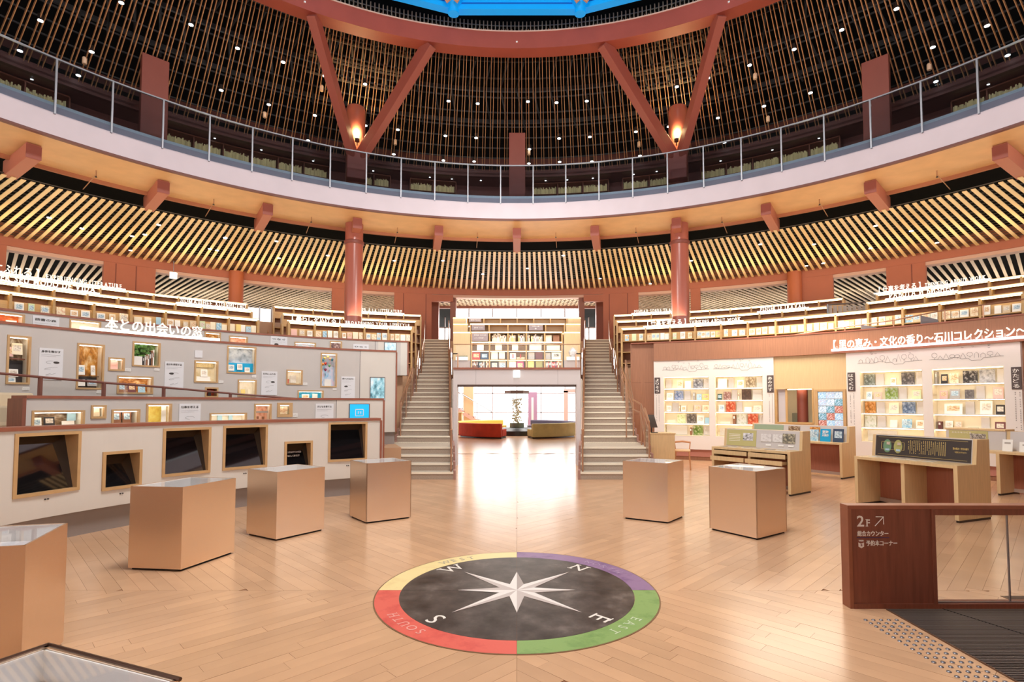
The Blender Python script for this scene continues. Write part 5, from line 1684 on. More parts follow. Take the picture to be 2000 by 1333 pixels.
# ramp rail between wall two and three
rr = thing('ramp_railing', 'sloping brown ramp railing with glass panes behind the second wall', 'railing')
P = []
for px, py in ((-20, 728), (79, 737), (203, 748), (320, 757), (450, 769), (600, 781)):
    a, z = cyl(px, py, 7.55)
    P.append(cylp(a, 7.55, z))
MB().tube(P, 0.02, 6).build('rail', mat('brown rail', (122, 76, 66), 0.4), rr)
for p, q in zip(P[:-1], P[1:]):
    MB().prism([(p.x, p.y, 1.3), (q.x, q.y, 1.3), (q.x, q.y, q.z - 0.02), (p.x, p.y, p.z - 0.02)], (0.004, 0.01, 0)).build('glass_pane', GLASSC, rr)
for p in P[1:5]:
    MB().span(p.x - 0.02, p.x + 0.02, p.y - 0.02, p.y + 0.02, 0.8, p.z).build('post', mat('brown rail', (122, 76, 66), 0.4), rr)
a, z = cyl(38, 775, 7.9)
be = thing('display_bench', 'cream upholstered bench beside the ramp rail at the end of the second wall', 'bench', cylp(a - 3, 7.75, 1.15), -R_(a - 3))
MB().box((0, 0.15, 0.22), (1.3, 0.4, 0.3)).build('seat_block', mat('cream cloth', (226, 206, 176), 0.8), be, bevel=0.03)
MB().box((0, 0.3, 0.45), (1.3, 0.1, 0.22)).build('back_roll', mat('cream cloth', (226, 206, 176), 0.8), be, bevel=0.03)

# ================================================================ BROWN GALLERY WALL (north side) WITH SHOWCASES
gw = struct('wall_gallery', 'curved brown wood wall with white showcase boards on the open side of the hall')
RG = 11.5
gap = []
ax = lambda px, py, R=RG: cyl(px, py, R)[0]
pA0, pA1 = ax(1278, 790, 11.4), ax(1512, 790, 11.4)
pB0, pB1 = ax(1655, 790, 11.4), ax(1996, 770, 11.4)
mA0, mA1 = pA1, pB0
ZP = cyl(1395, 702, 11.4)[1]
ZBOT = 0.30
wall_skin(gw, RG, 16.7, 92, 0, 3.26, [(pA0 + 0.2, pB1 - 0.2, 0.31, ZP - 0.02)], WOODB, 'veneer_board', 1.0)
MB().arc(11.36, 11.6, pA0 - 0.0, 92, ZP + 0.0, 3.26, 1.5).build('upper_band', WOODB, gw)
MB().arc(11.34, 11.87, 16.7, 92, 3.26, 3.29, 1.5).build('cap_board', CAP, gw)
MB().arc(RG - 0.012, RG + 0.35, 16.6, 16.75, 0, 3.26, 1).build('end_board', WOODB, gw)
for a in (18.6,):
    MB().arc(RG - 0.004, RG, a, a + 0.04, 0, 3.25, 1).build('panel_joint', mat('dark joint brown', (110, 70, 52), 0.6), gw)
for z in (1.25, 2.15):
    MB().arc(RG - 0.004, RG, 16.7, pA0, z, z + 0.008, 1).build('panel_joint', mat('dark joint brown', (110, 70, 52), 0.6), gw)
bb = struct('baseboard_gallery', 'reddish recessed base under the white showcase boards')
MB().arc(RG - 0.02, RG + 0.02, pA0, pB1, 0.1, 0.30, 2).build('base_strip', mat('rosy base strip', (196, 132, 116), 0.5), bb)
MB().arc(RG + 0.03, RG + 0.06, pA0, 92, 0.0, 0.1, 2).build('kick_strip', PLINTH, bb)

CABS = []


def cab_rect(x0, y0, x1, y1):
    return rect_on(11.4, x0, y0, x1, y1)


Zt, Zb = cyl(1341, 736.5, 11.4)[1], cyl(1341, 851, 11.4)[1]
cabA = (ax(1297, 790, 11.4), ax(1385, 790, 11.4), Zb, Zt)
cabB = (ax(1397, 790, 11.4), ax(1490, 790, 11.4), Zb, Zt)
cabC = (ax(1681, 790, 11.4), ax(1803, 790, 11.4), Zb, Zt)
cabD = (ax(1822, 790, 11.4), ax(1963, 790, 11.4), Zb, Zt)
for nm, a0, a1, cs in (('よりそう and あみだす', pA0, pA1, (cabA, cabB)), ('はぐくむ and かたどる', pB0, pB1, (cabC, cabD))):
    o = struct('wall_showcase', 'white display board with the vertical tags %s, %s' % (nm, 'nearer the stairs' if a0 < 30 else 'under the pink lit sign'))
    wall_skin(o, 11.4, a0, a1, ZBOT, ZP, list(cs), WHITEW, 'display_board', 0.42)
    for a in (a0, a1):
        MB().arc(11.4, 11.52, a - 0.02, a + 0.02, ZBOT, ZP, 1).build('board_edge', WHITEW, o)
    MB().arc(11.4, 11.52, a0, a1, ZP - 0.01, ZP, 1.5).build('board_edge', WHITEW, o)
    # line drawings above each showcase
    for c in cs:
        mb = MB()
        w = c[1] - c[0]
        zb = Zt + 0.2
        def pt_(u, v):
            return cylp(c[0] + w * u, 11.392, zb + v)
        line = []
        for i in range(25):
            line.append(pt_(-0.03 + 1.04 * i / 24, 0.03 * math.sin(i * 0.9) * (1 if 6 < i < 12 else 0.25) - (0.06 if 13 < i < 18 else 0)))
        mb.tube(line, 0.0028, 3)
        for i in range(11):
            u = 0.03 + i * 0.09 + rnd.uniform(-0.02, 0.02)
            s = rnd.uniform(0.05, 0.12)
            k = rnd.random()
            if k < 0.45:
                mb.tube([pt_(u + 0.04 * math.cos(t * 0.55), s * 0.9 + 0.5 * s * math.sin(t * 0.55)) for t in range(12)], 0.0025, 3)
                mb.tube([pt_(u, 0), pt_(u, s * 0.45)], 0.0025, 3)
            elif k < 0.75:
                mb.tube([pt_(u - 0.04, 0.0), pt_(u, s * 1.5), pt_(u + 0.04, 0.0)], 0.0025, 3)
            else:
                mb.tube([pt_(u - 0.03, 0), pt_(u - 0.03, s), pt_(u, s * 1.5), pt_(u + 0.03, s), pt_(u + 0.03, 0)], 0.0025, 3)
        for i in range(5):
            u, v = rnd.uniform(0.1, 0.9), rnd.uniform(0.18, 0.26)
            mb.tube([pt_(u - 0.015, v), pt_(u, v - 0.015), pt_(u + 0.015, v)], 0.0025, 3)
        mb.build('line_drawing', INK, o)

BACKC = mat('bright cream showcase back', (252, 240, 212), 0.55)
VTXT = printed('vertical small print', (232, 226, 222), (150, 142, 140), True, 26)
HTXT = printed('horizontal small print', (240, 236, 230), (160, 150, 146), False, 40)
GP = {'village': [(60, 60, 70), (140, 140, 150), (220, 224, 230)], 'pond': [(70, 80, 110), (140, 160, 200), (210, 200, 190)], 'stones': [(50, 44, 40), (110, 100, 92), (190, 180, 170)], 'farm': [(60, 80, 30), (120, 150, 60), (220, 210, 190)], 'hands': [(90, 70, 50), (170, 150, 120), (230, 220, 200)],
      'pottery': [(70, 50, 46), (170, 120, 110), (230, 220, 214)], 'night': [(70, 52, 42), (84, 62, 50), (110, 84, 66)], 'redphoto': [(150, 40, 20), (210, 90, 50), (240, 200, 170)], 'rice': [(70, 76, 70), (120, 126, 116), (190, 196, 196)], 'plough': [(50, 46, 46), (90, 84, 84), (170, 160, 160)],
      'tree': [(70, 100, 30), (150, 170, 90), (190, 200, 220)], 'autumn': [(110, 70, 30), (200, 130, 50), (230, 190, 140)], 'mountain': [(40, 56, 90), (110, 130, 160), (190, 200, 220)], 'map': [(232, 232, 228), (222, 224, 216), (170, 180, 140)], 'wave': [(24, 20, 20), (60, 54, 52), (210, 204, 200)],
      'ship': [(210, 208, 210), (180, 178, 182), (110, 108, 112)], 'leafpic': [(252, 250, 230), (230, 240, 190), (180, 200, 120)], 'greybook': [(80, 76, 76), (110, 104, 104), (150, 146, 144)]}


def showcase(c, tagname, rows):
    a0, a1, z0, z1 = c
    ac = (a0 + a1) / 2
    R = 11.4
    w, h = 2 * R * math.sin(R_(a1 - a0) / 2), z1 - z0
    rz = -R_(ac)
    M = Matrix.Rotation(rz, 3, 'Z')
    base = cylp(ac, R * math.cos(R_(a1 - a0) / 2) * 0.5 + R * 0.5, z0)
    where = {'よりそう': 'nearest the stairs', 'あみだす': 'beside the wall nook', 'はぐくむ': 'beside the picture screen', 'かたどる': 'farthest from the stairs'}[tagname]
    o = thing('showcase', 'lit white showcase of five shelves, %s, by the tag %s' % (where, tagname), 'cabinet', base, rz)
    D = 0.26
    b = MB()
    b.span(-w / 2 - 0.012, -w / 2, 0.0, D, 0, h)
    b.span(w / 2, w / 2 + 0.012, 0.0, D, 0, h)
    b.span(-w / 2, w / 2, 0.0, D, -0.012, 0)
    b.span(-w / 2, w / 2, 0.0, D, h, h + 0.012)
    b.build('casing', BACKC, o)
    ub('back_panel', o, (0, D, h / 2), (w, 0.012, h), BACKC)
    sh = h / 5
    for i in range(5):
        zz = h - sh * (i + 1)
        if i < 4:
            ub('shelf_board', o, (0, D / 2, zz), (w, D, 0.014), WHITEW)
        ub('light_strip', o, (0, 0.03, zz + sh - 0.014), (w * 0.97, 0.018, 0.008), LEDS)
    words_ = ('top', 'second', 'third', 'fourth', 'lowest')
    for i, row in enumerate(rows):
        zz = z0 + h - sh * (i + 1) + 0.008
        for it in row:
            x0, x1, fh, kind, lab = it
            iw, ih = (x1 - x0) * w * 0.97, sh * 0.9 * fh
            lx = -w / 2 + w * (x0 + x1) / 2
            full = '%s, %s shelf of the showcase %s' % (lab, words_[i], where)
            pos = base + M @ Vector((lx, 0.13, 0))
            pos.z = zz
            if kind == 'v' or kind == 'h':
                t = thing('text_board', full, 'panel', pos + M @ Vector((0, 0.09, 0)), rz, 'text boards in the showcases')
                ub('board', t, (0, 0, ih / 2), (iw, 0.012, ih), VTXT if kind == 'v' else HTXT)
                ub('stand', t, (0, 0.03, ih * 0.2), (iw * 0.5, 0.05, ih * 0.4), WHITE)
            elif kind in GP:
                t = thing('picture_board', full, 'picture', pos + M @ Vector((0, 0.08, 0)), rz, 'picture boards in the showcases')
                ub('print', t, (0, 0, ih / 2), (iw, 0.012, ih), photo('picture ' + kind, GP[kind], 4.0))
                ub('stand', t, (0, 0.03, ih * 0.2), (iw * 0.5, 0.05, ih * 0.4), WHITE)
            elif kind.startswith('thin'):
                spine_book(full, pos, rz, max(0.02, iw), ih, 0.12, kind[5:] or 'grey', 'books in the showcases')
            else:
                c_, _, art = kind.partition('/')
                face_book(full, pos, rz, iw, ih, c_, 'books in the showcases', 0.12, art or None)


showcase(cabA, 'よりそう', (
    ((0.02, .15, .9, 'v', 'grey text board by the tag'), (.28, .42, .8, 'cream/warm', 'cream book with small pictures'), (.46, .6, .7, 'white', 'plain white book'), (.64, .86, .9, 'village', 'grey village photograph'), (.87, .99, .9, 'v', 'grey text board')),
    ((.04, .2, .7, 'white/plain', 'white book with dark figures'), (.21, .42, .9, 'pond', 'blue pond photograph'), (.44, .58, .85, 'v', 'grey text board'), (.64, .68, .7, 'thin grey', 'thin grey book'), (.72, .83, .55, 'pale blue/cool', 'blue landscape book'), (.84, .99, .55, 'yellow/warm', 'yellow landscape book')),
    ((.04, .15, .55, 'white/plain', 'small white book'), (.16, .31, .85, 'v', 'grey text board'), (.32, .35, .6, 'thin beige', 'thin beige book'), (.37, .48, .55, 'white/warm', 'small white picture book'), (.52, .63, .7, 'beige', 'tan tall book'), (.66, .82, .62, 'pink/warm', 'orange fan picture book'), (.84, .99, .6, 'cream/warm', 'cream book with pale ornament')),
    ((.05, .24, .3, 'cream', 'low cream booklet'), (.27, .46, .8, 'leafpic', 'pale green leaf picture'), (.49, .7, .9, 'stones', 'dark stones photograph'), (.72, .88, .75, 'white/plain', 'white book with black marks'), (.89, .99, .55, 'pale blue', 'pale blue booklet')),
    ((.02, .5, .9, 'h', 'wide white notice with two photos'), (.56, .6, .7, 'thin brown', 'thin brown book'), (.63, .84, .9, 'farm', 'green farmhouse photograph'), (.86, .99, .85, 'v', 'grey text board'))))
showcase(cabB, 'あみだす', (
    ((.04, .24, .85, 'white', 'blank white board book'), (.26, .38, .9, 'v', 'grey text board'), (.46, .6, .7, 'white/warm', 'white book with red marks'), (.63, .84, .95, 'hands', 'photograph of hands at work'), (.86, .99, .95, 'v', 'pale text board')),
    ((.03, .13, .55, 'teal/cool', 'dark teal book'), (.15, .31, .75, 'pottery', 'pottery photograph'), (.33, .45, .95, 'v', 'grey text board'), (.47, .5, .6, 'thin cream', 'thin cream book'), (.54, .75, .95, 'night', 'dark brown night photograph'), (.77, .97, .9, 'h', 'pale notice with blue sketch')),
    ((.05, .18, .65, 'white/cool', 'white book with blue vase'), (.2, .41, .95, 'redphoto', 'red festival photograph'), (.43, .55, .9, 'v', 'grey text board'), (.6, .75, .45, 'white', 'low white book'), (.79, .96, .6, 'cream/plain', 'cream flower book')),
    ((.08, .3, .2, 'cream', 'low cream booklet'), (.35, .41, .85, 'thin brown', 'brown thin book'), (.43, .64, .9, 'map', 'pale map board'), (.66, .88, .95, 'redphoto', 'red leaves photograph'), (.9, .99, .85, 'v', 'grey text board')),
    ((.05, .35, .7, 'h', 'wide white notice'), (.4, .55, .5, 'cream', 'cream booklet'), (.6, .9, .4, 'white', 'low white board book'))))
showcase(cabC, 'はぐくむ', (
    ((.02, .21, .9, 'rice', 'grey rice field photograph'), (.22, .36, .9, 'v', 'grey text board'), (.48, .57, .55, 'white/warm', 'small white book'), (.64, .85, .95, 'plough', 'dark ploughed field photograph'), (.87, .99, .95, 'v', 'grey text board at the end')),
    ((.07, .17, .6, 'white/cool', 'white book with blue marks'), (.2, .33, .55, 'pink/warm', 'white and red book'), (.37, .58, .9, 'tree', 'green tree photograph'), (.6, .72, .9, 'v', 'grey text board'), (.81, .95, .7, 'pale green/plain', 'white and green book')),
    ((.02, .21, .9, 'autumn', 'orange autumn forest photograph'), (.22, .36, .9, 'v', 'grey text board'), (.44, .6, .82, 'cream/plain', 'misty cream book'), (.64, .85, .9, 'mountain', 'blue mountain photograph'), (.87, .99, .9, 'v', 'grey text board at the end')),
    ((.02, .21, .9, 'map', 'pale map board with green islands'), (.23, .37, .9, 'v', 'grey text board'), (.45, .57, .6, 'white', 'plain white booklet'), (.64, .8, .68, 'sea blue/cool', 'bright blue book'), (.86, .98, .62, 'white/warm', 'white book with red stamp')),
    ((.05, .55, .85, 'h', 'wide white notice'), (.62, .8, .5, 'cream', 'cream booklet'))))
showcase(cabD, 'かたどる', (
    ((.01, .04, .9, 'thin grey', 'leaning grey book'), (.1, .2, .7, 'black/warm', 'black and red book'), (.22, .36, .75, 'flowered/warm', 'cream flowered book'), (.4, .61, .9, 'wave', 'black and white wave picture'), (.63, .85, .95, 'ship', 'grey ship print'), (.87, .98, .95, 'v', 'grey text board')),
    ((.07, .19, .6, 'pink/warm', 'pink patterned book'), (.22, .37, .7, 'grey/cool', 'grey city photo book'), (.42, .55, .65, 'greybook', 'dark grey picture board'), (.58, .7, .9, 'v', 'grey text board'), (.82, .96, .8, 'pink/plain', 'pink framed map book')),
    ((.13, .4, .75, 'white/warm', 'wide white book with fruit drawing'), (.42, .55, .9, 'v', 'grey text board'), (.64, .81, .95, 'white/plain', 'white book with a dark island map'), (.85, .97, .68, 'black/plain', 'black and white speckled book')),
    ((.03, .08, .55, 'thin maroon', 'small dark maroon book'), (.14, .25, .6, 'white/plain', 'white square book'), (.27, .39, .68, 'beige/plain', 'tan book with twelve white squares'), (.46, .62, .16, 'black', 'low black stand book'), (.63, .75, .9, 'v', 'grey text board'), (.83, .97, .6, 'maroon/plain', 'purple patterned book')),
    ((.05, .3, .5, 'cream', 'cream booklet'),)))

# dark vertical tags
for t, x0, y0, x1, y1, side in (('よりそう', 1278.5, 738, 1289.5, 769, 1), ('あみだす', 1498, 733.5, 1511, 767, -1), ('はぐくむ', 1655.5, 728, 1670, 764.5, 1), ('かたどる', 1975, 717, 1995.5, 761, -1)):
    a0, a1, z0, z1 = rect_on(11.385, x0, y0, x1, y1)
    ac, w, h = (a0 + a1) / 2, 11.385 * R_(a1 - a0), z1 - z0
    o = thing('vertical_tag', 'dark brown vertical tag reading %s, %s' % (t, {'よりそう': 'on the white board edge nearest the stairs', 'あみだす': 'on the white board edge at the wall nook', 'はぐくむ': 'on the white board edge at the picture screen', 'かたどる': 'on the white board edge farthest from the stairs'}[t]), 'sign', cylp(ac, 11.38, z0), -R_(ac))
    MB().span(-w / 2, w / 2, 0, 0.02, 0, h).build('plate', mat('dark brown tag', (84, 70, 68), 0.5), o, bevel=0.008)
    for i, ch in enumerate(t):
        flat_text(o, 'character', ch, h * 0.2, LETTERG, (-w * 0.34, -0.003, h * (0.76 - 0.225 * i)), width=w * 0.62, bold=0.012)
    for k in range(2):
        mb = MB()
        for i in range(22):
            if rnd.random() < 0.85:
                mb.box((-w * 0.2 + k * w * 0.45, 0.016, -0.06 - i * 0.034), (0.014, 0.004, 0.016))
        tag(mb.build('small_print', mat('grey small print', (150, 140, 136), 0.6), o), kind='stuff')

# middle zone: pale wood, window nook and picture screen
md = struct('wall_niche', 'pale wood wall section between the two white showcase boards')
k0, k1 = ax(1516, 795, 11.45), ax(1588, 795, 11.45)
kz0, kz1 = cyl(1550, 827, 11.45)[1], cyl(1550, 760, 11.45)[1]
wall_skin(md, 11.45, mA0, mA1, 0.1, ZP, [(k0, k1, kz0, kz1)], WOODP, 'veneer_board', 0.1, False)
kc, kw, kh = (k0 + k1) / 2, 11.45 * R_(k1 - k0), kz1 - kz0
nk = thing('wall_nook', 'framed opening in the pale wood wall with a brown column behind', 'window', cylp(kc, 11.45, kz0), -R_(kc))
mb = MB()
for x in (-1, 1):
    mb.span(x * kw / 2 - 0.02, x * kw / 2 + 0.02, -0.02, 0.2, 0, kh)
mb.span(-kw / 2, kw / 2, -0.02, 0.2, -0.02, 0.02)
mb.build('frame', WOODS, nk)
ub('back_board', nk, (0, 0.9, kh / 2), (kw * 1.6, 0.02, kh * 1.1), mat('glowing nook back', (240, 220, 176), 0.6, emit=0.15))  # back board glows to stand in for a lit room beyond
MB().lathe([(0.13, 0.0), (0.13, kh)], (kw * 0.12, 0.5), 20).build('column', COLM, nk, True)
ub('light_strip', nk, (0, 0.3, kh - 0.01), (kw, 0.04, 0.015), LEDS)  # added strip, put in only to brighten the nook
ub('top_board', nk, (0, 0.45, kh + 0.02), (kw * 1.6, 0.9, 0.03), WOODS)
ub('divider', nk, (-kw * 0.22, 0.05, kh / 2), (0.05, 0.04, kh), WOODS)
ub('grey_panel', nk, (-kw * 0.36, 0.1, kh / 2), (kw * 0.2, 0.02, kh), mat('grey nook panel', (206, 200, 204), 0.5))
ub('low_cabinet', nk, (-kw * 0.05, 0.7, kh * 0.14), (kw * 0.3, 0.2, kh * 0.28), mat('olive cabinet', (150, 144, 116), 0.6))
s0, s1 = ax(1593, 810, 11.43), ax(1653, 810, 11.43)
sz0, sz1 = cyl(1622, 852, 11.43)[1], cyl(1622, 761, 11.43)[1]
sc_, sw_, shh = (s0 + s1) / 2, 11.43 * R_(s1 - s0), sz1 - sz0
o = thing('picture_screen', 'bright screen showing a mosaic of blue landscape photos in an oak frame', 'screen', cylp(sc_, 11.42, sz0), -R_(sc_))
mb = MB()
for x in (-1, 1):
    mb.span(x * (sw_ / 2 - 0.03) - 0.03, x * (sw_ / 2 - 0.03) + 0.03, -0.03, 0.06, 0, shh)
mb.span(-sw_ / 2 + 0.06, sw_ / 2 - 0.06, -0.03, 0.06, shh - 0.05, shh)
mb.span(-sw_ / 2 + 0.06, sw_ / 2 - 0.06, -0.03, 0.06, 0, 0.03)
mb.build('frame', FRAME, o)
for i in range(3):
    for j in range(6):
        tw, th_ = (sw_ - 0.13) / 3, (shh - 0.09) / 6
        k = (i * 2 + j * 3) % 5
        pal = ([(90, 150, 200), (170, 210, 236), (240, 244, 248)], [(40, 110, 60), (120, 170, 200), (230, 240, 250)], [(230, 180, 190), (160, 200, 230), (250, 250, 250)], [(60, 60, 70), (200, 120, 100), (230, 230, 236)], [(240, 240, 244), (200, 220, 236), (110, 150, 180)])[k]
        ub('photo_tile', o, (-sw_ / 2 + 0.065 + tw * (i + 0.5), 0.0, 0.035 + th_ * (j + 0.5)), (tw * 0.97, 0.02, th_ * 0.95), photo('tile %d' % k, pal, 7, emit=0.25))

sg = thing('letter_sign', 'large white letter sign 【里の恵み・文化の香り～石川コレクション～】 on a glowing pink ledge', 'sign')
RL = 11.28
q0, zq = cyl(1624, 687, RL)
q1, zq1 = cyl(2040, 657, RL)
zq = (zq + zq1) / 2
MB().arc(RL - 0.03, 11.36, q0, q1, zq, zq + 0.045, 1.5).build('glow_ledge', LEDP, sg)
letters_on_arc(sg, '【里の恵み・文化の香り～石川コレクション～】', RL, cyl(1623, 684, RL)[0], cyl(2030, 660, RL)[0], zq + 0.07, 0.225, LETTER, 0.02, 0.03, False)
mb = MB()
for i in range(21):
    a = q0 + 0.6 + (q1 - q0 - 0.8) * i / 20
    mb.tube([cylp(a, RL, zq + 0.04), cylp(a, RL, zq + 0.12)], 0.006, 4)
mb.build('letter_pins', LETTER, sg)

# ================================================================ DESKS
def desk(label, FL, FR, depth, ht=0.74, hu=1.07, up=0.3, mid=True):
    FL, FR = Vector((FL[0], FL[1], 0)), Vector((FR[0], FR[1], 0))
    u = FR - FL
    L = u.length
    rz = math.atan2(u.y, u.x)
    o = thing('display_desk', label, 'desk', FL, rz)
    yb = depth
    yu = depth - up
    t = 0.05
    for x in (0, L - t):
        MB().prism([(x, 0, 0.03), (x, yb, 0.03), (x, yb, hu), (x, yu + 0.04, hu), (x, yu, ht), (x, 0, ht)], (t, 0, 0)).build('side_panel', WOODL, o, bevel=0.003)
        ub('foot_recess', o, (x + t / 2, yb / 2, 0.015), (t * 0.7, yb * 0.96, 0.03), DARKMET)
    MB().span(t, L - t, 0.0, yu, ht - 0.04, ht).build('top_board', WOODL, o)
    MB().prism([(t, yu, ht), (t, yu + 0.03, ht), (t, yu + 0.07, hu), (t, yu + 0.04, hu)], (L - 2 * t, 0, 0)).build('upstand_board', mat('grey upstand', (204, 198, 196), 0.5), o)
    MB().span(t, L - t, yu + 0.07, yb, hu - 0.035, hu - 0.005).build('upstand_cap', WOODL, o)
    MB().span(t, L - t, yu + 0.1, yu + 0.13, 0.05, hu - 0.035).build('back_panel', WOODR, o)
    MB().span(t, L - t, yu + 0.08, yu + 0.1, 0.03, 0.09).build('kick_board', mat('kick board', (176, 150, 134), 0.5), o)
    if mid:
        MB().span(L / 2 - t / 2, L / 2 + t / 2, 0.02, yu + 0.1, 0.03, ht - 0.04).build('middle_panel', WOODL, o)
    return o, L, yu, rz, FL


def on_desk(FL, rz, x, y, z):
    p = FL + Matrix.Rotation(rz, 3, 'Z') @ Vector((x, y, 0))
    p.z = z
    return p


SLOPE = math.atan2(0.04, 0.33)


def upboard(o, yu, x0, x1, z0, z1, m, name, off=0.0, ht=0.74):
    """flat print glued to the leaning upstand"""
    zc = (z0 + z1) / 2
    y = yu + (zc - ht) * math.tan(SLOPE) - 0.004 - off
    return ub(name, o, ((x0 + x1) / 2, y, zc), (x1 - x0, 0.006, z1 - z0), m, (-SLOPE, 0, 0))


# black information desk
D3, L3, yu, rz, FL = desk('long pale desk with a black gold-lettered sign board, nearest the walnut barrier', (5.21, 8.40), (5.73, 7.08), 0.70)
BLK = mat('black brown sign board', (58, 50, 48), 0.4)
GOLD = mat('gold lettering', (214, 190, 120), 0.4)
upboard(D3, yu, 0.06, L3 - 0.06, 0.75, 1.06, BLK, 'black_sign_board', 0.002)
for z in (0.775, 1.035):
    upboard(D3, yu, 0.1, L3 - 0.1, z, z + 0.003, GOLD, 'gold_line', 0.006)
for x, c in ((0.24, (110, 150, 116)), (0.40, (170, 168, 104))):
    e = MB().lathe([(1, -0.004), (1, 0.0)], n=24).build('oval_picture', mat('oval %d' % int(x * 100), c, 0.5), D3)
    e.rotation_euler = (R_(90) - SLOPE, 0, 0)
    e.scale = (0.062, 0.1, 1)
    e.location = (x, yu + 0.165 * math.tan(SLOPE) - 0.0105, 0.905)
    upboard(D3, yu, x - 0.005, x + 0.045, 0.925, 0.965, photo('oval photo', [(60, 50, 46), (200, 180, 160), (240, 240, 236)], 30), 'oval_photo', 0.014)
    upboard(D3, yu, x - 0.02, x + 0.04, 0.835, 0.865, photo('oval photo blue', [(80, 120, 150), (170, 200, 220), (240, 244, 246)], 30), 'oval_photo', 0.014)
for x0, x1, z0, z1 in ((0.15, 0.154, 0.86, 0.96), (0.15, 0.49, 0.965, 0.968), (0.15, 0.49, 0.852, 0.855), (0.488, 0.492, 0.855, 0.965)):
    upboard(D3, yu, x0, x1, z0, z1, GOLD, 'gold_frame_line', 0.006)
mb = MB()
for i in range(20):
    for j in range(14):
        if rnd.random() < 0.9 and not (i % 5 == 0 and j > 9):
            z = 1.005 - j * 0.014
            mb.box((0.55 + i * 0.026, yu + (z - 0.74) * math.tan(SLOPE) - 0.009, z), (0.009, 0.003, 0.009))
tag(mb.build('gold_text_columns', GOLD, D3), kind='stuff')
for t, z, s, x, w_ in (('里の恵み・文化の香り', 0.92, 0.034, L3 - 0.28, 0.19), ('～石川コレクション～', 0.875, 0.026, L3 - 0.26, 0.15)):
    tt = flat_text(D3, 'gold_title', t, s, GOLD, (x, yu + (z - 0.74) * math.tan(SLOPE) - 0.009, z), width=w_)
for i, x in enumerate((0.18, 0.36, 0.56, 0.74, 0.95)):
    o = thing('leaflet', '%s flat printed leaflet along the black sign board desk' % ORD[i], 'paper', on_desk(FL, rz, x, 0.22, 0.7402), rz + 0.1 * (i % 3 - 1), 'leaflets on the black sign desk')
    ub('sheet', o, (0, 0, 0.003), (0.15, 0.1, 0.005), mat('leaflet paper', (232, 226, 214), 0.5))
    ub('print', o, (0, 0, 0.006), (0.11, 0.06, 0.001), mat('leaflet print', (170, 164, 156), 0.5))

# drawer desk
D1, L1, yu, rz, FL = desk('pale desk with four open shallow drawers and a green sign board', (3.70, 10.32), (4.58, 9.107), 0.70)
upboard(D1, yu, 0.06, L1 * 0.44, 0.755, 1.055, mat('olive green sign', (190, 182, 124), 0.5), 'green_sign_board', 0.002)
flat_text(D1, 'sign_title', '里山里海のめぐみ', 0.03, LETTERG, (0.11, yu + 0.028, 1.005), width=0.26)
for i in range(5):
    upboard(D1, yu, 0.11, 0.34, 0.965 - i * 0.03, 0.973 - i * 0.03, LETTERG, 'sign_text_line', 0.005)
upboard(D1, yu, 0.40, 0.60, 0.86, 1.0, photo('desk photo shells', [(60, 50, 40), (200, 200, 206), (240, 240, 244)], 3.5), 'photo_print', 0.006)
upboard(D1, yu, L1 * 0.5, L1 * 0.5 + 0.2, 0.86, 1.0, photo('pale sketch', [(226, 224, 222), (220, 216, 216), (190, 186, 184)], 5), 'sketch_print', 0.004)
upboard(D1, yu, L1 * 0.5 + 0.23, L1 * 0.5 + 0.4, 0.86, 1.0, photo('pale sketch b', [(230, 228, 228), (222, 220, 218), (186, 180, 180)], 5), 'sketch_print', 0.004)
upboard(D1, yu, L1 - 0.34, L1 - 0.12, 0.85, 1.02, photo('desk photo fossil', [(50, 54, 48), (130, 124, 110), (226, 214, 180)], 4), 'photo_print', 0.004)
for x in (L1 * 0.5 + 0.1, L1 * 0.5 + 0.33, L1 - 0.24):
    upboard(D1, yu, x, x + 0.1, 0.79, 0.82, WHITE, 'caption', 0.004)
for r_ in range(2):
    for c_ in range(2):
        x0 = 0.05 + c_ * (L1 - 0.1) / 2 + 0.01
        x1 = x0 + (L1 - 0.1) / 2 - 0.03
        z = 0.61 - r_ * 0.105
        y0 = -0.04 - 0.1 * r_
        d = MB().span(x0, x1, y0, y0 + 0.018, z, z + 0.075).build('drawer', WOODL, D1, bevel=0.002)
        tr = MB()
        tr.span(x0 + 0.01, x1 - 0.02, y0 + 0.018, yu, z + 0.006, z + 0.016)
        tr.span(x0 + 0.01, x0 + 0.02, y0 + 0.018, yu, z + 0.006, z + 0.06)
        tr.span(x1 - 0.03, x1 - 0.02, y0 + 0.018, yu, z + 0.006, z + 0.06)
        tr.build('drawer_tray', mat('drawer tray', (196, 164, 120), 0.5), d)
for i, x in enumerate((0.16, 0.34, 0.6, 0.82, 1.05, 1.25)):
    o = thing('paper_sheet', '%s flat sheet along the drawer desk top' % ORD[i], 'paper', on_desk(FL, rz, x, 0.18, 0.7402), rz + 0.12 * (i % 3 - 1), 'sheets on the drawer desk')
    ub('sheet', o, (0, 0, 0.002), (0.15, 0.12, 0.004), (PLINTH, WHITE, WHITE, mat('leaflet paper', (232, 226, 214), 0.5))[i % 4])
    ub('print', o, (0, 0, 0.0045), (0.11, 0.08, 0.001), mat('leaflet print', (170, 164, 156), 0.5))

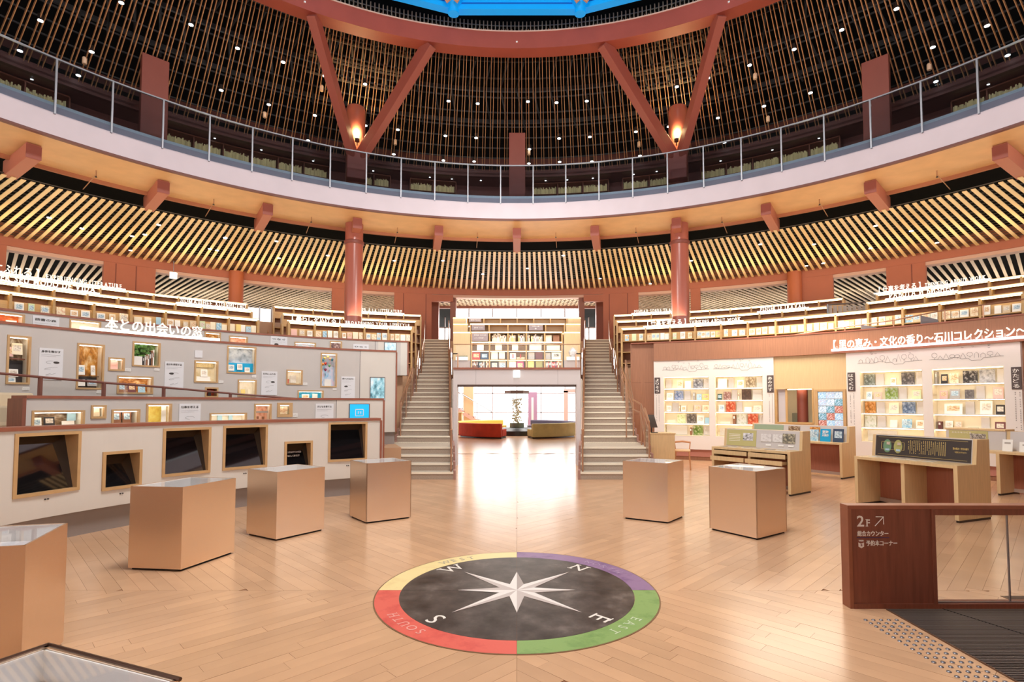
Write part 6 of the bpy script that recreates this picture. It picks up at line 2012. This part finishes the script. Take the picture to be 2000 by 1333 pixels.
# book desk behind
D2, L2, yu, rz, FL = desk('pale desk with blue books and a green sign, behind the drawer desk', (5.42, 12.95), (6.67, 11.15), 0.62, mid=False)
upboard(D2, yu, 0.06, 0.78, 0.93, 1.055, mat('sage green sign', (150, 170, 146), 0.5), 'green_sign_board', 0.002)
flat_text(D2, 'sign_title', '石川の自然と海', 0.03, LETTERG, (0.12, yu + 0.03, 0.99), width=0.3)
upboard(D2, yu, 0.9, 1.16, 0.93, 1.04, photo('desk photo dark', [(50, 40, 34), (140, 110, 80), (226, 214, 190)], 4), 'photo_print', 0.004)
upboard(D2, yu, 1.38, 1.6, 0.93, 1.04, photo('desk photo orange', [(60, 36, 20), (206, 130, 50), (240, 200, 130)], 4), 'photo_print', 0.004)
for i, (x, w_, c, h_, lab) in enumerate(((L2 - 0.66, 0.19, 'sea blue', 0.25, 'white and blue fish book'), (L2 - 0.42, 0.21, 'aq', 0.27, 'bright cyan picture book with a white title'), (L2 - 0.16, 0.21, 'dark blue', 0.28, 'dark navy penguin-like picture book'))):
    if c == 'aq':
        BOOKS['aq'] = mat('cyan cover', (0, 160, 214), 0.5)
    lab = lab.replace('penguin-like ', '')
    b = face_book(lab + ' on the desk behind the drawer desk', on_desk(FL, rz, x, 0.2, 0.741), rz, w_, h_, c, 'books on the green sign desk', 0.15, 'cool' if i != 1 else None)
    if i == 1:
        flat_text(b, 'cover_title', '深海', 0.08, WHITE, (-0.065, -0.014, h_ * 0.62), width=0.13, bold=0.03)
        flat_text(b, 'cover_title', '大冒険', 0.05, WHITE, (-0.07, -0.014, h_ * 0.42), width=0.14, bold=0.03)
    ub('book_stand', b, (0, 0.05, h_ * 0.3), (w_ * 0.7, 0.02, h_ * 0.6), WHITE)

# far desk
D4, L4, yu, rz, FL = desk('pale desk with white cards and a green sign, half behind the black sign desk', (8.13, 9.23), (8.98, 7.45), 0.66)
MB().span(-0.9, 0.0, 0.36, 0.66, 0.74, 1.07).build('side_upstand', mat('grey upstand', (204, 198, 196), 0.5), D4)
MB().span(-0.92, 0.0, 0.35, 0.67, 1.07, 1.1).build('side_upstand_cap', WOODL, D4)
MB().span(-0.9, 0.0, 0.0, 0.66, 0.70, 0.74).build('side_top', WOODL, D4)
MB().span(-0.9, -0.85, 0.0, 0.66, 0.0, 0.7).build('side_leg_panel', WOODL, D4)
ub('green_sign_board', D4, (-0.55, 0.355, 0.92), (0.6, 0.008, 0.28), mat('olive green sign', (190, 182, 124), 0.5))
flat_text(D4, 'sign_title', 'かたちをつくる', 0.03, LETTERG, (-0.8, 0.349, 1.01), width=0.3)
ub('photo_print', D4, (-0.4, 0.349, 0.92), (0.24, 0.006, 0.18), photo('desk photo bowl', [(40, 36, 34), (150, 140, 130), (236, 230, 220)], 9))
for i, (x, w_, h_, lab) in enumerate(((0.08, 0.14, 0.2, 'small white standing card at the desk end'), (0.34, 0.2, 0.17, 'wider white caption card'))):
    o = thing('standing_card', lab + ' beyond the black sign desk', 'card', on_desk(FL, rz, x, 0.2, 0.741), rz)
    o.rotation_euler = (-0.15, 0, rz)
    ub('card_board', o, (0, 0, h_ / 2), (w_, 0.008, h_), WHITE)
    ub('print', o, (0, -0.0045, h_ * 0.7), (w_ * 0.6, 0.001, h_ * 0.14), mat('leaflet print', (170, 164, 156), 0.5))
o = thing('picture_book', 'small dark picture board on the grey upstand of the far desk', 'picture', on_desk(FL, rz, 0.55, 0.3, 0.741), rz)
ub('print', o, (0, 0, 0.1), (0.16, 0.012, 0.2), photo('desk photo bowl', [(40, 36, 34), (150, 140, 130), (236, 230, 220)], 9))
ub('stand', o, (0, 0.02, 0.06), (0.1, 0.03, 0.12), WHITE)

# small counter, easel tablet and stool by the stairs
p = dep(1295, 898, 12.6)
ct = thing('small_counter', 'small pale wooden counter at the foot of the stairs by the brown wall', 'counter', (p.x, 12.6, 0), 0.0)
hh = dep(1295, 849, 12.6).z
MB().span(-0.28, 0.28, 0, 0.03, 0.02, hh).build('front_panel', WOODL, ct)
MB().span(-0.28, -0.24, 0.03, 0.5, 0.0, hh).build('side_panel', WOODL, ct)
MB().span(0.24, 0.28, 0.03, 0.5, 0.0, hh).build('side_panel', WOODL, ct)
MB().span(-0.3, 0.3, -0.01, 0.52, hh, hh + 0.03).build('top_board', WOODL, ct)
o = thing('tablet_stand', 'black tablet on a tilted stand on the small counter', 'screen', (p.x - 0.16, 12.72, hh + 0.031), 0.5)
MB().prism([(-0.1, 0, 0.12), (0.1, 0, 0.12), (0.1, 0.12, 0.42), (-0.1, 0.12, 0.42)], (0, 0.015, 0)).build('tablet', mat('dark tablet', (70, 58, 54), 0.2), o)
MB().tube([(0, 0.1, 0), (0, 0.09, 0.3)], 0.015, 6).build('stand_arm', DARKMET, o)
MB().lathe([(0.08, 0), (0.08, 0.012)], n=14).build('stand_foot', DARKMET, o)
p2 = dep(1333, 893, 12.9)
chr_ = thing('stool_chair', 'pale wooden armless chair beside the small counter', 'chair', (p2.x, 12.9, 0), -0.3)
MB().box((0, 0, 0.44), (0.36, 0.36, 0.035)).build('seat', mat('pale chair wood', (224, 184, 140), 0.45), chr_, bevel=0.012)
LEGW = mat('tan chair wood', (196, 140, 96), 0.45)
for x in (-1, 1):
    for yq in (-1, 1):
        MB().tube([(x * 0.18, yq * 0.18, 0), (x * 0.15, yq * 0.15, 0.43)], (0.014, 0.018), 7).build('leg', LEGW, chr_)
    MB().tube([(x * 0.172, -0.16, 0.2), (x * 0.172, 0.16, 0.2)], 0.01, 6).build('stretcher', LEGW, chr_)
    MB().tube([(x * 0.16, 0.16, 0.44), (x * 0.18, 0.2, 0.62)], 0.014, 6).build('back_post', LEGW, chr_)
MB().tube([(-0.19, 0.19, 0.62), (0, 0.235, 0.64), (0.19, 0.19, 0.62)], 0.022, 8).build('backrest', LEGW, chr_)

# ================================================================ METAL SHOWCASES ON THE FLOOR
def metal_case(label, near, left, right, back, h=0.775, contents=(), slot=False):
    P_ = [Vector((q[0], q[1], 0)) for q in (near, right, back, left)]
    cen = sum(P_, Vector()) / 4
    o = thing('metal_showcase', label, 'display case', cen)
    Q = [q - cen for q in P_]
    n = 4
    for i in range(4):
        a, b = Q[i], Q[(i + 1) % 4]
        inn = ((a + b) / 2).normalized() * -0.012
        MB().prism([(a.x, a.y, 0.02), (b.x, b.y, 0.02), (b.x, b.y, h), (a.x, a.y, h)], inn).build('side_panel', COPPER, o)
    ins = [q * 0.955 for q in Q]
    low_ = [q * 0.93 for q in Q]
    MB().prism([(q.x, q.y, 0.0) for q in low_], (0, 0, 0.03)).build('plinth', mat('black plinth', (24, 20, 20), 0.8), o)
    for i in range(4):
        a, b = ins[i], ins[(i + 1) % 4]
        inn = ((a + b) / 2).normalized() * -0.006
        MB().prism([(a.x, a.y, h - 0.16), (b.x, b.y, h - 0.16), (b.x, b.y, h - 0.004), (a.x, a.y, h - 0.004)], inn).build('liner', WHITE, o)
    MB().prism([(q.x, q.y, h - 0.11) for q in ins], (0, 0, 0.012)).build('tray', mat('white tray', (244, 242, 244), 0.4), o)
    gl_ = [q * 0.985 for q in Q]
    MB().prism([(q.x, q.y, h - 0.008) for q in gl_], (0, 0, 0.006)).build('glass_top', GLASST, o)
    e0 = (Q[1] - Q[0])
    rz = math.atan2(e0.y, e0.x)
    for i, (fx, fy, w_, d_, m_, lab) in enumerate(contents):
        t = thing('exhibit_card', lab, 'card', cen + Matrix.Rotation(rz, 3, 'Z') @ Vector((fx, fy, h - 0.097)), rz)
        ub('card_board', t, (0, 0, 0.006), (w_, d_, 0.012), m_)
        ub('print', t, (0, 0, 0.0125), (w_ * 0.8, d_ * 0.8, 0.001), printed('exhibit print', (236, 234, 236), (190, 186, 190), False, 60))
    if slot:
        a, b = Q[3], Q[0]
        c = (a + b) / 2
        ub('lit_slot', o, (c.x - 0.02, c.y - 0.02, h * 0.52), (0.1, 0.03, 0.28), mat('lit slot cream', (250, 232, 180), 0.5, emit=0.6), (0, 0, math.atan2((b - a).y, (b - a).x)))
    return o


PW_ = mat('exhibit paper', (232, 230, 232), 0.5)
metal_case('large copper toned metal showcase, the biggest standing free before the low white wall', (-3.10, 5.06), (-3.63, 5.12), (-2.93, 5.68), (-3.46, 5.78), contents=((-0.1, 0.05, 0.2, 0.14, PW_, 'pale sheet inside the largest free metal showcase'), (0.12, -0.1, 0.08, 0.1, WHITE, 'small white tent card inside the largest free metal showcase')))
metal_case('copper toned metal showcase between the largest one and the one by the stairs', (-2.715, 6.17), (-3.2, 6.47), (-2.36, 6.69), (-2.82, 6.99), contents=((0.0, 0.0, 0.25, 0.18, PW_, 'pale sheet inside the middle metal showcase'),))
metal_case('copper toned metal showcase in front of the staircase by the low white wall', (-1.945, 7.05), (-2.29, 7.48), (-1.435, 7.40), (-1.78, 7.83), contents=((0.0, 0.0, 0.25, 0.18, PW_, 'pale sheet inside the metal showcase at the grey wall staircase'),))
metal_case('copper toned metal showcase in front of the staircase by the brown wall', (1.955, 7.06), (1.435, 7.37), (2.29, 7.48), (1.77, 7.81), contents=((0.0, 0.0, 0.25, 0.18, PW_, 'pale sheet inside the metal showcase at the brown wall staircase'),))
metal_case('copper toned metal showcase in front of the drawer desk', (2.73, 6.21), (2.375, 6.74), (3.245, 6.57), (2.89, 7.1), contents=((-0.12, 0.0, 0.18, 0.22, PLINTH, 'grey printed sheet inside the metal showcase before the drawer desk'), (0.12, 0.05, 0.16, 0.2, PW_, 'white sheet inside the metal showcase before the drawer desk'), (0.1, -0.15, 0.12, 0.08, PW_, 'small white card inside the metal showcase before the drawer desk')))
metal_case('copper toned metal showcase cut by the picture edge with a lit slot in its side', (-2.69, 3.0), (-3.25, 2.86), (-2.925, 3.56), (-3.49, 3.42), contents=((-0.05, 0.1, 0.12, 0.1, WHITE, 'small card with a drawing in the edge showcase'), (-0.2, -0.1, 0.14, 0.05, BOOKS['pink'], 'narrow pink strip in the edge showcase')), slot=True)
metal_case('metal framed glass topped showcase closest to the camera at the lower corner', (-1.12, 1.02), (-1.74, 1.23), (-0.95, 1.56), (-1.505, 1.77))
lc = thing('case_frame', 'dark metal rim of the glass topped showcase closest to the camera', 'frame')
Pq = [Vector(q) for q in ((-0.945, 1.555, 0.776), (-1.507, 1.776, 0.776), (-1.745, 1.232, 0.776))]
MB().tube(Pq, 0.006, 6).build('rim_bar', mat('brown metal rim', (96, 72, 60), 0.35, metal=0.7), lc)

# ================================================================ WALNUT BARRIER, GRATING, STUDS
ba = thing('barrier', 'dark walnut barrier with a glass window and the white lettering 2F', 'barrier', (2.52, 4.16, 0))
HB = 0.775
MB().span(0.03, 0.64, 0.012, 0.09, 0.03, HB - 0.03).build('walnut_panel', WOODD, ba)
MB().span(0, 0.03, 0.0, 0.1, 0.0, HB - 0.03).build('end_post', mat('lighter walnut', (150, 92, 68), 0.35, var=0.1, vscale=8), ba, bevel=0.003)
MB().span(0.0, 3.2, 0, 0.1, HB - 0.03, HB).build('cap_rail', mat('lighter walnut', (150, 92, 68), 0.35, var=0.1, vscale=8), ba, bevel=0.003)
MB().span(0.03, 3.2, 0.0, 0.1, 0, 0.035).build('bottom_rail', WOODD, ba)
MB().span(0.64, 0.665, 0.0, 0.1, 0.035, HB - 0.03).build('window_stile', WOODD, ba)
MB().span(0.665, 3.2, 0.005, 0.095, HB - 0.075, HB - 0.03).build('window_head', WOODD, ba)
MB().span(0.665, 3.2, 0.045, 0.055, 0.035, HB - 0.07).build('glass_pane', GLASSC, ba)
MB().span(1.25, 1.258, 0.044, 0.056, 0.035, HB - 0.07).build('glass_joint', STEEL, ba)
MB().span(0.665, 3.2, 0.03, 0.04, 0.035, 0.043).build('glass_bead', STEEL, ba)
flat_text(ba, 'lettering', '2', 0.115, LETTERG, (0.075, 0.009, 0.615), width=0.052)
flat_text(ba, 'lettering', 'F', 0.075, LETTERG, (0.14, 0.009, 0.615), width=0.032, serif=True)
mb = MB()
mb.tube([(0.21, 0.008, 0.618), (0.275, 0.008, 0.685)], 0.0032, 4)
mb.tube([(0.218, 0.008, 0.687), (0.277, 0.008, 0.687), (0.277, 0.008, 0.63)], 0.0032, 4)
mb.build('arrow', LETTERG, ba)
flat_text(ba, 'lettering', '総合カウンター', 0.043, LETTERG, (0.075, 0.009, 0.545), width=0.235)
ub('underline', ba, (0.193, 0.0095, 0.53), (0.245, 0.003, 0.005), mat('purple line', (74, 48, 92), 0.5))
flat_text(ba, 'lettering', '予約本コーナー', 0.043, LETTERG, (0.14, 0.009, 0.472), width=0.235)
flat_text(ba, 'lettering', '予約本', 0.014, LETTERG, (0.083, 0.009, 0.502), width=0.038)
MB().prism([(0.082, 0.008, 0.492), (0.102, 0.008, 0.484), (0.122, 0.008, 0.492), (0.122, 0.008, 0.462), (0.102, 0.008, 0.45), (0.082, 0.008, 0.462)], (0, 0.004, 0)).build('book_icon', LETTERG, ba)
flat_text(ba, 'lettering', '予', 0.016, WOODD, (0.094, 0.006, 0.467), width=0.015)

gt = thing('floor_grating', 'black metal floor grating in front of the walnut barrier', 'mat', (2.78, 2.3, 0))
MB().span(0, 2.4, 0, 1.84, 0.0, 0.003).build('pit_floor', mat('grate pit', (20, 18, 18), 0.9), gt)
mb = MB()
for i in range(92):
    y_ = 0.01 + i * 0.02
    mb.span(0.004, 2.4, y_, y_ + 0.0085, 0.003, 0.008)
tag(mb.build('grate_bars', mat('grate bar', (112, 102, 98), 0.45, metal=0.2), gt), kind='stuff')
MB().span(-0.004, 0.004, 0, 1.84, 0, 0.009).build('edge_bar', mat('grate edge', (120, 96, 80), 0.4, metal=0.6), gt)
MB().prism([(0.42, 1.84, 0.006), (0.425, 1.84, 0.006), (1.205, 0.0, 0.006), (1.2, 0.0, 0.006)], (0, 0, 0.004)).build('joint_bar', mat('grate pit', (20, 18, 18), 0.9), gt)
tv = struct('floor_studs', 'field of small round metal warning studs beside the black grating')
sm = MB().lathe([(0.0135, 0), (0.0125, 0.004), (0.009, 0.0065), (0.003, 0.0075)], n=12).mesh('stud', STEEL, True)
for r_ in range(16):
    for c_ in range(5):
        inst('stud', sm, None, tv, (2.497 + c_ * 0.0555, 3.945 - r_ * 0.0575, 0.0))

fg = thing('floor_vent', 'small dark floor vent seen through the barrier glass', 'vent', flo(1990, 1168) + Vector((0.1, 0, 0)))
MB().span(-0.22, 0.3, -0.05, 0.03, 0, 0.004).build('vent_plate', mat('vent brown', (120, 96, 76), 0.5), fg)
MB().span(-0.2, 0.28, -0.04, 0.02, 0.004, 0.005).build('vent_slot', mat('vent dark', (84, 66, 54), 0.5), fg)

# ================================================================ HALL BEYOND: SOFAS, GLASS COLUMN, STAIRS, WINDOWS
HC = Vector((0.0, 26.95, 0))


def sofa(label, m, t0, t1):
    so = thing('curved_sofa', label, 'sofa', HC)
    def ring_(r0, r1, za, zb, n=14):
        poly = []
        for i in range(n + 1):
            t = R_(t0 + (t1 - t0) * i / n)
            poly.append((r1 * math.sin(t), r1 * math.cos(t), za))
        for i in range(n, -1, -1):
            t = R_(t0 + (t1 - t0) * i / n)
            poly.append((r0 * math.sin(t), r0 * math.cos(t), za))
        return MB().prism(poly, (0, 0, zb - za))
    ring_(2.84, 3.15, 0.06, 0.66).build('backrest', m, so, bevel=0.04)
    ring_(2.1, 2.84, 0.08, 0.4).build('seat', m, so, bevel=0.03)
    ring_(2.2, 3.05, 0.0, 0.07).build('plinth', DARKMET, so)
    return so


sofa('curved red velvet sofa facing the glass column, open to the hall', SOFARED, 193, 240)
sofa('curved olive velvet sofa facing the glass column, open to the hall', SOFAOLI, 118, 167)
sofa('curved yellow velvet sofa behind the red one', SOFAYEL, 262, 345)
sofa('curved slate purple sofa behind the olive one', SOFAPUR, 15, 98)
gc = thing('glass_column', 'tall round glass display column on a black base between the sofas', 'display case', HC)
MB().lathe([(0.95, 0), (0.95, 0.22), (0.8, 0.32), (0.72, 0.36)], n=28).build('base', mat('black base', (36, 32, 34), 0.4), gc, True)
MB().lathe([(0.36, 0.36), (0.36, 0.6)], n=20).build('inner_drum', mat('green grey drum', (120, 140, 128), 0.4), gc, True)
MB().lathe([(0.58, 0.36), (0.58, 2.05)], n=28).build('glass_cylinder', GLASSC, gc, True)
MB().lathe([(0.61, 2.05), (0.61, 2.2)], n=6).build('cap', mat('brown grey cap', (128, 110, 106), 0.5), gc)
mb = MB()
for i in range(160):
    a, r, z = rnd.uniform(0, 6.28), rnd.uniform(0.02, 0.24), rnd.uniform(0.62, 1.8)
    mb.box((r * math.cos(a), r * math.sin(a), z), (0.06, 0.02, 0.07), a)
tag(mb.build('hanging_pieces', photo('column pieces', [(90, 96, 90), (226, 224, 190), (246, 246, 240)], 20), gc), kind='stuff')

hs_ = thing('hall_staircase', 'rose coloured open stair climbing behind the yellow sofa', 'staircase', (-1.15, 31.3, 0))
RS = mat('rose stair', (172, 126, 118), 0.5)
for i in range(14):
    ub('tread', hs_, (-0.35 - i * 0.27, 0, 0.16 + i * 0.16), (0.34, 1.5, 0.05), RS)
    ub('riser', hs_, (-0.2 - i * 0.27, 0, 0.08 + i * 0.16), (0.03, 1.5, 0.16), RS)
MB().prism([(0.0, -0.8, 0), (-0.3, -0.8, 0.0), (-4.1, -0.8, 2.15), (-4.1, -0.8, 2.45)], (0, 0.05, 0)).build('stringer', mat('pale rose stringer', (216, 180, 172), 0.5), hs_)
MB().tube([(-0.1, -0.78, 1.0), (-4.0, -0.78, 3.3)], 0.03, 6).build('rail', STEEL, hs_)
for i in range(5):
    MB().tube([(-0.3 - 0.8 * i, -0.78, 0.2 + 0.47 * i), (-0.3 - 0.8 * i, -0.78, 1.1 + 0.47 * i)], 0.018, 5).build('post', STEEL, hs_)
pc = thing('purple_panel', 'narrow purple door panel beside the bright windows', 'panel', dep(1040, 830, 30.7).xy.to_3d(), 0)
pc.location.z = 0
MB().span(-0.27, 0.27, 0, 0.1, 0, 2.2).build('panel_body', mat('purple panel', (176, 140, 172), 0.5), pc)
MB().span(-0.06, 0.06, -0.01, 0, 0.4, 1.9).build('slot_window', WHITE, pc)
kb = thing('reception_counter', 'tan wooden counter beside the red sofa', 'counter', (-3.45, 28.4, 0))
MB().span(-1.2, 0.55, 0, 0.8, 0, 1.05).build('counter_body', mat('tan counter', (222, 178, 130), 0.5), kb, bevel=0.01)
MB().span(-1.25, 0.6, -0.05, 0.85, 1.05, 1.1).build('counter_top', mat('tan counter top', (234, 196, 150), 0.5), kb)
ic = thing('hall_pillar', 'cream square pillar behind the tan counter', 'column', (-2.75, 30.6, 0))
MB().span(-0.28, 0.28, 0, 0.5, 0, 4.4).build('pillar_body', mat('cream pillar', (226, 200, 164), 0.5), ic, bevel=0.01)
ub('pillar_base', ic, (0, 0.25, 0.05), (0.6, 0.54, 0.1), mat('tan counter', (222, 178, 130), 0.5))

YW = 33.6
wd = struct('window_1', 'tall bright glazed facade at the end of the hall')
xsw = [-12 + i * 1.5 for i in range(17)]
for i, x in enumerate(xsw):
    MB().span(x - 0.03, x + 0.03, YW, YW + 0.15, 0, 8.75).build('mullion', mat('grey mullion', (170, 162, 166), 0.5), wd)
for z in (0.05, 1.0, 2.2, 4.4, 6.3, 8.7):
    MB().span(-12, 12, YW, YW + 0.12, z - 0.035, z + 0.035).build('transom', mat('grey mullion', (170, 162, 166), 0.5), wd)
for i in range(16):
    MB().span(xsw[i], xsw[i + 1], YW + 0.06, YW + 0.065, 0, 8.7).build('glass_pane', GLASSC, wd)
dj = struct('door_2', 'glazed entrance with pale rose frame beside the olive sofa')
for x in (2.85, 4.3):
    MB().span(x - 0.12, x + 0.12, 31.4, 31.6, 0, 2.3).build('frame_post', mat('rose frame', (206, 178, 172), 0.5), dj)
MB().span(2.73, 4.42, 31.4, 31.6, 2.2, 2.4).build('frame_head', mat('rose frame', (206, 178, 172), 0.5), dj)
MB().span(-12, 12, 29.7, 34, 8.75, 8.85).build('lintel_deck', WHITE, wd)
# pale paving outside the facade
gd = struct('ground', 'pale paving outside the glazed facade')
MB().span(-30, 30, 33.8, 60, -0.1, -0.02).build('paving', mat('pale paving', (236, 232, 226), 0.7), gd)

# upper gallery shelves glimpsed through the balustrade
for a0, a1, l in ((-21.5, -17.2, 'beyond the first column, column side'), (-14.6, -8.4, 'with yellow boxed volumes'), (2.2, 12.6, 'with pale paper bundles near the centre pier'), (14.5, 21.5, 'running to the far column'), (24.5, 40, 'past the far column'), (-43, -25, 'past the first column'), (50, 61, 'at the end of the gallery'), (-61, -51, 'at the start of the gallery')):
    R = 15.85
    g = thing('gallery_bookcase', 'low dark wood bookcase on the upper gallery %s' % l, 'bookcase')
    MB().arc(R, R + 0.4, a0, a1, 9.98, 10.02, 2).build('top_board', WOODD, g)
    MB().arc(R + 0.38, R + 0.4, a0, a1, 7.95, 9.98, 2).build('back_panel', WOODD, g)
    for z in (8.7, 9.2, 9.58):
        MB().arc(R, R + 0.38, a0, a1, z - 0.02, z, 2).build('shelf_board', WOODD, g)
    n = max(2, int((a1 - a0) / 2.6))
    for i in range(n + 1):
        a = a0 + (a1 - a0) * i / n
        MB().arc(R, R + 0.38, a - 0.06, a + 0.06, 7.95, 9.98, 2).build('divider', WOODD, g)
    mb = MB()
    for i in range(n):
        b0 = a0 + (a1 - a0) * i / n + 0.15
        nb = int(((a1 - a0) / n - 0.3) / 0.12)
        for j in range(nb):
            a = b0 + j * 0.12
            p = cylp(a, R + 0.15, 0)
            for z in (9.2, 9.58):
                hq = rnd.uniform(0.2, 0.3)
                mb.box((p.x, p.y, z + hq / 2), (0.028, 0.2, hq), -R_(a))
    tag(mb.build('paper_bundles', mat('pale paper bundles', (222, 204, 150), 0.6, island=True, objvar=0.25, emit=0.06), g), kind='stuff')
for a in (-19.5, -12, -9, -5, 4, 7, 10.5, 16, 19, 27, 33, -27, -33, -38, 38, 53, -54):
    p = cylp(a, 15.7, 10.035)
    dl = thing('gallery_downlight', 'tiny downlight in the dark red gallery ceiling', 'lamp', p, 0, 'downlights in the gallery ceiling')
    inst('housing', can, None, dl).scale = (0.6, 0.6, 0.3)
    inst('lens', lens, None, dl).scale = (0.6, 0.6, 0.6)
ex = thing('exit_sign', 'small glowing pale exit sign box hanging below the slats over the ring wall opening', 'sign', cylp(cyl(339, 528, 20.0)[0], 20.0, 6.32), R_(37))
MB().box((0, 0, 0), (0.24, 0.05, 0.24)).build('sign_box', mat('glowing white sign', (238, 255, 252), 0.4, emit=1.0), ex, bevel=0.008)
MB().tube([(0, 0, 0.12), (0, 0, 0.55)], 0.012, 6).build('hanger_rod', STEEL, ex)

# ---------------------------------------------------------------- one label per small repeated fitting: its row and its count along the row
ORD += ['fifteenth', 'sixteenth', 'seventeenth', 'eighteenth', 'nineteenth', 'twentieth', 'twenty-first', 'twenty-second', 'twenty-third', 'twenty-fourth', 'twenty-fifth', 'twenty-sixth', 'twenty-seventh', 'twenty-eighth', 'twenty-ninth', 'thirtieth']
for stem_, what, rows_ in (('ceiling_downlight', 'round white downlight', ((12.6, 'nearest the oculus ring'), (14.0, 'middle roof row'), (99, 'nearest the balustrade'))),
                           ('ring_downlight', 'small white downlight', ((17.3, 'inner ring ceiling row'), (99, 'outer ring ceiling row'))),
                           ('gallery_downlight', 'tiny downlight', ((99, 'dark red gallery ceiling'),)),
                           ('ceiling_speaker', 'small cream hanging speaker', ((99, 'upper roof'),))):
    obs = [o for o in bpy.data.objects if o.parent is None and o.name.split('.')[0] == stem_]
    lo_ = 0.0
    for lim, rn in rows_:
        sel = [o for o in obs if lo_ <= math.hypot(o.location.x, o.location.y - CY) < lim]
        sel.sort(key=lambda o: math.atan2(o.location.x, o.location.y - CY))
        for i, o in enumerate(sel):
            o['label'] = '%s, %s from the grey wall end, %s' % (what, ORD[i], rn)
        lo_ = lim
